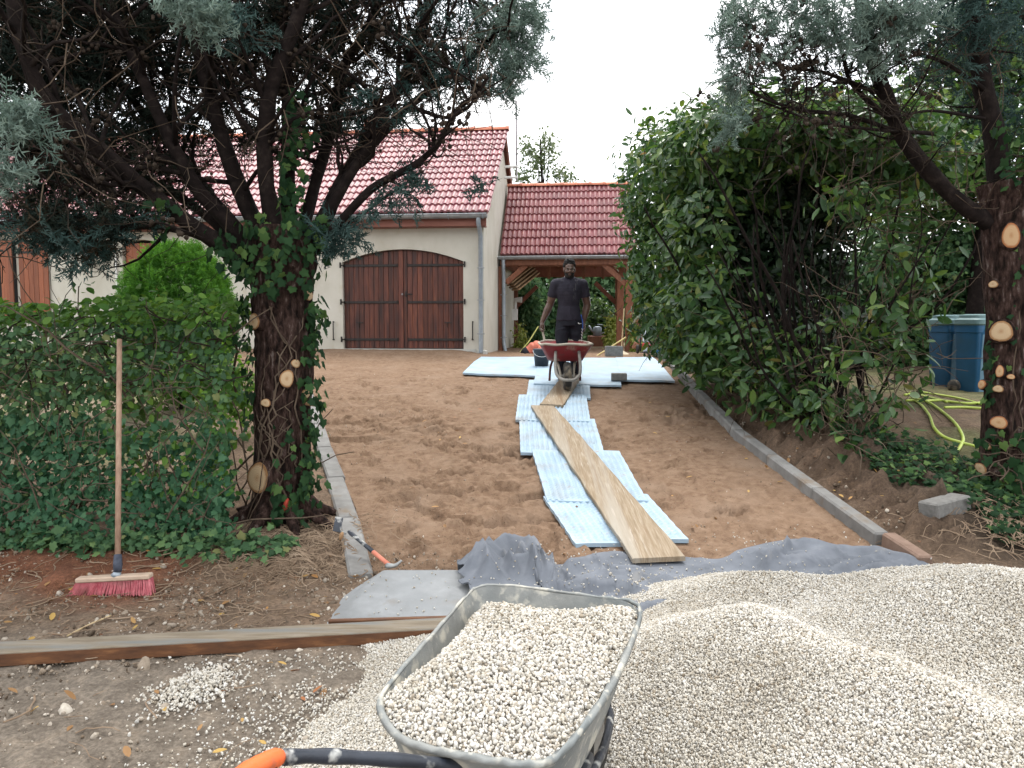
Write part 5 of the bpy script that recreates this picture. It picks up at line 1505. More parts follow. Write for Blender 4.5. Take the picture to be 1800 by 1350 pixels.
# ------------------------------------------------------------------ tall laurel hedge on the right, hollowed on its near end
def laurel():
    g = np.random.default_rng(505)
    b = P(1530, 730, 7.2)
    t = thing('laurel_hedge', (b.x, 8.0, zgf(b.x, 8.0)), 'tall glossy laurel hedge overhanging the right kerb, hollow and leggy at its near end', 'hedge')
    def Lm(px, py, Y, r): return (tuple(P(px, py, Y)), r)
    face = [Lm(1178, 335, 11.6, (.75, .9, .95)), Lm(1195, 455, 11.3, (.75, .9, .85)), Lm(1205, 545, 10.8, (.72, .9, .62)), Lm(1235, 285, 10.2, (.75, .9, .72)), Lm(1262, 420, 9.8, (.72, .9, .9)),
            Lm(1262, 545, 9.4, (.66, .8, .62)), Lm(1300, 245, 9.2, (.62, .8, .45)), Lm(1275, 615, 8.9, (.50, .6, .36)), Lm(1230, 590, 9.6, (.4, .5, .4))]
    top = [Lm(1370, 232, 8.9, (.62, .8, .36)), Lm(1450, 240, 8.7, (.6, .8, .34)), Lm(1535, 258, 8.5, (.6, .8, .36)), Lm(1600, 290, 8.6, (.5, .7, .4)), Lm(1420, 215, 9.6, (.8, .8, .35)), Lm(1545, 225, 9.8, (.8, .8, .4))]
    low = [Lm(1345, 668, 8.2, (.42, .5, .26)), Lm(1400, 700, 7.8, (.36, .4, .22)), Lm(1320, 610, 8.4, (.35, .4, .3)), Lm(1462, 722, 7.3, (.30, .3, .18)), Lm(1390, 630, 8.0, (.3, .35, .3))]
    back = [Lm(1350, 360, 9.9, (.75, .5, .95)), Lm(1450, 345, 10.2, (.7, .5, .62)), Lm(1330, 500, 9.8, (.6, .5, .75)), Lm(1420, 470, 10.2, (.6, .45, .62)), Lm(1380, 590, 9.6, (.6, .4, .5)), Lm(1540, 300, 9.8, (.6, .5, .4)), Lm(1480, 590, 10.4, (.5, .4, .4))]
    rightc = [Lm(1560, 560, 7.3, (.36, .35, .34)), Lm(1485, 640, 7.0, (.30, .3, .24)), Lm(1590, 640, 7.2, (.27, .3, .28)), Lm(1545, 712, 6.9, (.30, .3, .18)), Lm(1500, 775, 6.6, (.20, .2, .13)),
              Lm(1575, 455, 7.6, (.36, .4, .30)), Lm(1610, 530, 7.5, (.20, .3, .3)), Lm(1490, 345, 7.6, (.32, .4, .22)), Lm(1475, 560, 7.6, (.25, .3, .3)), Lm(1560, 370, 7.9, (.35, .4, .3))]
    pf, mf = lump_leaves(g, face, LAUREL, .135, 330, .65, .3, (.70, 1.08), .07)
    pt, mt = lump_leaves(g, top, LAUREL, .135, 320, .6, .2, (.65, 1.1), .06)
    pl, ml = lump_leaves(g, low, LAUREL, .135, 210, .7, .35, (.5, 1.15), .06)
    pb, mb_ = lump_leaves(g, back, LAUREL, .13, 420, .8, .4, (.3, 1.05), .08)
    pr, mr = lump_leaves(g, rightc, LAUREL, .145, 62, .6, .9, (.30, 1.2), .05)
    # keep the trimmed near end open: no outer leaves where it was cut back
    def hollow(p):
        u = 900 + FPX * p[:, 0] / p[:, 1]; v = p[:, 2]
        return ~((p[:, 1] < 9.9) & (u > 1285) & (u < 1640) & (v > 1.1) & (v < 2.95) & (g.random(len(p)) < .95))
    k = hollow(pf); pf, mf = pf[k], mf[k]
    k = hollow(pt); pt, mt = pt[k], mt[k]
    foliage('leaves', [rep(*LAUREL, pf, mf, g.random(len(pf))), rep(*LAUREL, pt, mt, g.random(len(pt)))], M['laurel'], t)
    foliage('inner_leaves', [rep(*LAUREL, pb, mb_, g.random(len(pb)))], M['laurel_shaded'], t)
    pp = np.concatenate([pr, pl]); mm = np.concatenate([mr, ml])
    leaf_parts(t, pp, mm, LAUREL, M['laurel'], 'leaf', 300, g)
    # stems
    n = 0
    for k in range(34):
        bx, by = b.x + float(np.clip(g.normal(-.12, .25), -.5, .5)), 7.3 + abs(g.normal(0, .7)); bz = zgf(bx, by) - .05
        q = wander(g, (bx, by, bz), (g.normal(-.15, .38), g.normal(.05, .2), 1), g.uniform(1.8, 3.0), 12, .10, .05)
        r = g.uniform(.010, .028)
        MB().tube(q, [r * (1 - .65 * j / 12) for j in range(13)], 6).build('stem', M['bark_dark'], t, True)
    for k in range(30):         # stems of the drive-side face
        Yq = g.uniform(8.2, 12); bx = max(2.92, 3.15 + g.normal(0, .25)); bz = zgf(bx, Yq) - .05
        q = wander(g, (bx, Yq, bz), (float(np.clip(g.normal(-.3, .2), -.6, .2)), g.normal(0, .15), 1), g.uniform(1.2, 2.2), 10, .09, .06)
        r = g.uniform(.010, .022); MB().tube(q, [r * (1 - .65 * j / 10) for j in range(11)], 5).build('stem', M['bark_dark'], t, True)
    m = MB()
    for k in range(700):
        c, r = (face + low + rightc + top)[g.integers(0, len(face + low + rightc + top))]
        p = np.array(c) + g.normal(0, .45, 3) * np.array(r)
        m.tube(wander(g, p, g.normal(size=3) + np.array([-.2, -.3, .1]), g.uniform(.2, .7), 5, .3), [.006, .005, .0045, .004, .003, .002], 3, False)
    o = m.build('twigs', M['twig'], t); o['kind'] = 'stuff'
laurel()

# ------------------------------------------------------------------ generic leafy masses of the background
def leafy(name, base, label, cat, lumps, leaf, size, dens, mat, group=None, seed=1, trunk=None, spread=.7, shell=(.4, 1.05)):
    g = np.random.default_rng(seed)
    t = thing(name, base, label, cat, group)
    p, mm = lump_leaves(g, lumps, leaf, size, dens, spread, .3, shell, .08)
    foliage('foliage', [rep(*leaf, p, mm, g.random(len(p)))], M[mat], t)
    if trunk:
        top = trunk[1]
        rough_tube('trunk', resample([Vector(base) + Vector((0, 0, -.2)), Vector(base).lerp(Vector(top), .5) + Vector((.08, 0, 0)), Vector(top)], 14), [trunk[0] * (1 - .7 * k / 13) for k in range(14)], 10, M['bark_dark'], t, .15, seed)
        for c, r in lumps[:6]:
            a = Vector(base).lerp(Vector(top), g.uniform(.45, .95))
            MB().tube(resample([a, a.lerp(Vector(c), .5) + Vector((0, 0, -.15)), Vector(c)], 8), [trunk[0] * .4 * (1 - .75 * k / 7) for k in range(8)], 6).build('branch', M['bark_dark'], t, True)
    return t
def PL(px, py, Y, rx, ry, rd=None):
    s = Y / FPX
    return (tuple(P(px, py, Y)), (rx * s, rd if rd else rx * s, ry * s))
def gb(px, Y): x = (px - 900) / FPX * Y; return (x, Y, zgf(x, Y))

leafy('ivy_bank', gb(1640, 13.5), 'wall of ivy behind the blue bins', 'ivy', [PL(1600, 470, 13.5, 120, 95, .7), PL(1700, 480, 13.2, 110, 110, .7), PL(1500, 520, 14, 110, 90, .7), PL(1640, 580, 13.4, 110, 70, .6), PL(1780, 500, 13, 90, 120, .7), PL(1540, 610, 13.6, 110, 55, .6), PL(1820, 620, 12.6, 100, 70, .6)], IVY, .095, 330, 'ivy', None, 21)
leafy('background_tree', gb(1700, 12.5), 'dense dark leafy tree rising behind the right cypress', 'tree', [PL(1700, 300, 12.5, 110, 90, .9), PL(1620, 340, 12.8, 90, 70, .8), PL(1790, 260, 12.3, 110, 110, .9), PL(1760, 130, 12.5, 100, 100, .9), PL(1660, 190, 13, 70, 60, .7), PL(1820, 60, 12.5, 100, 100, .9), PL(1690, 230, 13.2, 100, 90, .8), PL(1650, 130, 13.2, 60, 60, .7), PL(1730, 60, 12.9, 80, 80, .8)], LAUREL, .15, 130, 'garden_leaf', None, 22, (.16, P(1740, 140, 12.6)), .9)
leafy('background_tree', gb(1560, 15.5), 'lighter green tree top showing between the laurel and the right cypress', 'tree', [PL(1560, 260, 15.5, 90, 50, .9), PL(1480, 240, 16, 80, 40, .9), PL(1640, 250, 15.5, 80, 70, .9), PL(1600, 200, 15.8, 50, 30, .7), PL(1560, 360, 15.2, 120, 70, .9), PL(1450, 330, 15.4, 100, 70, .8)], LAUREL, .15, 110, 'garden_leaf', None, 23, (.14, P(1560, 240, 15.6)), .9)
# behind the carport
leafy('conifer_hedge', gb(960, 24.5), 'dark conifer hedge at the back of the garden seen through the carport', 'hedge', [PL(900, 520, 24.5, 50, 100, .9), PL(960, 530, 24.3, 55, 95, .9), PL(1020, 530, 24.6, 55, 95, .9), PL(1080, 520, 24.4, 50, 95, .9), PL(940, 590, 24, 50, 50, .8), PL(1050, 590, 24.1, 60, 48, .8)], SMALL, .22, 150, 'conifer_bg', None, 24, None, .9)
leafy('conifer_tree', gb(925, 21.5), 'dark columnar conifer behind the left carport post', 'tree', [PL(926, 545, 21.5, 26, 65, .45), PL(926, 600, 21.5, 28, 40, .45)], SMALL, .16, 420, 'conifer_bg', None, 25)
leafy('garden_shrub', gb(914, 19.8), 'yellow-leaved shrub beside the left rear carport post', 'shrub', [PL(914, 596, 19.8, 9, 26, .25), PL(918, 616, 19.8, 8, 14, .2)], SMALL, .10, 300, 'yellow_leaf', None, 26)
leafy('garden_shrub', gb(1068, 21), 'rounded mid-green shrub in the garden beyond the carport', 'shrub', [PL(1056, 575, 21.3, 24, 42, .4), PL(1046, 560, 21.5, 16, 34, .4)], SMALL, .13, 420, 'garden_leaf', None, 27)
leafy('garden_shrub', gb(1078, 19.4), 'yellow-green shrub against the right rear carport post', 'shrub', [PL(1076, 585, 19.4, 7, 34, .2), PL(1072, 606, 19.4, 6, 16, .2)], SMALL, .11, 380, 'yellow_leaf', None, 28)
leafy('garden_shrub', gb(1124, 17.2), 'lime-green leafy shrub right of the carport post', 'shrub', [PL(1124, 595, 17.2, 12, 34, .25), PL(1118, 570, 17.2, 8, 16, .2)], SMALL, .12, 360, 'yellow_leaf', None, 29)
leafy('conifer_tree', gb(1140, 20), 'green conifer between the carport and the laurel hedge', 'tree', [PL(1128, 495, 20, 26, 36, .5), PL(1135, 540, 20, 34, 45, .5), PL(1150, 590, 20, 40, 40, .5)], SMALL, .15, 330, 'conifer_bg', None, 30)
# thin birch over the carport roof
leafy('birch_tree', gb(955, 27), 'airy birch showing above the carport ridge', 'tree', [PL(945, 285, 27, 34, 34, .8), PL(930, 262, 27, 22, 28, .6), PL(966, 262, 27, 22, 30, .6), PL(985, 305, 27, 26, 22, .7), PL(920, 310, 27, 22, 24, .6), PL(958, 240, 27, 9, 16, .4), PL(1000, 318, 27, 18, 14, .5)], SMALL, .13, 62, 'birch_leaf', None, 31, (.10, P(950, 245, 27)), 1.0, (.1, 1.1))
# shrubs behind the left hedge
leafy('garden_shrub', gb(395, 7.6), 'light green bush behind the thin end of the left hedge', 'shrub', [PL(410, 690, 7.6, 55, 65, .3), PL(350, 660, 7.8, 50, 50, .3)], IVY, .06, 480, 'ivy_fresh', None, 32)
leafy('garden_shrub', gb(120, 7.8), 'low green bush behind the left part of the hedge', 'shrub', [PL(110, 650, 7.8, 120, 60, .4), PL(-40, 640, 7.8, 110, 70, .4), PL(240, 680, 7.8, 60, 55, .4)], IVY, .065, 380, 'garden_leaf', None, 33)
# ivy carpet on the right bank
def ivy_carpet():
    g = np.random.default_rng(606); n = 8000
    x = g.uniform(2.95, 5.2, n); y = g.uniform(4.9, 7.6, n)
    d = fbm(x, y, 1.1, 3, 12) + .8 * np.exp(-(((x - 3.35) / .45) ** 2 + ((y - 6.2) / .55) ** 2)) + .9 * np.exp(-(((x - 3.8) / .5) ** 2 + ((y - 5.5) / .35) ** 2))
    k = (d > .16) & (x - lerp_knots(y, XRK) > .55); x, y = x[k], y[k]; n = len(x)
    z = zg(x, y) + .02 + np.abs(g.normal(0, .05, n))
    nr = g.normal(0, .4, (n, 3)); nr[:, 2] += 1; nr[:, 1] -= .35; ax = g.normal(0, 1, (n, 3))
    o = foliage('ivy_carpet', [rep(*IVY, np.stack([x, y, z], 1), basis_from(nr, ax, .052 * g.uniform(.55, 1.3, n)), g.random(n))], M['ivy_trunk'], None)
    tag(o, 'ivy ground cover on the bank right of the driveway', 'ivy', None, 'stuff')
ivy_carpet()
# ================================================================== loose stone, made of single pebbles
def G(px, py, dz=0.0):
    """ground point under a pixel"""
    lo, hi = 1.0, 40.0
    d = ray(px, py)
    f = lambda Y: CAMZ + d.z * Y / d.y - (zgf(d.x * Y / d.y, Y) + dz)
    for k in range(50):
        mid = (lo + hi) / 2
        if f(mid) > 0: lo = mid
        else: hi = mid
    return Vector((d.x * lo / d.y, lo, zgf(d.x * lo / d.y, lo) + dz))

def pebble_mat(name, cols):
    m = bpy.data.materials.new(name); m.use_nodes = True
    nt = m.node_tree; b = nt.nodes['Principled BSDF']; Ln = nt.links.new
    oi = nt.nodes.new('ShaderNodeObjectInfo'); r = _ramp(nt, cols); r.color_ramp.interpolation = 'LINEAR'
    Ln(oi.outputs['Random'], r.inputs['Fac'])
    tcn = nt.nodes.new('ShaderNodeTexCoord'); n = nt.nodes.new('ShaderNodeTexNoise'); n.inputs['Scale'].default_value = 3.0; n.inputs['Detail'].default_value = 4
    Ln(tcn.outputs['Object'], n.inputs['Vector'])
    r2 = _ramp(nt, [(.3, (.72, .70, .66)), (.6, (1, 1, 1))]); Ln(n.outputs['Fac'], r2.inputs['Fac'])
    mi = nt.nodes.new('ShaderNodeMix'); mi.data_type = 'RGBA'; mi.blend_type = 'MULTIPLY'; mi.inputs['Factor'].default_value = 1
    Ln(r.outputs['Color'], mi.inputs['A']); Ln(r2.outputs['Color'], mi.inputs['B'])
    ge = nt.nodes.new('ShaderNodeNewGeometry'); n3 = nt.nodes.new('ShaderNodeTexNoise'); n3.inputs['Scale'].default_value = 2.1; n3.inputs['Detail'].default_value = 4; Ln(ge.outputs['Position'], n3.inputs['Vector'])
    r3 = _ramp(nt, [(.32, (.86, .84, .81)), (.5, (.98, .975, .965)), (.68, (1.04, 1.04, 1.05))]); Ln(n3.outputs['Fac'], r3.inputs['Fac'])       # dusty and washed patches
    m2_ = nt.nodes.new('ShaderNodeMix'); m2_.data_type = 'RGBA'; m2_.blend_type = 'MULTIPLY'; m2_.inputs['Factor'].default_value = 1
    Ln(mi.outputs['Result'], m2_.inputs['A']); Ln(r3.outputs['Color'], m2_.inputs['B']); Ln(m2_.outputs['Result'], b.inputs['Base Color'])
    b.inputs['Roughness'].default_value = .85; b.inputs['Specular IOR Level'].default_value = .2
    return m
M['gravel'] = pebble_mat('gravel', [(0, (.27, .225, .17)), (.04, (.41, .36, .295)), (.16, (.47, .435, .372)), (.4, (.53, .50, .445)), (.7, (.585, .56, .515)), (.93, (.65, .635, .60)), (.98, (.48, .465, .44)), (1, (.40, .39, .37))])
M['gravel_bed'] = mk('gravel_bed', [(.3, (.40, .36, .30)), (.6, (.54, .50, .44))], scale=90, rough=.95, bump=.6, bscale=120, bdist=.01, spec=.1, space='World')
M['stones'] = pebble_mat('stones', [(0, (.10, .075, .055)), (.3, (.19, .145, .105)), (.6, (.28, .23, .18)), (.85, (.40, .355, .30)), (1, (.55, .50, .43))])

def pebble_tree(name, mat, sub=2):
    t = bpy.data.node_groups.new(name, 'GeometryNodeTree')
    t.interface.new_socket('Geometry', in_out='INPUT', socket_type='NodeSocketGeometry')
    t.interface.new_socket('Geometry', in_out='OUTPUT', socket_type='NodeSocketGeometry')
    N_ = t.nodes.new; Ln = t.links.new
    gi, go = N_('NodeGroupInput'), N_('NodeGroupOutput')
    j = N_('GeometryNodeJoinGeometry')
    for k, (sc_, amp) in enumerate((((1.0, .82, .62), .55), ((1.15, .78, .70), .7), ((.9, .85, .55), .6), ((1.25, .7, .66), .75), ((.95, .9, .78), .6))):
        ic = N_('GeometryNodeMeshIcoSphere'); ic.inputs['Radius'].default_value = .5; ic.inputs['Subdivisions'].default_value = sub
        po = N_('GeometryNodeInputPosition')
        ns = N_('ShaderNodeTexNoise'); ns.inputs['Scale'].default_value = 1.7; ns.inputs['Detail'].default_value = 1
        of = N_('ShaderNodeVectorMath'); of.operation = 'ADD'; of.inputs[1].default_value = (3.7 * k, 1.3 * k, 9.1 * k)
        Ln(po.outputs[0], of.inputs[0]); Ln(of.outputs[0], ns.inputs['Vector'])
        sb = N_('ShaderNodeVectorMath'); sb.operation = 'SUBTRACT'; sb.inputs[1].default_value = (.5, .5, .5); Ln(ns.outputs['Color'], sb.inputs[0])
        sca = N_('ShaderNodeVectorMath'); sca.operation = 'SCALE'; sca.inputs['Scale'].default_value = amp; Ln(sb.outputs[0], sca.inputs[0])
        sp = N_('GeometryNodeSetPosition'); Ln(ic.outputs[0], sp.inputs['Geometry']); Ln(sca.outputs[0], sp.inputs['Offset'])
        tr = N_('GeometryNodeTransform'); tr.inputs['Scale'].default_value = sc_; Ln(sp.outputs[0], tr.inputs['Geometry'])
        sh = N_('GeometryNodeSetShadeSmooth'); Ln(tr.outputs[0], sh.inputs['Geometry'])
        sm = N_('GeometryNodeSetMaterial'); sm.inputs['Material'].default_value = mat; Ln(sh.outputs[0], sm.inputs['Geometry'])
        g2 = N_('GeometryNodeGeometryToInstance'); Ln(sm.outputs[0], g2.inputs[0]); Ln(g2.outputs[0], j.inputs[0])
    na = N_('GeometryNodeInputNamedAttribute'); na.data_type = 'FLOAT_VECTOR'; na.inputs['Name'].default_value = 'rot'
    ns_ = N_('GeometryNodeInputNamedAttribute'); ns_.data_type = 'FLOAT'; ns_.inputs['Name'].default_value = 'scl'
    cm = N_('FunctionNodeCompare'); cm.data_type = 'FLOAT'; cm.operation = 'GREATER_THAN'; cm.inputs['B'].default_value = 1e-5
    Ln(ns_.outputs['Attribute'], cm.inputs['A'])
    rv = N_('FunctionNodeRandomValue'); rv.data_type = 'INT'
    [s for s in rv.inputs if s.name == 'Max' and s.type == 'INT'][0].default_value = 4
    ip = N_('GeometryNodeInstanceOnPoints'); ip.inputs['Pick Instance'].default_value = True
    Ln(gi.outputs[0], ip.inputs['Points']); Ln(j.outputs[0], ip.inputs['Instance']); Ln(cm.outputs[0], ip.inputs['Selection'])
    Ln(na.outputs['Attribute'], ip.inputs['Rotation']); Ln(ns_.outputs['Attribute'], ip.inputs['Scale'])
    Ln([s for s in rv.outputs if s.type == 'INT'][0], ip.inputs['Instance Index'])
    jo = N_('GeometryNodeJoinGeometry'); Ln(gi.outputs[0], jo.inputs[0]); Ln(ip.outputs[0], jo.inputs[0])
    Ln(jo.outputs[0], go.inputs[0])
    return t
PT = {'gravel': pebble_tree('pebbles', M['gravel'], 2), 'stones': pebble_tree('field_stones', M['stones'], 2)}
def pebbles(name, pts, size, g, kind='gravel', surf=None, parent=None, smat=None, flat=.5):
    """surf: optional (V, F) bed below the stones"""
    pts = np.asarray(pts); n = len(pts)
    scl = size * np.clip(g.lognormal(-.03, .25, n), .5, 2.0); rot = g.uniform(0, 6.28, (n, 3)); rot[:, :2] *= flat
    if surf is not None:
        V0, F0 = surf; V = np.concatenate([V0, pts]); scl = np.concatenate([np.zeros(len(V0)), scl]); rot = np.concatenate([np.zeros((len(V0), 3)), rot]); F = F0
    else:
        V, F = pts, np.zeros((0, 3), int)
    V = V - (np.array(ORG[parent.name]) if parent is not None else 0)
    me = bpy.data.meshes.new(name); me.vertices.add(len(V)); me.vertices.foreach_set('co', V.astype(np.float32).ravel())
    if len(F):
        k = F.shape[1]; me.loops.add(F.size); me.loops.foreach_set('vertex_index', F.astype(np.int32).ravel()); me.polygons.add(len(F)); me.polygons.foreach_set('loop_start', np.arange(0, F.size, k, dtype=np.int32))
    me.update(calc_edges=True)
    a = me.attributes.new('scl', 'FLOAT', 'POINT'); a.data.foreach_set('value', scl.astype(np.float32))
    a = me.attributes.new('rot', 'FLOAT_VECTOR', 'POINT'); a.data.foreach_set('vector', rot.astype(np.float32).ravel())
    me.materials.append(smat or M['gravel_bed'])
    if len(F): me.polygons.foreach_set('use_smooth', np.ones(len(F), dtype=bool))
    o = link(name, me, parent)
    md = o.modifiers.new('pebbles', 'NODES'); md.node_group = PT[kind]
    o['kind'] = 'stuff'
    return o

def seg_d(X, Y, a, b):
    ax, ay = a; bx, by = b; dx, dy = bx - ax, by - ay
    t = np.clip(((X - ax) * dx + (Y - ay) * dy) / (dx * dx + dy * dy), 0, 1)
    return np.hypot(X - ax - t * dx, Y - ay - t * dy)
def pile_h(X, Y):
    """height of the tipped gravel above z = 0"""
    X, Y = X + .16 * fbm(X, Y, .9, 3, 74), Y + .16 * fbm(X, Y, .9, 3, 75)
    h1 = .49 - .56 * np.hypot(seg_d(X, Y, (1.02, 3.02), (1.75, 1.5)), .10)
    h2 = .52 - .46 * np.hypot(seg_d(X, Y, (2.15, 3.45), (3.6, 2.3)), .12)
    h3 = .27 - .40 * seg_d(X, Y, (1.25, 4.05), (2.1, 3.8))
    h4 = .080 - .17 * seg_d(X, Y, (-.28, 3.45), (-.50, 2.0))
    h = np.log(np.exp(14 * h1) + np.exp(14 * h2) + np.exp(14 * h3) + np.exp(14 * h4)) / 14
    return h + .035 * fbm(X, Y, 1.3, 3, 71) + .022 * fbm(X, Y, 4, 3, 72)
def build_pile():
    g = np.random.default_rng(707)
    xs = np.arange(-1.0, 4.6, .05); ys = np.arange(.7, 5.0, .05)
    X, Y = np.meshgrid(xs, ys); Z = pile_h(X, Y)
    i = np.arange(X.size).reshape(X.shape)
    F = np.stack([i[:-1, :-1], i[:-1, 1:], i[1:, 1:], i[1:, :-1]], -1).reshape(-1, 4)
    V = np.stack([X, Y, Z - .012], -1).reshape(-1, 3)
    ok = (Z > zg(X, Y) - .05).ravel(); F = F[ok[F].all(1)]
    used = np.unique(F); rm = -np.ones(len(V), int); rm[used] = np.arange(len(used)); V, F = V[used], rm[F]
    # stones: two jittered layers where the pile can be seen
    P_ = []
    for lay, sp in ((0, .0077), (1, .0125)):
        gx, gy = np.meshgrid(np.arange(-1.0, 3.6, sp), np.arange(1.2, 4.9, sp)); gx, gy = gx.ravel(), gy.ravel()
        gx = gx + g.uniform(-.5, .5, gx.size) * sp; gy = gy + g.uniform(-.5, .5, gy.size) * sp
        vis = (np.abs(gx) / gy < .72) & (gy > 1.25)
        h = pile_h(gx, gy); vis &= h > zg(gx, gy) + .0 
        gx, gy, h = gx[vis], gy[vis], h[vis]
        P_.append(np.stack([gx, gy, h + g.uniform(-.004, .003, len(gx)) + lay * .004], 1))
    gx, gy = np.meshgrid(np.arange(.5, 4.5, .0115), np.arange(.8, 4.9, .0115)); gx, gy = gx.ravel() + g.uniform(-.006, .006, gx.size), gy.ravel() + g.uniform(-.006, .006, gy.size)
    h = pile_h(gx, gy); k = ~((np.abs(gx) / gy < .72) & (gy > 1.25) & (gx < 3.6)) & (h > zg(gx, gy)) & (gx / gy < 2.2)
    P_.append(np.stack([gx[k], gy[k], h[k] + g.uniform(-.003, .003, k.sum())], 1))
    # fringe and strays
    n = 6500; x = g.normal(-.80, .30, n); y = g.normal(2.85, .50, n)
    k = (y > 1.3) & (y < 3.75) & (g.random(n) < np.clip(1.25 + x * .8, .05, 1)); x, y = x[k], y[k]
    P_.append(np.stack([x, y, zg(x, y) + .006], 1))
    n = 380; x = g.uniform(-1.9, -.3, n); y = g.uniform(1.5, 3.7, n); P_.append(np.stack([x, y, zg(x, y) + .007], 1))
    n = 700; x = g.normal(.75, .42, n); y = g.normal(4.35, .25, n); P_.append(np.stack([x, y, np.maximum(cloth_z(x, y), pile_h(x, y)) + .006], 1))
    n = 60; x = g.uniform(-.95, .0, n); y = g.uniform(3.95, 4.5, n); P_.append(np.stack([x, y, slab_z(y) + .006], 1))
    n = 130; x = g.normal(1.75, .28, n); y = g.normal(4.75, .22, n); P_.append(np.stack([x, y, cloth_z(x, y) + .005], 1))
    o = pebbles('gravel_pile', np.concatenate(P_), .0099, g, 'gravel', (V, F))
    tag(o, 'big heap of pale gravel tipped across the driveway entrance', 'gravel', None, 'stuff')
    # small spill on the dark track
    q = g.normal(size=(1500, 2)) * np.array([.075, .10])
    c = P(342, 1212, 3.24); x = c.x + q[:, 0] + .12 * q[:, 1]; y = 3.24 + q[:, 1]
    z = zg(x, y) + .045 * np.exp(-(((x - c.x) / .09) ** 2 + ((y - 3.24) / .11) ** 2)) * g.random(1500) + .006
    o = pebbles('gravel_heap', np.stack([x, y, z], 1), .0125, g)
    tag(o, 'small spill of white gravel on the dark earth below the broom', 'gravel', None, 'stuff')
    # pale stones and grit in the verge
    n = 20000; x = g.uniform(-3.8, 1.0, n); y = g.uniform(1.6, 5.0, n)
    k = g.random(n) < np.clip(.35 + .9 * fbm(x, y, 1.4, 3, 73) + .5 * np.exp(-(((x + 1.5) / .7) ** 2 + ((y - 4.15) / .35) ** 2)), .03, 1); x, y = x[k], y[k]
    s = np.full(len(x), 1.0)
    o = pebbles('verge_stones', np.stack([x, y, zg(x, y) + .003], 1), .0065 * (1 + g.pareto(2.2, len(x)).clip(0, 3.2)), g, 'stones'); tag(o, 'grit and small stones in the earth verge on the left', 'stones', None, 'stuff')
    n = 120; x = g.uniform(-3.2, -.9, n); y = np.where(g.random(n) < .5, g.normal(4.15, .25, n), g.uniform(2, 4.6, n))
    o = pebbles('verge_stones', np.stack([x, y, zg(x, y) + .002], 1), .036, g, 'stones'); tag(o, 'larger pale stones half sunk in the verge near the broom', 'stones', None, 'stuff')
    n = 240; x = g.uniform(2.8, 4.2, n); y = g.uniform(5.2, 13, n); x = lerp_knots(y, XRK) + .2 + np.abs(g.normal(0, .25, n))
    o = pebbles('bank_stones', np.stack([x, y, zg(x, y) + .006], 1), .022, g, 'stones'); tag(o, 'small stones and clods along the earth bank beyond the right kerb', 'stones', None, 'stuff')
    n = 700; y = g.uniform(4.6, 12, n); u = g.random(n); x = lerp_knots(y, XLK) * (1 - u) + lerp_knots(y, XRK) * u
    o = pebbles('sand_grit', np.stack([x, y, d_drive(x, y) + drive_relief(x, y) - .008], 1), .011, g, 'stones'); tag(o, 'grit scattered over the driveway sand', 'stones', None, 'stuff')

# ------------------------------------------------------------------ concrete apron slab with a chamfered end
def slab_z(y): return .035 + (np.asarray(y) - 3.93) / .62 * .065
M['apron'] = mk('apron', [(.3, (.19, .195, .195)), (.55, (.265, .272, .275)), (.78, (.35, .357, .36))], scale=4, rough=.75, bump=.25, bscale=40, bdist=.004, spec=.3, space='World', blotch=[(6, (.20, .16, .12), .58, .75), (3, (.235, .245, .25), .5, .7)])
def apron():
    f = lambda x, y, z: (x, y, z)
    V = [f(-.96, 3.93, .0), f(.25, 3.93, .0), f(.25, 4.56, .0), f(-.90, 4.56, .0),
         f(-.86, 3.935, .045), f(.25, 3.935, .045), f(.25, 4.55, .148), f(-.80, 4.55, .148),
         f(-.955, 3.95, .028), f(-.965, 4.20, .02), f(-.92, 4.50, .10), f(-.86, 4.1, .075), f(-.865, 4.25, .085)]
    # sloped top from a grid so that it can carry unevenness
    xs = np.linspace(-.99, .25, 60); ys = np.linspace(3.92, 4.57, 34); X, Y = np.meshgrid(xs, ys)
    edge = np.minimum(1, np.minimum((X + .99) / .14, 1)); Z = slab_z(Y) * (.15 + .85 * np.clip((X + .99 - .10 * np.clip((Y - 4.3) / .3, 0, 1)) / .13, 0, 1)) + .004 * fbm(X, Y, 6, 3, 5)
    lip = np.clip((Y - 3.92) / .03, 0, 1); Z = Z * (.25 + .75 * lip)
    back = np.clip((4.57 - Y) / .02, 0, 1); Z = Z * (.1 + .9 * back)
    i = np.arange(X.size).reshape(X.shape)
    F = np.stack([i[:-1, :-1], i[:-1, 1:], i[1:, 1:], i[1:, :-1]], -1).reshape(-1, 4)
    o = mesh_obj('concrete_slab', np.stack([X, Y, Z], -1).reshape(-1, 3), F, M['apron'], None, True)
    tag(o, 'sloping grey concrete slab at the foot of the driveway', 'slab')
apron()

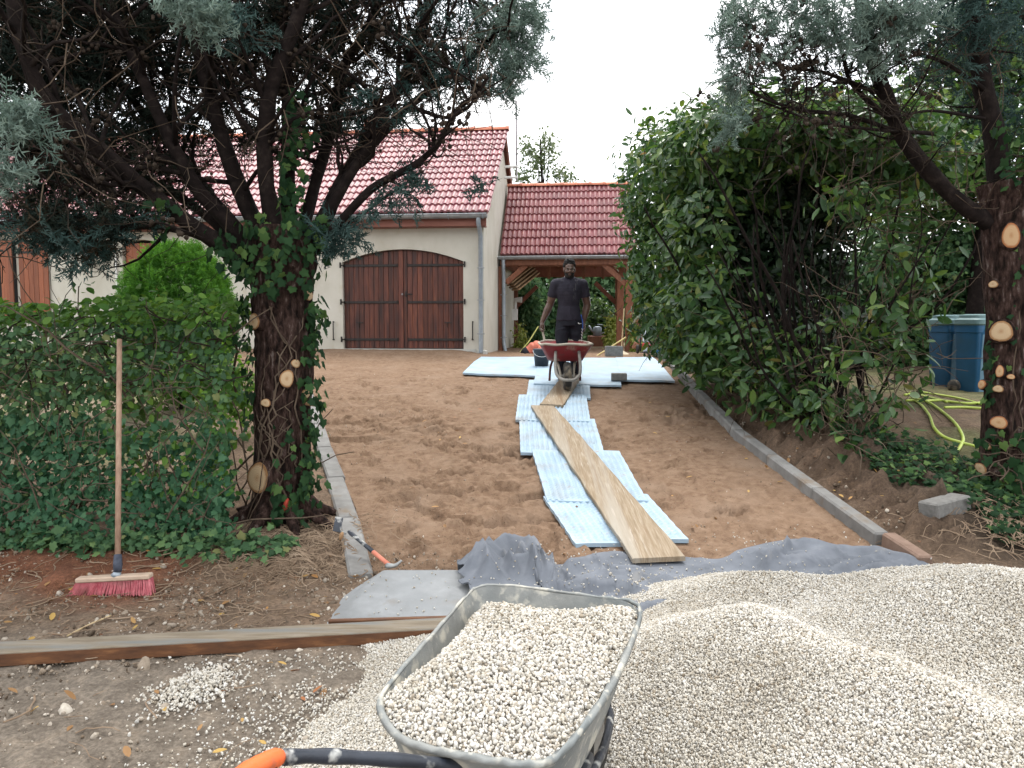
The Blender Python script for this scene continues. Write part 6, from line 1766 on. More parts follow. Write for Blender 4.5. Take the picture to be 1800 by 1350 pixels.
# ------------------------------------------------------------------ crumpled grey geotextile
M['geotextile'] = mk('geotextile', [(.3, (.112, .122, .140)), (.6, (.155, .167, .190)), (.8, (.21, .22, .24))], scale=6, rough=.9, bump=.25, bscale=220, bdist=.002, spec=.15, space='World', blotch=[(5, (.24, .23, .215), .62, .80)])
EDGE = [(808, 988), (838, 955), (885, 938), (935, 942), (962, 966), (1010, 962), (1080, 944), (1165, 948), (1260, 958), (1310, 942), (1395, 925), (1470, 936), (1560, 946), (1620, 966), (1690, 996)]
_E = [G(px, py + 22, .03) for px, py in EDGE]
def _rid(l): return [tuple(G(px, py, .04)[:2]) for px, py in l]
RIDGES = [(_rid([(965, 985), (1080, 975), (1165, 968), (1300, 965)]), .045, .055), (_rid([(1290, 972), (1350, 955), (1400, 945), (1480, 962)]), .15, .11), (_rid([(1400, 955), (1560, 975), (1660, 1000)]), .10, .08),
          (_rid([(850, 1010), (890, 975), (940, 985)]), .19, .105), (_rid([(900, 1020), (950, 1010), (965, 1030)]), .12, .07), (_rid([(1000, 1000), (1080, 965), (1150, 975)]), .085, .06), (_rid([(980, 1040), (1060, 1010), (1120, 1012)]), .07, .06),
          (_rid([(1040, 1062), (1140, 1020), (1250, 985)]), .055, .028), (_rid([(1110, 1072), (1200, 1035), (1275, 1005)]), .035, .022), (_rid([(1130, 1085), (1200, 1072), (1255, 1058)]), .08, .045),
          (_rid([(1440, 1015), (1530, 985), (1570, 965)]), .085, .045), (_rid([(1500, 1018), (1570, 992), (1610, 980)]), .06, .035), (_rid([(1230, 975), (1250, 1000), (1262, 1020)]), .05, .03), (_rid([(1165, 965), (1215, 1000)]), .04, .04),
          (_rid([(1215, 968), (1330, 985), (1480, 990)]), .055, .022), (_rid([(1330, 962), (1420, 985), (1540, 990)]), .06, .024), (_rid([(1390, 945), (1385, 975), (1350, 1000)]), .12, .03), (_rid([(1440, 958), (1500, 985), (1600, 1000)]), .07, .022), (_rid([(1480, 962), (1590, 985)]), .08, .022),
          (_rid([(870, 965), (850, 1000), (860, 1030)]), .17, .055), (_rid([(905, 962), (925, 1000), (945, 1030)]), .17, .050), (_rid([(885, 990), (900, 1025)]), .13, .045), (_rid([(940, 970), (970, 1005), (985, 1045)]), .11, .045), (_rid([(1010, 985), (1080, 1000), (1160, 1000)]), .07, .022), (_rid([(990, 1010), (1040, 1035), (1100, 1040)]), .07, .024), (_rid([(1020, 972), (1060, 1000), (1075, 1040)]), .06, .022)]
def cloth_z(X, Y):
    X = np.asarray(X, float); Y = np.asarray(Y, float)
    z = np.maximum(np.maximum(lerp_knots(Y, DK), 0), np.where((Y < 4.56) & (X < .25), slab_z(np.clip(Y, 3.93, 4.56)), 0)) + .022
    Xw = X + .03 * fbm(X, Y, 2.5, 2, 81); Yw = Y + .03 * fbm(X, Y, 2.5, 2, 82)
    h = 0
    for pl, H_, w_ in RIDGES:
        d = np.min([seg_d(Xw, Yw, a, b) for a, b in zip(pl[:-1], pl[1:])], axis=0)
        h = np.maximum(h, H_ * .86 * (.75 * np.exp(-d / w_ * 1.15) + .25 * np.exp(-(d / w_) ** 2)))
    cr_ = (1 - np.abs(fbm(X * .9 + Y * .5, Y * 3.0 - X * 1.3, 1.25, 2, 83)) * 4.5).clip(0, 1) ** 1.3
    left = np.exp(-(((X + .02) / .38) ** 2 + ((Y - 4.62) / .25) ** 2))
    cr2 = (1 - np.abs(fbm(X * 3.2 - Y * 1.2, Y * 1.2 + X * .6, 1.7, 1, 84)) * 4).clip(0, 1) ** 1.2
    k = sstep(.16, .26, seg_d(X, Y, (1.0, 4.75), (.62, 6.2)))          # pressed flat under the plank's end
    h = h * k; cr_ = cr_ * k; cr2 = cr2 * k
    return z + h + .040 * cr_ * (1 - .6 * left) + .035 * left * cr2
def geotextile():
    nu, nv = 260, 90
    e = resample(_E, nu); V = np.zeros((nv, nu, 3))
    for i, p in enumerate(e):
        fy = 3.45 + .12 * math.sin(i * .15)
        if i < 60: fy = max(fy, 4.30 - (i / 60) * .65)
        for j in range(nv):
            t = j / (nv - 1)
            V[j, i, 0] = p.x * (1 - t * .10) + .02 * math.sin(j * .3 + i * .1); V[j, i, 1] = p.y * (1 - t) + fy * t
    V[..., 2] = cloth_z(V[..., 0], V[..., 1])
    tt = np.linspace(0, 1, nv)[:, None]; gz = np.maximum(lerp_knots(V[..., 1], DK), np.where((V[..., 1] < 4.56) & (V[..., 0] < .25), slab_z(np.clip(V[..., 1], 3.93, 4.56)), 0)) + .012
    V[..., 2] = gz + (V[..., 2] - gz) * (.15 + .85 * sstep(0, .13, tt))
    i = np.arange(nu * nv).reshape(nv, nu)
    F = np.stack([i[:-1, :-1], i[1:, :-1], i[1:, 1:], i[:-1, 1:]], -1).reshape(-1, 4)
    o = mesh_obj('geotextile', V.reshape(-1, 3), F, M['geotextile'], None, True)
    md = o.modifiers.new('thickness', 'SOLIDIFY'); md.thickness = .004; md.offset = -1
    tag(o, 'crumpled grey geotextile sheet between the sand bed and the gravel heap', 'cloth')
geotextile()

# ------------------------------------------------------------------ pale dimpled panels leading up the drive
M['panel'] = mk('panel', [(.3, (.235, .325, .405)), (.55, (.30, .40, .485)), (.75, (.35, .45, .53))], scale=3.5, rough=.55, bump=.08, spec=.35, space='World', objrnd=.06, blotch=[(3, (.26, .30, .33), .5, .7), (9, (.30, .25, .20), .62, .80)])
def panel(corners, label, dz=.03, dimple=.011, pitch=.05, grp='dimpled panels laid as a path'):
    a, b, c, d = [G(px, py, dz) for px, py in corners]     # top-left, top-right, bottom-right, bottom-left
    wd = ((b - a).length + (c - d).length) / 2; ln = ((d - a).length + (c - b).length) / 2
    nu, nv = max(8, int(wd / pitch) * 5), max(8, int(ln / pitch) * 5)
    if dimple == 0: nu, nv = 30, 20
    u = np.linspace(0, 1, nu); v = np.linspace(0, 1, nv); U, V_ = np.meshgrid(u, v)
    pa, pb, pc, pd = [np.array(q) for q in (a, b, c, d)]
    Pq = (pa * (1 - U[..., None]) + pb * U[..., None]) * (1 - V_[..., None]) + (pd * (1 - U[..., None]) + pc * U[..., None]) * V_[..., None]
    Pq[..., 0] += .002 * np.sin(V_ * 40); Pq[..., 1] += .012 * np.sin(U * 9 + wd) * np.where((V_ < .02) | (V_ > .98), 1, 0)
    Pq[..., 2] = d_drive(Pq[..., 0], Pq[..., 1]) + dz + .006 * fbm(Pq[..., 0], Pq[..., 1], 2.0, 2, 7)
    edge_ = np.minimum(np.minimum(sstep(0, .04, U), sstep(1, .96, U)), np.minimum(sstep(0, .04, V_), sstep(1, .96, V_)))
    if dimple: Pq[..., 2] += edge_ * dimple * (np.clip(np.sin(U * wd / pitch * math.pi * 2 / 2) ** 2 * np.sin(V_ * ln / pitch * math.pi * 2 / 2) ** 2, 0, 1) * 2 - .6)
    i = np.arange(nu * nv).reshape(nv, nu)
    F = np.stack([i[:-1, :-1], i[1:, :-1], i[1:, 1:], i[:-1, 1:]], -1).reshape(-1, 4)
    V3 = Pq.reshape(-1, 3)
    rim = np.concatenate([i[0, :], i[1:, -1], i[-1, -2::-1], i[-2:0:-1, 0]])
    lo = V3[rim].copy(); lo[:, 2] -= .028
    n0 = len(V3); V3 = np.concatenate([V3, lo]); m = len(rim); k = np.arange(m)
    F2 = np.stack([rim[k], rim[(k + 1) % m], n0 + (k + 1) % m, n0 + k], -1)
    o = mesh_obj('dimpled_panel' if dimple else 'white_panel', V3, np.concatenate([F, F2]), M['panel'], None, True)
    auto_smooth(o, 50); tag(o, label, 'panel', grp)
panel([(955, 872), (1137, 868), (1210, 948), (1012, 956)], 'pale blue dimpled panel nearest the grey cloth', .026)
panel([(935, 791), (1088, 792), (1138, 880), (962, 880)], 'pale blue dimpled panel, second from the grey cloth', .036)
panel([(913, 737), (1045, 736), (1063, 798), (915, 796)], 'pale blue dimpled panel, third from the grey cloth', .026)
panel([(912, 694), (1030, 693), (1038, 740), (906, 738)], 'pale blue dimpled panel, fourth from the grey cloth', .036)
panel([(930, 668), (1036, 669), (1038, 700), (925, 699)], 'pale blue dimpled panel under the wheel of the red barrow', .026, .004)
panel([(846, 627), (948, 627), (945, 661), (813, 655)], 'flat white panel left of the dark bucket', .04, 0, .05, 'flat white panels at the top of the drive')
panel([(948, 629), (1030, 629), (1020, 676), (938, 674)], 'flat white panel underneath the red wheelbarrow', .046, 0, .05, 'flat white panels at the top of the drive')
panel([(1028, 629), (1085, 629), (1092, 677), (1019, 675)], 'flat white panel carrying the dark paving block', .04, 0, .05, 'flat white panels at the top of the drive')
panel([(1082, 628), (1146, 627), (1186, 669), (1091, 667)], 'flat white panel beside the right kerb', .046, 0, .05, 'flat white panels at the top of the drive')

# ------------------------------------------------------------------ planks
M['plank'] = mk('plank', [(.25, (.165, .12, .078)), (.5, (.245, .19, .13)), (.75, (.33, .275, .205))], scale=16, rough=.85, bump=.35, bscale=30, bdist=.004, spec=.15, stretch=(5, .25, 1), space='World', blotch=[(.9, (.315, .285, .24), .44, .60), (2.6, (.19, .13, .08), .56, .72), (12, (.36, .32, .265), .60, .74)])
def board(corners, th, dz, name, label, mat, grp=None):
    a, b, c, d = [G(px, py, dz) for px, py in corners]
    nn = 26; V = []; F = []
    for k in range(nn):
        t = k / (nn - 1); l = a.lerp(d, t); r = b.lerp(c, t)
        w_ = .004 * math.sin(k * 1.7)
        for p, s in ((l, -1), (r, 1)):
            zz = p.z + .006 * math.sin(t * 5)
            V += [(p.x + w_, p.y, zz - th), (p.x + w_, p.y, zz - .004), (p.x + w_ - s * .006, p.y, zz)]
    for k in range(nn - 1):
        A, B = k * 6, (k + 1) * 6
        F += [(A + 2, A + 5, B + 5, B + 2), (A + 1, A + 2, B + 2, B + 1), (A, A + 1, B + 1, B), (A + 4, B + 4, B + 5, A + 5), (A + 3, B + 3, B + 4, A + 4), (A, B, B + 3, A + 3)]
    F += [(0, 3, 4, 5, 2, 1), tuple(x + (nn - 1) * 6 for x in (1, 2, 5, 4, 3, 0))]
    o = mesh_obj(name, V, F, mat); tag(o, label, 'plank', grp); return o
board([(933, 712), (973, 713), (1206, 976), (1113, 980)], .032, .078, 'plank', 'long scuffed wooden plank running down the dimpled panels to the grey cloth', M['plank'], 'planks laid as a barrow run')
board([(988, 662), (1022, 662), (990, 711), (949, 709)], .030, .072, 'plank', 'short wooden plank under the red wheelbarrow', M['plank'], 'planks laid as a barrow run')
M['beam_wood'] = mk('beam_wood', [(.25, (.13, .10, .07)), (.5, (.20, .165, .12)), (.75, (.28, .24, .19))], scale=6, rough=.8, bump=.4, bscale=30, bdist=.005, stretch=(.6, 5, 5), space='World', blotch=[(3, (.15, .155, .15), .5, .68)])
M['beam_edge'] = mk('beam_edge', [(.25, (.060, .028, .015)), (.55, (.12, .052, .024)), (.8, (.24, .11, .045))], scale=6, rough=.6, bump=.2, stretch=(.8, 6, 6), space='World')
pa, pb = Vector((-2.95, 3.43, .038)), Vector((.05, 3.86, .038))
bm = thing('timber_beam', ((pa + pb) / 2)[:], 'long weathered timber lying along the front of the verge', 'timber')
dd, ss, uu = frame(pb - pa)
MB().beam(pa, pb, .135, .068, .006).build('timber', M['beam_wood'], bm)
e0, e1 = pa + ss * .069, pb + ss * .069
MB().beam(e0 + Vector((0, 0, -.004)), e1 + Vector((0, 0, -.004)), .004, .056, 0).build('sawn_edge', M['beam_edge'], bm)
q0, q1 = Vector((-.95, 3.90, .03)), Vector((.05, 3.99, .03))
tag(MB().beam(q0 + Vector((0, -.035, 0)), q1 + Vector((0, -.05, 0)), .03, .06, .004).build('formwork_lath', M['beam_edge']), 'thin wooden lath along the front edge of the concrete slab', 'lath')
build_pile()
# ================================================================== barrows, tools, bins, blocks
M['zinc_tray'] = mk('zinc_tray', [(.3, (.16, .165, .16)), (.5, (.23, .235, .225)), (.75, (.32, .32, .30))], scale=9, rough=.6, rough2=.8, bump=.35, bscale=35, bdist=.006, metal=.25, spec=.35, space='World', blotch=[(2.5, (.13, .15, .155), .45, .7), (11, (.46, .44, .38), .54, .64), (30, (.36, .35, .31), .58, .68)])
M['black_paint'] = mk('black_paint', [(.3, (.012, .015, .022)), (.7, (.03, .036, .05))], scale=8, rough=.4, bump=.2, bscale=40, spec=.45, space='World', blotch=[(14, (.38, .38, .36), .57, .66)])
M['orange_grip'] = mk('orange_grip', [(.3, (.62, .11, .03)), (.7, (.72, .15, .045))], scale=8, rough=.5, bump=.05, space='World', blotch=[(20, (.35, .12, .07), .62, .75)])
M['rubber'] = mk('rubber', [(.3, (.022, .021, .020)), (.7, (.045, .042, .038))], scale=12, rough=.85, bump=.2, space='World', blotch=[(9, (.20, .165, .12), .48, .68)])
M['red_paint'] = mk('red_paint', [(.3, (.17, .018, .022)), (.6, (.23, .028, .032)), (.8, (.28, .06, .055))], scale=6, rough=.55, bump=.15, spec=.35, space='World', blotch=[(5, (.34, .28, .22), .56, .74), (12, (.12, .03, .03), .55, .7)])
M['cement'] = mk('cement', [(.3, (.30, .27, .22)), (.7, (.44, .40, .33))], scale=12, rough=.9, bump=.4, space='World')
M['grey_steel'] = mk('grey_steel', [(.3, (.20, .19, .17)), (.6, (.29, .275, .25)), (.85, (.38, .36, .32))], scale=12, rough=.65, bump=.2, metal=.2, space='World', blotch=[(10, (.10, .07, .05), .58, .72)])

def smooth_ring(ctrl, n):
    """closed Catmull-Rom through control points"""
    m = len(ctrl); c = [Vector(p) for p in ctrl]; out_ = []
    for k in range(n):
        t = k / n * m; i = int(t) % m; f = t - int(t)
        a, b, d, e = c[i - 1], c[i], c[(i + 1) % m], c[(i + 2) % m]
        out_.append(.5 * ((2 * b) + (d - a) * f + (2 * a - 5 * b + 4 * d - e) * f * f + (3 * b - a - 3 * d + e) * f ** 3))
    return out_
def ring_loft(rings, close_last=True):
    n = len(rings[0]); V = [p for r in rings for p in r]; F = []
    for j in range(len(rings) - 1):
        for k in range(n): F.append((j * n + k, j * n + (k + 1) % n, (j + 1) * n + (k + 1) % n, (j + 1) * n + k))
    if close_last: F.append(tuple(range((len(rings) - 1) * n, len(rings) * n)))
    return V, F
def wheel(root, c, axis, r, wd, tyre_mat, hub_mat):
    w_ = thing_part_empty = None
    m = MB(); prof = []
    for k in range(13):
        a = math.pi * k / 12
        prof.append((r - wd * .5 + math.sin(a) * wd * .5 if True else r, -wd / 2 * math.cos(a)))
    prof = [(r * .55, -wd * .32)] + prof + [(r * .55, wd * .32)]
    m.lathe(c, prof, 28, axis)
    t = m.build('wheel', tyre_mat, root, True)
    m = MB(); m.lathe(c, [(.02, -wd * .5), (.035, -wd * .45), (r * .52, -wd * .22), (r * .57, -wd * .34), (r * .57, wd * .34), (r * .52, wd * .22), (.035, wd * .45), (.02, wd * .5)], 20, axis, True)
    m.build('rim', hub_mat, t, True)
    return t

# ------------------------------------------------------------------ big grey barrow full of gravel in front
def near_barrow():
    g = np.random.default_rng(808)
    def C(px, py, z):
        d = ray(px, py); k = (z - CAMZ) / d.z
        return Vector((0, 0, CAMZ)) + d * k
    rim_px = [(846, 1030, .665), (905, 1030, .67), (985, 1040, .67), (1060, 1050, .665), (1108, 1056, .66), (1124, 1075, .655), (1108, 1125, .65), (1075, 1195, .64), (1030, 1265, .63), (985, 1318, .62), (945, 1338, .615),
              (880, 1334, .61), (810, 1322, .61), (745, 1308, .61), (706, 1292, .61), (680, 1262, .615), (671, 1228, .62), (692, 1195, .63), (730, 1150, .64), (775, 1100, .65), (818, 1050, .66)]
    rim = smooth_ring([C(*p) for p in rim_px], 96)
    cen = sum(rim, Vector()) / 96
    t = thing('wheelbarrow', (cen.x, cen.y, .03), 'big dented grey wheelbarrow heaped with gravel in the foreground', 'wheelbarrow')
    def shrink(s, dz, jit=0):
        return [Vector((cen.x + (p.x - cen.x) * s, cen.y + (p.y - cen.y) * s, p.z + dz)) for p in rim]
    dent = [1 + .012 * math.sin(k * .55) * (1 if 0 < k < 26 else .3) for k in range(96)]
    inner = [[Vector((cen.x + (p.x - cen.x) * s * dent[k], cen.y + (p.y - cen.y) * s * dent[k], p.z + dz)) for k, p in enumerate(rim)] for s, dz in ((.985, -.002), (.962, -.03), (.90, -.09), (.80, -.20), (.66, -.29), (.40, -.31))]
    outer = [[p - Vector((0, 0, .004)) + (Vector((p.x - cen.x, p.y - cen.y, 0)).normalized() * .006) for p in r] for r in inner]
    V, F = ring_loft(inner); m = MB().add(V, [f[::-1] for f in F]); V2, F2 = ring_loft(outer); m.add(V2, F2)
    # rolled, battered lip
    lip = []
    n = 96
    for k in range(n):
        p = rim[k]; o_ = Vector((p.x - cen.x, p.y - cen.y, 0)).normalized()
        wob = .006 * math.sin(k * 1.9) + .004 * math.sin(k * 4.3)
        lip.append([p + o_ * (-.005 + wob * .3), p + o_ * .003 + Vector((0, 0, .004 + wob * .5)), p + o_ * .012 + Vector((0, 0, .0 + wob * .5)), p + o_ * .015 + Vector((0, 0, -.010)), p + o_ * .004 + Vector((0, 0, -.013))])
    V = [q for l in lip for q in l]; F = []
    for k in range(n):
        a, b = k * 5, ((k + 1) % n) * 5
        for j in range(5): F.append((a + j, b + j, b + (j + 1) % 5, a + (j + 1) % 5))
    tray = m.build('tray', M['zinc_tray'], t, True)
    MB().add(V, F).build('rim', M['zinc_tray'], tray, True)
    # left handle as seen, right handle, frame, legs, wheel
    hl = resample([C(905, 1352, .47), C(820, 1350, .545), C(745, 1340, .60), C(650, 1333, .655), C(560, 1329, .70), C(500, 1331, .73)], 22)
    MB().tube(hl, [.0155 + .0012 * math.sin(k * 1.3) for k in range(22)], 12).build('handle', M['black_paint'], t, True)
    gl = resample([C(490, 1331, .732), C(470, 1338, .745), C(430, 1360, .765), C(395, 1392, .78)], 14)
    MB().tube(gl, [.0165, .0185, .0195] + [.0185 + .001 * (k % 2) for k in range(11)], 14).build('grip', M['orange_grip'], t, True)
    MB().tube(resample([C(478, 1348, .728), C(450, 1362, .742), C(425, 1380, .755)], 8), .012, 10).build('grip', M['black_paint'], t, True)
    hr = resample([Vector((.22, 2.1, .36)), Vector((.12, 1.6, .50)), Vector((.06, 1.2, .66)), Vector((.03, 1.0, .70))], 14)
    MB().tube(hr, .0155, 10).build('handle', M['black_paint'], t, True)
    MB().tube(resample([Vector((-.13, 1.88, .42)), Vector((.02, 2.3, .29)), Vector((.24, 2.62, .23)), Vector((.34, 2.60, .24)), Vector((.28, 2.25, .30)), Vector((.16, 1.85, .40))], 24), .014, 8).build('frame', M['black_paint'], t, True)
    for x, y in ((-.10, 1.95), (.16, 1.9)):
        MB().tube([(x, y, .33), (x - .02, y - .06, .10), (x - .02, y - .10, .0)], .013, 8).build('leg', M['black_paint'], t, True)
    wheel(t, (.27, 2.52, .20), (.92, -.35, 0), .165, .085, M['rubber'], M['grey_steel'])
    # load: bed and pebbles
    xs = np.linspace(-.40, .46, 70); ys = np.linspace(1.6, 2.8, 90); X, Y = np.meshgrid(xs, ys)
    poly = np.array([[p.x, p.y] for p in shrink(.985, 0)])
    def inside(x, y):
        c = np.zeros(x.shape, bool); j = len(poly) - 1
        for i in range(len(poly)):
            xi, yi = poly[i]; xj, yj = poly[j]
            cond = ((yi > y) != (yj > y)) & (x < (xj - xi) * (y - yi) / (yj - yi + 1e-12) + xi)
            c ^= cond; j = i
        return c
    RA_T = np.array([math.atan2(p.y - cen.y, p.x - cen.x) for p in rim]); RA_R = np.array([math.hypot(p.x - cen.x, p.y - cen.y) for p in rim]); _o = np.argsort(RA_T); RA_T, RA_R = RA_T[_o], RA_R[_o]
    def hz(x, y):
        th_ = np.arctan2(y - cen.y, x - cen.x); ra = np.interp(th_, RA_T, RA_R, period=2 * math.pi); r_ = np.clip(np.hypot(x - cen.x, y - cen.y) / ra, 0, 1.1)
        rz = .613 + .058 * (y - 1.7)
        far = sstep(-.1, .9, (y - cen.y) / .5 - .55 * (x - cen.x) / .4)         # lower against the far and left walls
        return rz - .012 + .075 * (1 - r_ ** 2) - .085 * far * sstep(.45, 1.0, r_) + .014 * fbm(x, y, 6, 2, 5)
    ins = inside(X, Y); Z = hz(X, Y) - .012
    i = np.arange(X.size).reshape(X.shape); F = np.stack([i[:-1, :-1], i[:-1, 1:], i[1:, 1:], i[1:, :-1]], -1).reshape(-1, 4)
    F = F[ins.ravel()[F].all(1)]; used = np.unique(F); rm = -np.ones(X.size, int); rm[used] = np.arange(len(used))
    Vb = np.stack([X, Y, Z], -1).reshape(-1, 3)[used]; F = rm[F]
    Pp = []
    for lay, sp in ((0, .0080), (1, .0125)):
        gx, gy = np.meshgrid(np.arange(-.42, .48, sp), np.arange(1.58, 2.8, sp)); gx, gy = gx.ravel() + g.uniform(-.5, .5, gx.size) * sp, gy.ravel() + g.uniform(-.5, .5, gy.size) * sp
        k = inside(gx, gy); gx, gy = gx[k], gy[k]
        Pp.append(np.stack([gx, gy, hz(gx, gy) + g.uniform(-.006, .004, len(gx)) + .004 * lay], 1))
    o = pebbles('gravel_load', np.concatenate(Pp), .0106, g, 'gravel', (Vb, F))
    tag(o, 'pale gravel heaped inside the grey wheelbarrow', 'gravel', None, 'stuff')
near_barrow()

# ------------------------------------------------------------------ red barrow pushed up the planks
BWY = 10.22
M['leg_red'] = mk('leg_red', [(.3, (.05, .012, .014)), (.7, (.09, .02, .022))], scale=8, rough=.6, bump=.1, space='World')
def red_barrow():
    c0 = P(997, 687, BWY); zgd = c0.z
    t = thing('wheelbarrow', (c0.x, BWY, zgd), 'red wheelbarrow with a cement-smeared rim pushed by the man in black', 'wheelbarrow')
    X0 = c0.x
    wheel(t, (X0, BWY, zgd + .195), (1, 0, 0), .195, .105, M['rubber'], M['grey_steel'])
    # tray: rings from the rim down
    zr = P(1000, 605, BWY + .25).z; zbm = P(1000, 634, BWY + .25).z
    def ring(z, x_half, y0, y1, wob=0):
        ct = [(X0 - x_half, y1 - .10, z), (X0 - x_half * .97, y0 + .12, z), (X0 - x_half * .72, y0, z), (X0, y0 - .02, z), (X0 + x_half * .72, y0, z), (X0 + x_half * .97, y0 + .12, z), (X0 + x_half, y1 - .10, z), (X0 + x_half * .8, y1, z + .02), (X0, y1 + .02, z + .03), (X0 - x_half * .8, y1, z + .02)]
        return smooth_ring(ct, 64)
    R0 = ring(zr, .355, BWY - .02, BWY + .88); R1 = ring((zr * .6 + zbm * .4), .305, BWY + .06, BWY + .80); R2 = ring(zbm, .235, BWY + .16, BWY + .68); R3 = ring(zbm - .01, .12, BWY + .30, BWY + .55)
    V, F = ring_loft([R0, R1, R2, R3]); m = MB().add(V, F)
    ins = [[Vector((X0 + (p.x - X0) * .975, p.y + (BWY + .43 - p.y) * .025, p.z + .006)) for p in r] for r in (R0, R1, R2, R3)]
    V, F = ring_loft(ins); m.add(V, [f[::-1] for f in F])
    tray = m.build('tray', M['red_paint'], t, True)
    lip = MB(); rp = [p + Vector((0, 0, .004 + .006 * math.sin(k * .7))) for k, p in enumerate(R0)]; lip.tube(rp + [rp[0]], .016, 8); lip.build('rim', M['cement'], tray, True)
    # frame: two front struts, the hoop round the wheel, handles, legs
    for s in (-1, 1):
        a = Vector((X0 + s * .155, BWY + .03, zr - .09)); b = Vector((X0 + s * .165, BWY - .10, zgd + .34)); c = Vector((X0 + s * .145, BWY - .17, zgd + .22))
        MB().tube(resample([a, b, c, Vector((X0 + s * .07, BWY - .22, zgd + .165)), Vector((X0, BWY - .225, zgd + .16))], 16), .021, 10).build('frame', M['grey_steel'], t, True)
        MB().tube(resample([c, Vector((X0 + s * .09, BWY, zgd + .195)), Vector((X0 + s * .12, BWY + .25, zbm - .03)), Vector((X0 + s * .20, BWY + .65, zbm + .02)), Vector((X0 + s * .26, BWY + .95, zr + .02)), Vector((X0 + s * .30, BWY + 1.02, P(1000, 576, BWY + .85).z))], 24), .017, 10).build('handle', M['cement'], t, True)
        MB().tube(resample([Vector((X0 + s * .17, BWY + .45, zbm - .0)), Vector((X0 + s * .20, BWY + .50, zgd + .28)), Vector((X0 + s * .215, BWY + .46, zgd + .10))], 8), .016, 8).build('leg', M['leg_red'], t, True)
        MB().tube([(X0 + s * .06, BWY, zgd + .195), (X0 + s * .10, BWY, zgd + .195)], .02, 8).build('axle', M['grey_steel'], t)
    return t, X0, zr
rb, RBX, RBZ = red_barrow()

# ------------------------------------------------------------------ broom leaning on the hedge
def broom():
    g = np.random.default_rng(909)
    b0 = P(198, 1040, 4.38)
    t = thing('broom', (b0.x, b0.y, zgf(b0.x, b0.y)), 'yard broom with red bristles and wooden handle leaning on the hedge', 'broom')
    zb = zgf(b0.x, 4.38)
    M['broom_wood'] = mk('broom_wood', [(.3, (.22, .135, .09)), (.6, (.33, .215, .15)), (.8, (.43, .32, .24))], scale=7, rough=.7, bump=.2, stretch=(6, 6, .6), space='World')
    M['bristle'] = mk('bristle', [(.3, (.42, .075, .10)), (.7, (.58, .20, .22))], scale=30, rough=.6, bump=0, space='World', blotch=[(9, (.20, .10, .08), .55, .75)])
    top = P(210, 597, 4.95); ft = P(207, 990, 4.42)
    MB().tube([ft, ft.lerp(top, .5), top], [.0165, .016, .0155], 12).build('handle', M['broom_wood'], t, True)
    fe = MB(); d_ = (top - ft).normalized(); fe.tube([ft - d_ * .05, ft - d_ * .01, ft + d_ * .05], [.022, .026, .021], 12); fe.build('ferrule', mk('tape', [(.3, (.03, .035, .05)), (.7, (.07, .08, .11))], scale=30, rough=.7, bump=.3), t, True)
    a, c = P(136, 1019, 4.40), P(266, 1012, 4.40)
    MB().beam(a, c, .06, .028, .006).build('head', mk('broom_head', [(.3, (.36, .26, .19)), (.7, (.50, .39, .30))], scale=8, rough=.8, bump=.2), t)
    m = MB()
    fw = MB(); fw.tube([ft - d_ * .05, (a + c) / 2 + Vector((.01, 0, .01))], [.02, .03], 10); fw.build('socket', M['zinc_blue'], t, True)
    for k in range(46):
        for j in range(4):
            tt = (k + .5) / 46; p = a.lerp(c, tt) + Vector((0, (j - 1.5) * .012, -.012))
            sp = (tt - .5) * .06 - .012
            for q in range(3):
                e = p + Vector((sp + g.normal(0, .004), (j - 1.5) * .006 + g.normal(0, .004) - .012, -(p.z - zb) + .004 + abs(g.normal(0, .004))))
                m.tube([p + Vector(g.normal(0, .002, 3)), e], [.0022, .0016], 3, False)
    o = m.build('bristles', M['bristle'], t); o['kind'] = 'stuff'
broom()

# ------------------------------------------------------------------ hammer on the end of the left kerb, bits beside it
M['tool_steel'] = mk('tool_steel', [(.3, (.24, .25, .25)), (.7, (.40, .41, .40))], scale=20, rough=.5, bump=.1, metal=.5, space='World')
def hammer():
    Y = 4.72
    h0, h1, h2 = P(613, 934, 4.95), P(656, 970, 4.80), P(684, 993, 4.70)
    t = thing('hammer', tuple(h2), 'pick hammer with black and orange handle lying on the left kerb end', 'hammer')
    MB().tube([h0, h0.lerp(h1, .1), h0.lerp(h1, .5), h1], [.012, .017, .015, .016], 10, True, .8).build('grip', M['black_paint'], t, True)
    MB().tube([h1, h1.lerp(h2, .5), h2], [.016, .015, .016], 10, True, .8).build('handle', mk('tool_orange', [(.3, (.50, .16, .10)), (.7, (.60, .22, .15))], scale=10, rough=.6, bump=.1), t, True)
    MB().tube(resample([h2 + Vector((-.02, .0, -.005)), h2 + Vector((.01, -.01, -.004)), h2 + Vector((.045, -.02, .004)), h2 + Vector((.082, -.02, .035))], 9), [.014, .02, .019, .017, .015, .013, .011, .009, .006], 8).build('head', M['tool_steel'], t, True)
hammer()
p = P(596, 925, 5.05); z = zgf(p.x, 5.05)
tr = thing('trowel', (p.x, 5.05, z), 'small black trowel pushed into the soil beside the left kerb', 'trowel')
MB().box((p.x, 5.02, p.z + .02), (.055, .004, .10), rotm(R(-25), .3, .4), .002).build('blade', M['black_paint'], tr)
MB().tube([(p.x + .01, 5.04, p.z - .03), (p.x + .055, 4.99, p.z - .035)], .008, 8).build('tang', M['tool_steel'], tr)
p = P(600, 942, 4.92)
tag(MB().ell(p, (.014, .02, .032), rotm(.3, .3, .2), 8, 6).build('wood_chip', M['cut_wood'], None, True), 'pale chip of wood beside the black trowel', 'wood chip')

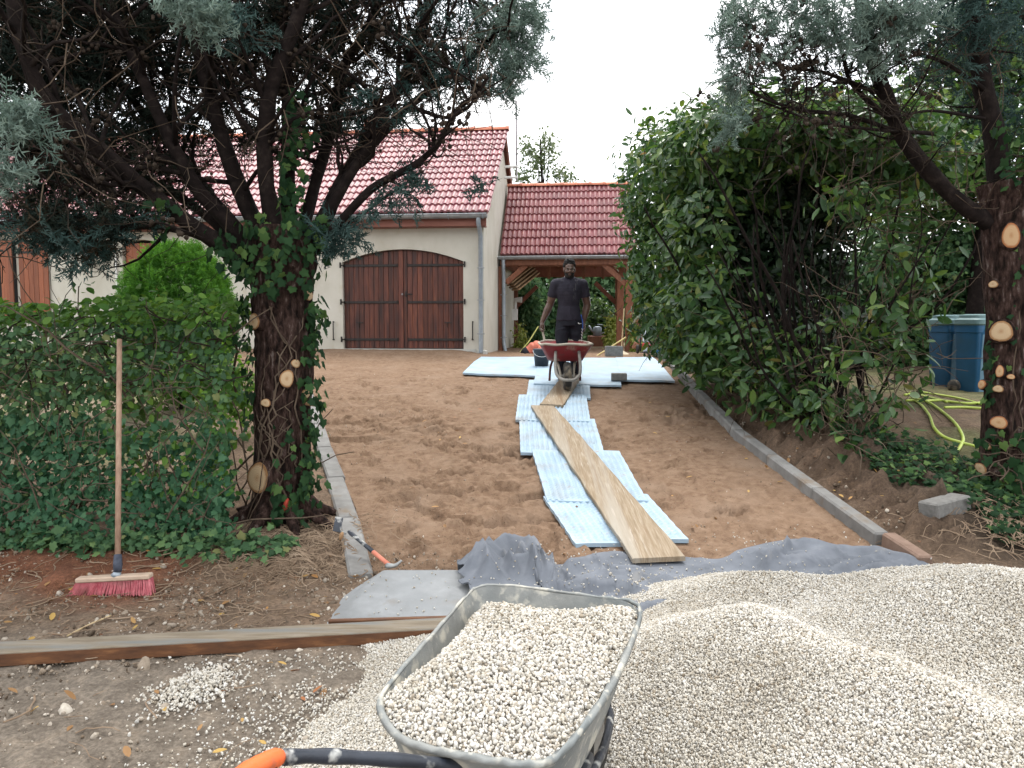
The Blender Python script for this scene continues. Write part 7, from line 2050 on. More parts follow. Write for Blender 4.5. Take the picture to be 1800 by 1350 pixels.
# ------------------------------------------------------------------ bucket, blocks, poles at the top of the drive
M['bucket'] = mk('bucket', [(.3, (.040, .048, .058)), (.7, (.070, .080, .092))], scale=6, rough=.55, bump=.1, space='World', blotch=[(8, (.16, .15, .14), .6, .78)])
c = G(952, 643, .045)
bk = thing('bucket', tuple(c), 'dark grey builder’s bucket left of the red wheelbarrow'.replace('’', "'"), 'bucket')
m = MB(); m.lathe(c, [(.001, .004), (.105, .004), (.108, 0), (.135, .26), (.143, .262), (.143, .275), (.135, .278), (.128, .27), (.10, .02), (.001, .018)], 28); m.build('body', M['bucket'], bk, True)
m = MB(); m.tube([c + Vector((.14 * math.cos(a), -.14 * abs(math.sin(a)) * .75 - .02, .25 - .10 * math.sin(a))) for a in [math.pi * k / 14 for k in range(15)]], .005, 6); m.build('bail', M['white_plastic'], bk, True)
M['block'] = mk('block', [(.3, (.125, .12, .112)), (.6, (.175, .17, .16)), (.8, (.23, .222, .21))], scale=30, rough=.95, bump=.6, bscale=90, bdist=.006, space='World')
c = G(1080, 627, .05)
b_ = thing('concrete_block', tuple(c), 'grey hollow concrete block standing on the white panels before the carport post', 'block')
m = MB().box(c + Vector((0, .0, .095)), (.31, .03, .19), rotm(0, 0, .03), .006); m.build('face', M['block'], b_)
m = MB().box(c + Vector((0, .17, .095)), (.31, .03, .19), rotm(0, 0, .03), .006); m.build('face', M['block'], b_)
for dx in (-.14, 0, .14): MB().box(c + Vector((dx, .085, .093)), (.028, .14, .184), rotm(0, 0, .03), .003).build('web', M['block'], b_)
c = G(1089, 669, .05)
pv = MB().box(c + Vector((.0, .06, .052)), (.225, .16, .10), rotm(0, 0, -.12), .008)
tag(pv.build('paving_block', M['block']), 'solid dark concrete block on the panel edge right of the barrow', 'block')
c = G(1672, 912, .02)
cb = MB().box(c + Vector((.02, .12, .055)), (.36, .16, .13), rotm(R(-3), R(-5), R(24)), .012)
tag(cb.build('concrete_block', M['block']), 'grey concrete block half buried in ivy beside the right cypress', 'block')
M['pole_wood'] = mk('pole_wood', [(.3, (.38, .28, .15)), (.7, (.52, .41, .25))], scale=8, rough=.7, bump=.1, space='World')
a, b = P(1097, 542, 16.6), P(1092, 618, 16.4)
tag(MB().tube([a, b], .014, 8).build('tool_handle', M['pole_wood']), 'upright wooden tool handle leaning on the right carport post', 'tool')
a, b = P(1100, 593, 15.6), P(1036, 634, 15.0)
tag(MB().tube([a, b], .016, 8).build('rake_handle', mk('yellow_pole', [(.3, (.42, .33, .12)), (.7, (.52, .42, .18))], scale=8, rough=.6, bump=0)), 'slanting yellow tool handle behind the concrete block', 'tool')
a, b = P(946, 574, 17.5), P(912, 622, 17.0)
tag(MB().tube([a, a.lerp(b, .5) + Vector((.02, 0, -.01)), b], .015, 8).build('tool_handle', mk('lime_pole', [(.3, (.45, .45, .12)), (.7, (.58, .58, .2))], scale=8, rough=.6, bump=0)), 'slanting yellow-green tool handle beside the crouching man', 'tool')
# pale sand heap in the carport
g = np.random.default_rng(4)
xs = np.linspace(-1, 1, 30); X, Y = np.meshgrid(xs, xs); c = P(1085, 628, 15.8)
V = np.stack([c.x + X * .45, 15.8 + Y * .4, c.z - .05 + .26 * np.clip(1 - np.hypot(X, Y), 0, 1) + .02 * fbm(X, Y, 3, 3, 4)], -1).reshape(-1, 3)
i = np.arange(900).reshape(30, 30); F = np.stack([i[:-1, :-1], i[:-1, 1:], i[1:, 1:], i[1:, :-1]], -1).reshape(-1, 4)
tag(mesh_obj('sand_heap', V, F, mk('pale_sand', [(.3, (.42, .35, .24)), (.7, (.56, .49, .37))], scale=20, rough=.95, bump=.4), None, True), 'low heap of pale sand at the foot of the right carport post', 'sand')
# watering can far in the garden
c = P(1050, 602, 20.5)
wc = thing('watering_can', (c.x, 20.5, zgf(c.x, 20.5)), 'pale watering can in the garden seen through the carport', 'watering can')
c = Vector((c.x, 20.5, zgf(c.x, 20.5) + .28))
m = MB(); m.lathe(c, [(.001, 0), (.11, 0), (.11, .22), (.06, .25), (.001, .25)], 16); m.build('body', M['zinc_blue'], wc, True)
MB().tube([c + Vector((-.10, 0, .08)), c + Vector((-.24, 0, .26))], [.02, .035], 8).build('spout', M['zinc_blue'], wc, True)
MB().tube(resample([c + Vector((.10, 0, .05)), c + Vector((.22, 0, .12)), c + Vector((.17, 0, .27)), c + Vector((0, 0, .30))], 12), .012, 8).build('handle', M['zinc_blue'], wc, True)
MB().box(c + Vector((0, 0, -.15)), (.5, .4, .30), None, .02).build('stand', M['timber'], wc)

# ------------------------------------------------------------------ wheeled bins
def bin_(px, Y, rz, label, half):
    base = P(px, 691, Y); zb = zgf(base.x, Y)
    zb = base.z
    top = P(px, 572, Y).z - zb
    M.setdefault('bin', mk('bin', [(.3, (.012, .075, .16)), (.7, (.020, .10, .21))], scale=4, rough=.45, bump=.05, spec=.4, blotch=[(3, (.03, .08, .12), .5, .8)]))
    M.setdefault('bin_rib', mk('bin_rib', [(.3, (.09, .17, .23)), (.7, (.13, .22, .28))], scale=4, rough=.5, bump=.05))
    M.setdefault('bin_lid', mk('bin_lid', [(.3, (.10, .17, .175)), (.7, (.15, .23, .235))], scale=5, rough=.5, bump=.05))
    t = thing('dustbin', (base.x, Y, zb), label, 'bin', 'blue dustbins beside the right cypress')
    Mr = rotm(0, 0, rz); o = Vector((base.x, Y, zb))
    def rr(hx, hy, r, z, n=6):
        pts = []
        for cx_, cy_, a0 in ((hx - r, hy - r, 0), (-hx + r, hy - r, 90), (-hx + r, -hy + r, 180), (hx - r, -hy + r, 270)):
            for k in range(n):
                a = R(a0 + 90 * k / (n - 1)); pts.append(o + Mr @ Vector((cx_ + r * math.cos(a), cy_ + r * math.sin(a), z)))
        return pts
    h = half
    V, F = ring_loft([rr(h * .80, h * .80, .05, 0.0), rr(h * .82, h * .82, .05, .06), rr(h * .83, h * .83, .05, .065), rr(h * .94, h * .96, .06, top - .10), rr(h, h, .07, top - .09), rr(h, h, .07, top)])
    m = MB().add(V, F); m.add(rr(h * .80, h * .80, .05, 0.001), [tuple(range(24))[::-1]])
    auto_smooth(m.build('body', M['bin'], t), 40)
    for sx in (-.45,):
        MB().beam(o + Mr @ Vector((sx * h, -h * .825, .02)), o + Mr @ Vector((sx * h * 1.1, -h * .975, top - .12)), .075, .02, .005).build('rib', M['bin_rib'], t)
    V, F = ring_loft([rr(h * 1.02, h * 1.02, .08, top + .003), rr(h * 1.10, h * 1.10, .10, top + .02), rr(h * 1.08, h * 1.08, .10, top + .075), rr(h * .92, h * .92, .10, top + .10), rr(h * .90, h * .90, .10, top + .135), rr(h * .60, h * .60, .08, top + .15)])
    auto_smooth(MB().add(V, F).build('lid', M['bin_lid'], t), 40)
    MB().tube([o + Mr @ Vector((-h * .7, h * 1.08, top + .06)), o + Mr @ Vector((h * .7, h * 1.08, top + .06))], .018, 8).build('handle', M['bin_lid'], t)
    for s in (-1, 1): MB().lathe(o + Mr @ Vector((s * h * .78, h * .75, .09)), [(.001, 0), (.09, 0), (.09, .045), (.001, .045)], 16, Mr @ Vector((s, 0, 0))).build('wheel', M['rubber'], t, True)
bin_(1664, 10.9, .30, 'blue dustbin with grey-green lid, the left and farther of the two', .205)
bin_(1712, 10.3, .36, 'blue dustbin with grey-green lid, the nearer one beside the cypress trunk', .205)

# ------------------------------------------------------------------ yellow-green hose
M['hose'] = mk('hose', [(.3, (.30, .40, .05)), (.6, (.42, .50, .10)), (.85, (.52, .56, .22))], scale=9, rough=.45, bump=.05, spec=.4, space='World', blotch=[(16, (.08, .10, .04), .66, .74)])
hose = thing('garden_hose', tuple(G(1690, 740)), 'yellow-green garden hose looped on the ground left of the right cypress', 'hose')
def hs(pts, r=.014, dz=.016): return resample([G(px, py, dz) for px, py in pts], 60), r
for pts in ([(1590, 694), (1620, 690), (1650, 694), (1690, 701), (1730, 712), (1760, 718)], [(1592, 704), (1612, 706), (1632, 728), (1642, 752), (1660, 768), (1690, 778), (1718, 786), (1745, 800)],
            [(1600, 700), (1630, 706), (1662, 728), (1682, 748), (1693, 770), (1688, 785), (1679, 800), (1681, 815), (1697, 826), (1722, 827), (1745, 822)], [(1610, 706), (1650, 704), (1700, 709), (1740, 706)], [(1660, 716), (1700, 716), (1745, 720)], [(1600, 690), (1640, 700), (1664, 706)]):
    q, r = hs(pts); MB().tube(q, r, 8).build('loop', M['hose'], hose, True)

# ------------------------------------------------------------------ sack on a hand truck and blue crate behind the laurel
c = G(1140, 624); c = Vector((P(1140, 622, 14.6).x, 14.6, P(1140, 622, 14.6).z))
ht = thing('hand_truck', tuple(c), 'small black hand truck standing at the end of the right kerb', 'hand truck')
for s in (-1, 1):
    MB().tube([c + Vector((s * .15, 0, .05)), c + Vector((s * .15, .08, .55)), c + Vector((s * .13, .16, .80))], .014, 8).build('rail', M['iron'], ht)
    wheel(ht, tuple(c + Vector((s * .20, .05, .09))), (1, 0, 0), .09, .05, M['rubber'], M['iron'])
for z in (.18, .34): MB().tube([c + Vector((-.15, .02, z)), c + Vector((.15, .02, z))], .010, 6).build('crossbar', M['iron'], ht)
MB().box(c + Vector((0, -.10, .03)), (.34, .20, .012), None, .003).build('toe_plate', M['iron'], ht)
sk = thing('cement_sack', tuple(c + Vector((0, -.08, .04))), 'white and red cement sack standing on the hand truck', 'sack')
M['sack_white'] = mk('sack_white', [(.3, (.55, .62, .68)), (.7, (.68, .73, .77))], scale=6, rough=.7, bump=.2)
M['sack_red'] = mk('sack_red', [(.3, (.45, .04, .05)), (.7, (.55, .07, .07))], scale=6, rough=.7, bump=.2)
MB().box(c + Vector((0, -.08, .33)), (.25, .11, .24), None, .03).build('upper_panel', M['sack_white'], sk)
MB().box(c + Vector((0, -.08, .17)), (.26, .115, .09), None, .02).build('red_band', M['sack_red'], sk)
MB().box(c + Vector((0, -.08, .085)), (.25, .11, .09), None, .02).build('lower_panel', M['sack_white'], sk)
M['ink'] = mk('ink', [(.3, (.03, .05, .12)), (.7, (.04, .06, .14))], scale=6, rough=.7, bump=0)
yq = c.y - .08 - .0575
def bars(name, lst, mat, z0, x0):
    m = MB()
    for (xa, za, wd_, ht_) in lst: m.box((c.x + x0 + xa, yq - .0, c.z + z0 + za), (wd_, .004, ht_))
    m.build(name, mat, sk)
bars('letter', [(0, .04, .014, .08), (.02, .075, .03, .012), (.02, .04, .03, .012), (.02, .004, .03, .012), (.036, .058, .012, .03), (.036, .022, .012, .03)], M['ink'], .31, .0)
bars('letter', [(.065, .04, .014, .08), (.085, .075, .04, .012), (.083, .042, .03, .012)], M['ink'], .31, .0)
yq -= .003
bars('letter', [(0, .0, .012, .055), (-.012, .018, .014, .010)], M['sack_white'], .17, .06)
bars('letter', [(-.05, .0, .012, .055), (-.035, .022, .03, .010)], M['sack_white'], .17, .04)
c2 = P(1178, 624, 14.2)
cr_ = thing('blue_crate', tuple(c2), 'bright blue plastic crate half hidden behind the laurel leaves', 'crate')
M['blue_plastic'] = mk('blue_plastic', [(.3, (.01, .12, .42)), (.7, (.02, .17, .52))], scale=5, rough=.4, bump=0)
MB().box(c2 + Vector((0, .2, .11)), (.42, .40, .20), None, .02).build('body', M['blue_plastic'], cr_)
MB().box(c2 + Vector((0, .2, .225)), (.46, .44, .03), None, .01).build('rim', M['blue_plastic'], cr_)

# ------------------------------------------------------------------ fallen leaves, twigs, dry litter
def litter():
    g = np.random.default_rng(1010)
    n = 420; x = np.concatenate([g.uniform(-3.6, -.8, 170), 2.5 + np.abs(g.normal(0, .6, 190)), g.uniform(-1.0, 2.4, 60)]); y = np.concatenate([g.uniform(1.8, 5.0, 170), g.uniform(5, 11.5, 190), g.uniform(4.8, 10, 60)])
    xr = lerp_knots(y, XRK); xl = lerp_knots(y, XLK); ind = (x > xl) & (x < xr) & (y > 4.6)
    z = np.where(ind, d_drive(x, y) + .01, zg(x, y) + .014)
    nr = g.normal(0, .3, (n, 3)); nr[:, 2] += 1
    o = foliage('fallen_leaves', [rep(*LAUREL, np.stack([x, y, z], 1), basis_from(nr, g.normal(size=(n, 3)), .055 * g.uniform(.5, 1.3, n)), g.random(n))], M['dry_leaf'], None)
    tag(o, 'dry yellow and brown leaves scattered on the soil and sand', 'leaves', None, 'stuff')
    m = MB()
    for k in range(260):
        x = g.uniform(-3.5, -.95); y = g.uniform(3.7, 5.1) if g.random() < .8 else g.uniform(2, 3.6)
        q = wander(g, (x, y, 0), (g.normal(), g.normal(), 0), g.uniform(.05, .28), 5, .35)
        m.tube([(p.x, p.y, zgf(p.x, p.y) + .012 + .01 * abs(math.sin(p.x * 9))) for p in q], g.uniform(.0015, .004), 4, False)
    for k in range(520):                                   # fibrous roots on the bank below the left cypress
        x = g.normal(-1.45, .26); y = g.normal(5.05, .30)
        q = wander(g, (x, y, 0), (g.normal(), -1 + g.normal(0, .6), 0), g.uniform(.08, .4), 6, .4)
        m.tube([(p.x, p.y, zgf(p.x, p.y) + .012 + .03 * abs(math.sin(p.x * 17 + p.y * 9))) for p in q], g.uniform(.0012, .0035), 3, False)
    for k in range(420):
        x = g.normal(3.55, .30); y = g.normal(5.15, .22)
        q = wander(g, (x, y, 0), (g.normal(), -1 + g.normal(0, .6), 0), g.uniform(.1, .4), 6, .4)
        m.tube([(p.x, p.y, zgf(p.x, p.y) + .02 + .05 * abs(math.sin(p.x * 17 + p.y * 9))) for p in q], g.uniform(.0015, .004), 3, False)
    o = m.build('dry_roots', mk('dry_root', [(.3, (.15, .10, .065)), (.6, (.26, .19, .13)), (.85, (.38, .30, .22))], scale=6, rough=.9, bump=0, space='World')); tag(o, 'dry fibrous roots and twigs littering the banks', 'roots', None, 'stuff')
    p0, p1 = G(118, 1118, .012), G(195, 1082, .014)
    tag(MB().tube(resample([p0, p0.lerp(p1, .5) + Vector((0, .01, .004)), p1], 10), .005, 6).build('twig', M['pole_wood'], None, True), 'single pale twig lying on the verge below the broom', 'twig')
    # needle litter
    n = 5000; x = g.uniform(-3.7, -1.1, n); y = g.normal(4.55, .28, n); k = g.random(n) < np.clip(.9 - (x + 2.6) * .55, .06, 1); x, y = x[k], y[k]; n = len(x)
    bv = np.array([(-.03, 0, 0), (.03, 0, 0), (0, 1, 0)]); nr = g.normal(0, .4, (n, 3)); nr[:, 2] += 1
    o = foliage('needle_litter', [rep(bv, np.array([(0, 1, 2)]), np.stack([x, y, zg(x, y) + .012], 1), basis_from(nr, g.normal(size=(n, 3)), .05 * g.uniform(.5, 1.4, n)), g.random(n))], leafmat('needles', [(0, (.10, .045, .025)), (.5, (.19, .085, .045)), (1, (.28, .16, .09))], .8, 0, .1), None)
    tag(o, 'rust-brown conifer needles under the left hedge', 'needles', None, 'stuff')
litter()
# ================================================================== people: one continuous skin surface each, clothes and hair as its parts
M['skin_dark'] = mk('skin_dark', [(.3, (.070, .040, .029)), (.6, (.108, .064, .047)), (.85, (.15, .092, .070))], scale=10, rough=.36, bump=.05, spec=.4, space='World')
M['skin_tan'] = mk('skin_tan', [(.3, (.26, .12, .075)), (.7, (.36, .18, .12))], scale=10, rough=.5, bump=.05, spec=.35)
M['shirt_black'] = mk('shirt_black', [(.3, (.016, .015, .022)), (.7, (.030, .028, .040))], scale=6, rough=.85, bump=.5, bscale=16, bdist=.012, spec=.2, space='World', blotch=[(7, (.034, .032, .042), .60, .80)])
M['trouser_black'] = mk('trouser_black', [(.3, (.008, .009, .013)), (.7, (.016, .017, .024))], scale=6, rough=.8, bump=.6, bscale=12, bdist=.02, spec=.2, space='World')
M['hair_black'] = mk('hair_black', [(.3, (.006, .005, .005)), (.7, (.016, .014, .013))], scale=60, rough=.8, bump=.8, bscale=120, bdist=.01, space='World')
M['eye_white'] = mk('eye_white', [(.3, (.22, .20, .18)), (.7, (.27, .25, .23))], scale=5, rough=.3, bump=0)
M['eye_dark'] = mk('eye_dark', [(.3, (.008, .006, .005)), (.7, (.015, .01, .008))], scale=5, rough=.2, bump=0)
M['lip'] = mk('lip', [(.3, (.075, .034, .030)), (.7, (.10, .05, .044))], scale=10, rough=.5, bump=0)
M['shoe'] = mk('shoe', [(.3, (.02, .02, .02)), (.7, (.05, .048, .045))], scale=10, rough=.7, bump=.2, blotch=[(20, (.2, .17, .13), .55, .7)])

def remeshed(name, m, voxel, mat, parent, smooth_it=2):
    """fuse overlapping closed pieces into one continuous surface"""
    V = np.array([tuple(p) for p in m.v]); org = np.array(ORG[parent.name]) if parent is not None else np.zeros(3)
    me = raw_mesh(name + '_raw', V - org, [list(f) for f in m.f])
    o = bpy.data.objects.new(name + '_raw', me); col.objects.link(o)
    r = o.modifiers.new('fuse', 'REMESH'); r.mode = 'VOXEL'; r.voxel_size = voxel; r.use_smooth_shade = True
    if smooth_it:
        s = o.modifiers.new('soften', 'SMOOTH'); s.factor = .5; s.iterations = smooth_it
    dg = bpy.context.evaluated_depsgraph_get()
    me2 = bpy.data.meshes.new_from_object(o.evaluated_get(dg))
    bpy.data.objects.remove(o); bpy.data.meshes.remove(me)
    me2.name = name; me2.materials.clear(); me2.materials.append(mat)
    me2.polygons.foreach_set('use_smooth', np.ones(len(me2.polygons), dtype=bool))
    return me2
def wrinkle(me, amp, f, st, seed):
    """press soft cloth folds into a garment"""
    n = len(me.vertices); V = np.zeros(n * 3); me.vertices.foreach_get('co', V); V = V.reshape(-1, 3)
    Nn = np.zeros(n * 3); me.vertices.foreach_get('normal', Nn); Nn = Nn.reshape(-1, 3)
    a = V[:, 0] * st[0] + V[:, 1] * .8; b = V[:, 2] * st[1] + .5 * np.abs(V[:, 0])
    k = (1 - np.abs(fbm(a, b, f, 2, seed)) * 3).clip(0, 1) ** 1.3 - .4
    me.vertices.foreach_set('co', (V + Nn * (amp * k)[:, None]).astype(np.float32).ravel()); me.update()
    return me
def part_mesh(name, me, parent):
    return link(name, me, parent)
def torso_chain(m, pel, che, nk, lat, inf=0.0, t0=0.0, t1=1.0, wide=1.0):
    """row of ellipsoids along the spine"""
    pel, che, nk, lat = Vector(pel), Vector(che), Vector(nk), Vector(lat).normalized()
    prof = [(0, .160, .115), (.15, .155, .114), (.32, .143, .106), (.5, .156, .114), (.66, .182, .128), (.8, .190, .126), (.92, .165, .100), (1.0, .095, .075)]
    for k in range(15):
        t = t0 + (t1 - t0) * k / 14
        c = pel.lerp(che, t / .66) if t < .66 else che.lerp(nk, (t - .66) / .34)
        d = (che - pel).normalized() if t < .6 else (nk - che).normalized()
        fw = lat.cross(d).normalized()
        wd = np.interp(t, [p[0] for p in prof], [p[1] for p in prof]) * wide + inf; dp = np.interp(t, [p[0] for p in prof], [p[2] for p in prof]) + inf
        Mr = Matrix((lat, fw, d)).transposed()
        m.ell(c, (wd, dp, .075), Mr, 18, 10)
def fist(m, wrist, axis_a, axis_b, side):
    """five fingers closed round a bar running from axis_a to axis_b"""
    a, b = Vector(axis_a), Vector(axis_b); d = (b - a).normalized(); c = (a + b) / 2
    up = (Vector(wrist) - c); up = (up - d * up.dot(d)).normalized(); s = d.cross(up)
    rb = .030
    m.cap_rod(wrist, c + up * .05 + s * side * .0, .026, .034)
    m.ell(c + up * .035, (.036, .045, .026), Matrix((s, d, up)).transposed(), 12, 8)
    for k, ln in enumerate((.9, 1.0, .95, .8)):
        off = d * (.033 - .022 * k)
        pts = []
        for ang in (70, 20, -45, -110, -160):
            A = R(ang * ln); pts.append(c + off + (s * side * -math.cos(A) + up * math.sin(A)) * rb)
        for p, q in zip(pts[:-1], pts[1:]): m.cap_rod(p, q, .0098, .0088, 8)
    th = [c + up * .03 + d * .035, c + up * .012 + d * .050 + s * side * .026, c - up * .012 + d * .048 + s * side * .036]
    for p, q in zip(th[:-1], th[1:]): m.cap_rod(p, q, .0115, .0100, 8)

def hand_open(m, wrist, dirv, side):
    d = Vector(dirv).normalized(); lat = d.cross(Vector((0, 1, .1))).normalized(); nrm = lat.cross(d)
    w_ = Vector(wrist); m.cap_rod(w_, w_ + d * .03, .026, .03); m.ell(w_ + d * .055, (.040, .016, .05), Matrix((lat, nrm, d)).transposed(), 12, 8)
    for k, ln in enumerate((.072, .082, .076, .060)):
        p = w_ + d * .095 + lat * (.030 - .020 * k); q = p + d * ln * .5 + nrm * .010; e = q + d * ln * .45 + nrm * .022
        m.cap_rod(p, q, .0095, .009, 8); m.cap_rod(q, e, .009, .0078, 8)
    p = w_ + d * .04 + lat * .036 * side; m.cap_rod(p, p + d * .035 + lat * .022 * side, .012, .0105, 8); m.cap_rod(p + d * .035 + lat * .022 * side, p + d * .066 + lat * .028 * side, .0105, .009, 8)

def head_pieces(m, c, Rm):
    """skull, jaw, nose, ears, brow, neck root; c = centre between the ears; face along local -Y"""
    e = lambda p, r, rot=None: m.ell(Vector(c) + Rm @ Vector(p), r, Rm @ rot if rot is not None else Rm, 18, 14)
    e((0, .012, .030), (.076, .096, .098)); e((0, -.020, -.030), (.066, .074, .085)); e((0, -.038, -.078), (.048, .046, .040)); e((0, -.055, .040), (.060, .035, .045))
    e((0, -.088, .018), (.052, .014, .012))                                  # brow
    for s in (-1, 1):
        e((s * .040, -.070, -.028), (.026, .026, .024)); e((s * .080, .008, -.005), (.010, .022, .034)); e((s * .074, .005, -.01), (.012, .02, .025)); e((s * .016, -.103, -.030), (.010, .010, .009))
    m.cap_rod(Vector(c) + Rm @ Vector((0, -.090, .012)), Vector(c) + Rm @ Vector((0, -.108, -.024)), .010, .0145)
    e((0, -.088, -.058), (.026, .014, .010)); e((0, -.086, -.072), (.024, .013, .010)); e((0, -.078, -.100), (.026, .02, .018))

def pusher():
    Yb = 11.16
    foot = P(1000, 671, 11.0); zf = foot.z
    X0 = P(1000, 560, Yb).x
    def Q(x, y, z): return Vector((X0 + x, Yb + y, zf + z))
    HT = 1.745
    body = MB()
    hc = Q(0, -.035, 1.605); Rm = rotm(R(4), 0, 0)
    head_pieces(body, hc, Rm)
    body.cap_rod(Q(0, .01, 1.40), Q(0, -.005, 1.53), .062, .056, 16)
    pel, che, nk = Q(0, .02, .93), Q(0, .0, 1.27), Q(0, .012, 1.46)
    torso_chain(body, pel, che, nk, (1, 0, 0))
    ZH = P(1000, 577, BWY + .85).z
    hands = {}
    for s in (-1, 1):
        sh = Q(s * .195, .012, 1.395); el = Q(s * .272, .07, 1.11); wr = Vector((RBX + s * .300 + (X0 - RBX) * .0, BWY + 1.0, ZH + .085))
        body.cap_rod(Q(s * .10, .015, 1.42), sh, .068, .074); body.cap_rod(sh, sh.lerp(el, .5), .074, .068); body.cap_rod(sh.lerp(el, .5), el, .068, .052); body.cap_rod(el, el.lerp(wr, .35), .053, .056); body.cap_rod(el.lerp(wr, .35), wr, .055, .032)
        ha = Vector((RBX + s * .295, BWY + .95, ZH - .03)); hb = Vector((RBX + s * .302, BWY + 1.04, ZH + .015))
        fist(body, wr, ha, hb, s)
        hip = Q(s * .095, .02, .90); kn = Q(s * .105, -.05 if s < 0 else .03, .49); an = Q(s * .10, -.02 if s < 0 else .14, .09)
        body.cap_rod(hip, hip.lerp(kn, .4), .072, .080); body.cap_rod(hip.lerp(kn, .4), kn, .088, .058); body.cap_rod(kn, kn.lerp(an, .35), .058, .058); body.cap_rod(kn.lerp(an, .35), an, .057, .038)
        body.cap_rod(an, an + Vector((0, -.15, -.05)), .042, .034)
    o = link('person', None) if False else None
    me = remeshed('person', body, .0065, M['skin_dark'], None, 1)
    # body mesh in world space -> object with origin at the feet
    base = Vector((X0, Yb, zf)); me.transform(Matrix.Translation(-base))
    per = bpy.data.objects.new('person', me); col.objects.link(per); per.location = base; ORG[per.name] = base
    tag(per, 'man in black T-shirt and black trousers facing the viewer, pushing the red wheelbarrow', 'person')
    # T-shirt
    m = MB(); torso_chain(m, pel, che, nk, (1, 0, 0), .013, .02, .97)
    m.loft([(Q(0, .018, .875), .184, .140), (Q(0, .018, .96), .172, .134), (Q(0, .012, 1.06), .160, .124)], 24)
    for s in (-1, 1):
        sh = Q(s * .195, .012, 1.395); el = Q(s * .272, .07, 1.11)
        m.cap_rod(Q(s * .10, .015, 1.415), sh, .078, .084); m.cap_rod(sh, sh.lerp(el, .30), .083, .078)
        a = sh.lerp(el, .28); b = sh.lerp(el, .62); m.lathe(a, [(.079, 0), (.074, (b - a).length)], 20, (b - a), True)
    part_mesh('t_shirt', wrinkle(remeshed('t_shirt', m, .009, M['shirt_black'], per, 3), .007, 9, (1.2, .6), 1), per)
    m = MB(); m.tube([Q(.066 * math.cos(a), -.002 - .058 * math.sin(a), 1.475 - .022 * max(0, math.sin(a))) for a in [2 * math.pi * k / 24 for k in range(25)]], .010, 8); m.build('collar', M['shirt_black'], per, True)
    # chalky drips on the chest
    for (px, y0, y1, w_) in ((1012, 498, 510, .010), (1009, 506, 512, .008), (1011, 515, 526, .006), (1015, 488, 500, .007), (1008, 520, 528, .006)):
        a = P(px, y0, Yb - .147); b = P(px - .6, y1, Yb - .142); MB().tube([a, b], [w_ * .5, w_ * .35], 6, True).build('paint_drip', mk('drip' + str(px), [(.3, (.05, .05, .055)), (.7, (.08, .08, .085))], scale=20, rough=.9, bump=0), per)
    # trousers
    m = MB(); m.loft([(Q(0, .02, .80), .185, .135), (Q(0, .02, .90), .178, .132), (Q(0, .02, 1.0), .166, .126)], 24)
    for s in (-1, 1):
        hip = Q(s * .095, .02, .86); kn = Q(s * .112, -.05 if s < 0 else .03, .49); an = Q(s * .112, -.02 if s < 0 else .14, .12)
        m.cap_rod(hip, hip.lerp(kn, .45), .094, .100, 16); m.cap_rod(hip.lerp(kn, .45), kn, .104, .088, 16); m.cap_rod(kn, an, .088, .074, 16)
    part_mesh('trousers', wrinkle(remeshed('trousers', m, .010, M['trouser_black'], per, 4), .009, 7, (.6, 1.3), 2), per)
    blue = mk('stripe_blue', [(.3, (.02, .07, .28)), (.7, (.03, .10, .36))], scale=10, rough=.7, bump=0)
    MB().tube(resample([Q(.172, -.045, .96), Q(.190, -.045, .88), Q(.196, -.05, .80), Q(.190, -.06, .72)], 10), .008, 6).build('side_stripe', blue, per, True)
    wht = M['white_plastic']
    MB().tube(resample([Q(.122, -.135, .845), Q(.142, -.130, .83), Q(.178, -.085, .838)], 8), [.002, .006, .008, .007, .006, .004, .003, .002], 6).build('emblem', wht, per, True)
    m = MB()
    for k in range(7): m.tube([Q(.182 - .002 * k, -.085, .76 - .04 * k), Q(.190 - .002 * k, -.07, .735 - .04 * k)], .006, 5)
    m.build('side_print', wht, per)
    # shoes
    for s in (-1, 1):
        an = Q(s * .11, -.02 if s < 0 else .14, .06)
        m = MB(); m.ell(an + Vector((0, -.075, -.015)), (.050, .14, .05), None, 16, 10); m.ell(an + Vector((0, .02, .02)), (.045, .06, .06), None, 14, 10); m.box(an + Vector((0, -.07, -.045)), (.095, .27, .025), None, .01)
        part_mesh('shoe', remeshed('shoe', m, .012, M['shoe'], per, 2), per)
    # hair: close curls; beard
    g = np.random.default_rng(77); m = MB()
    hw = lambda p: hc + Rm @ Vector(p)
    m.ell(hw((0, .022, .052)), (.083, .098, .090), Rm, 20, 14)
    for k in range(520):
        q = g.normal(size=3); q /= np.linalg.norm(q)
        if q[2] < -.05 and q[1] < .3: continue
        p = np.array([q[0] * .084, .022 + q[1] * .100, .050 + q[2] * .095 + (.016 if q[2] > .5 else 0)])
        if p[1] < -.055 and p[2] < .088: continue
        if p[1] < -.02 and p[2] < .045: continue
        m.ell(hw(p), (.0125, .0125, .0125), None, 6, 5)
    # clear the face: keep the cap behind the hairline
    hm = MB()
    keep = []
    V = [tuple(v) for v in m.v]
    part = remeshed('hair', m, .0065, M['hair_black'], per, 0)
    bmx = bmesh.new(); bmx.from_mesh(part); inv = Rm.inverted()
    kill = []
    for v in bmx.verts:
        p = inv @ (v.co + base - hc)
        if (p.y < -.045 and p.z < .076) or (p.y < -.012 and p.z < .030) or p.z < -.06: kill.append(v)
    bmesh.ops.delete(bmx, geom=kill, context='VERTS'); bmx.to_mesh(part); bmx.free()
    part_mesh('hair', part, per)
    m = MB()
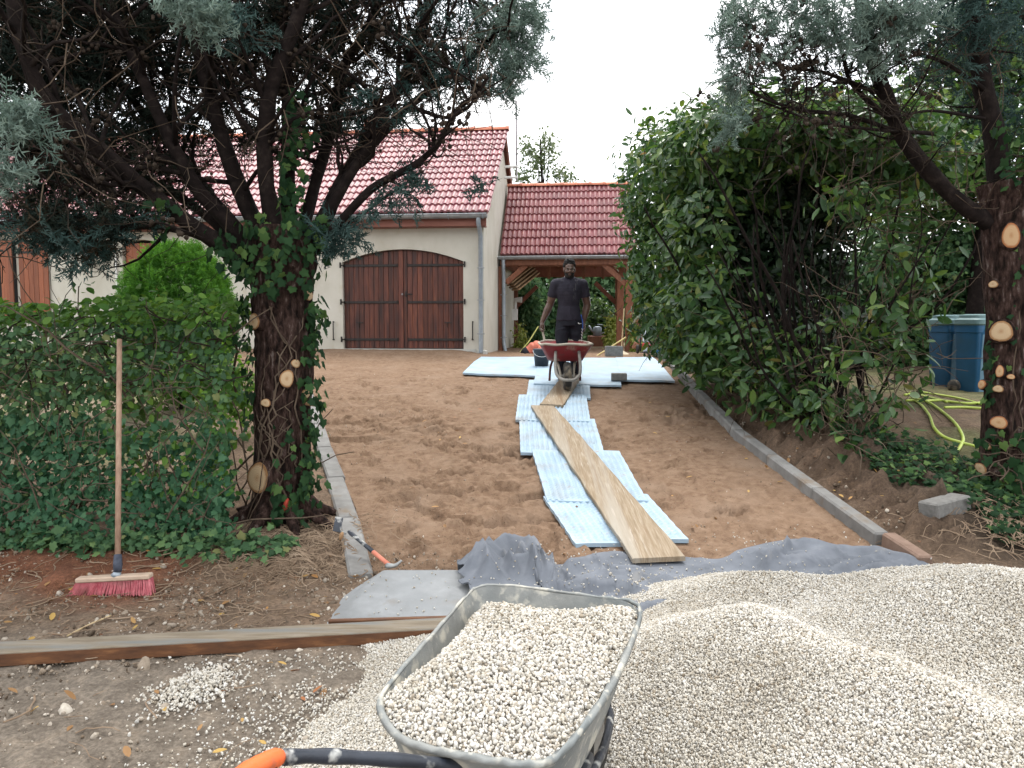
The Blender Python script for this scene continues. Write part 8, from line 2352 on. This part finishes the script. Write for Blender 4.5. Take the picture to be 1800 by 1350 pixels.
    for k in range(230):
        u = g.uniform(-1, 1); a = u * 1.45; t = g.random()
        x = math.sin(a) * (.068 - .012 * t); y = -math.cos(a) * (.075 - .01 * t) - .022 + .02 * abs(u); z = -.052 - .058 * t + .055 * u * u * (1 - t)
        if abs(u) < .30 and z > -.088: continue
        m.ell(hw((x, y, z)), (.011, .011, .011), None, 6, 5)
    for k in range(30):
        x = g.uniform(-.030, .030); m.ell(hw((x, -.100 + abs(x) * .35, -.047 - abs(x) * .35)), (.006, .005, .005), None, 6, 4)
    part_mesh('beard', remeshed('beard', m, .005, M['hair_black'], per, 1), per)
    for s in (-1, 1):
        MB().ell(hw((s * .030, -.092, .004)), (.0125, .0055, .0062), Rm, 10, 8).build('eye', M['eye_white'], per, True)
        MB().ell(hw((s * .030, -.097, .004)), (.0062, .003, .0066), Rm, 8, 6).build('pupil', M['eye_dark'], per, True)
        MB().tube([hw((s * .014, -.103, .019)), hw((s * .030, -.104, .024)), hw((s * .048, -.094, .019))], [.003, .0042, .0025], 6).build('eyebrow', M['hair_black'], per, True)
    MB().ell(hw((0, -.100, -.064)), (.022, .006, .009), Rm, 12, 8).build('lips', M['lip'], per, True)
    return per
pusher()

def stooper(px, py, Y, label, shirt, trousers, face, zfoot, cap=None, skin='skin_tan'):
    """bent-over worker; face = +1 bends towards +X, -1 towards -X; (px, py) is the middle of the back"""
    c = P(px, py, Y)
    def Q(x, y, z): return Vector((c.x + face * x, Y + y, z))
    pel, che, nk = Q(-.15, 0, c.z - .11), Q(.03, 0, c.z + .04), Q(.20, -.05, c.z - .0)
    lat = Vector((0, 1, 0))
    b = MB(); torso_chain(b, pel, che, nk, lat, 0, 0, 1, .95)
    hc = nk + Vector((face * .10, -.02, -.05)); Rm = rotm(0, R(-60) * -face, 0) @ rotm(0, 0, R(90) * face)
    head_pieces(b, hc, Rm); b.cap_rod(nk, hc, .058, .055)
    for s in (-1, 1):
        sh = nk + Vector((-face * .05, s * .19, -.01)); el = sh + Vector((face * .06, s * .04, -.27)); wr = el + Vector((face * .10, -s * .05, -.22))
        b.cap_rod(nk, sh, .06, .068); b.cap_rod(sh, el, .060, .044); b.cap_rod(el, wr, .045, .028); hand_open(b, wr, wr - el, s)
        hip = pel + Vector((0, s * .09, -.02)); kn = Vector((pel.x + face * .10, Y + s * .12, (pel.z + zfoot) / 2)); an = Vector((pel.x - face * .02, Y + s * .12, zfoot + .09))
        b.cap_rod(hip, kn, .095, .06); b.cap_rod(kn, an, .060, .04); b.cap_rod(an, an + Vector((face * .16, 0, -.05)), .042, .034)
    me = remeshed('person', b, .011, M[skin], None, 1)
    base = Vector((pel.x, Y, zfoot)); me.transform(Matrix.Translation(-base))
    per = bpy.data.objects.new('person', me); col.objects.link(per); per.location = base; ORG[per.name] = base
    tag(per, label, 'person')
    m = MB(); torso_chain(m, pel, che, nk, lat, .014, .06, .97, .95)
    for s in (-1, 1):
        sh = nk + Vector((-face * .05, s * .19, -.01)); el = sh + Vector((face * .06, s * .04, -.27))
        m.cap_rod(nk, sh, .07, .078); m.cap_rod(sh, sh.lerp(el, .55), .078, .070)
    part_mesh('t_shirt', remeshed('t_shirt', m, .012, shirt, per, 3), per)
    m = MB(); m.ell(pel, (.13, .185, .15), None, 16, 12)
    for s in (-1, 1):
        hip = pel + Vector((0, s * .09, -.02)); kn = Vector((pel.x + face * .10, Y + s * .12, (pel.z + zfoot) / 2)); an = Vector((pel.x - face * .02, Y + s * .12, zfoot + .10))
        m.cap_rod(hip, kn, .108, .082, 14); m.cap_rod(kn, kn.lerp(an, .9), .080, .068, 14)
    part_mesh('trousers', remeshed('trousers', m, .014, trousers, per, 3), per)
    for s in (-1, 1):
        an = Vector((pel.x - face * .02, Y + s * .12, zfoot + .05)); m = MB(); m.ell(an + Vector((face * .07, 0, -.01)), (.14, .05, .05), None, 14, 10)
        m.build('shoe', M['shoe'], per, True)
    m = MB()
    if cap is not None:
        m.ell(hc + Rm @ Vector((0, .012, .055)), (.084, .104, .085), Rm, 16, 12); m.ell(hc + Rm @ Vector((0, -.12, .05)), (.06, .07, .010), Rm, 14, 8)
        part_mesh('cap', remeshed('cap', m, .009, cap, per, 1), per)
    else:
        m.ell(hc + Rm @ Vector((0, .022, .05)), (.083, .098, .088), Rm, 16, 12); part_mesh('hair', remeshed('hair', m, .009, M['hair_black'], per, 1), per)
    return per
stooper(938, 613, 16.2, 'man in salmon T-shirt bending down behind the bucket', mk('shirt_salmon', [(.3, (.52, .15, .10)), (.7, (.62, .21, .15))], scale=6, rough=.85, bump=.4, bscale=14, bdist=.012), M['trouser_black'], 1, .62)
stooper(1148, 556, 15.6, 'man in grey T-shirt and pale cap bending behind the laurel leaves', mk('shirt_grey', [(.3, (.36, .38, .44)), (.7, (.46, .48, .54))], scale=6, rough=.85, bump=.4, bscale=14, bdist=.012), mk('trouser_rust', [(.3, (.20, .08, .045)), (.7, (.28, .12, .07))], scale=6, rough=.85, bump=.3), -1, .86, mk('cap_green', [(.3, (.24, .25, .19)), (.7, (.32, .33, .26))], scale=8, rough=.85, bump=.2))
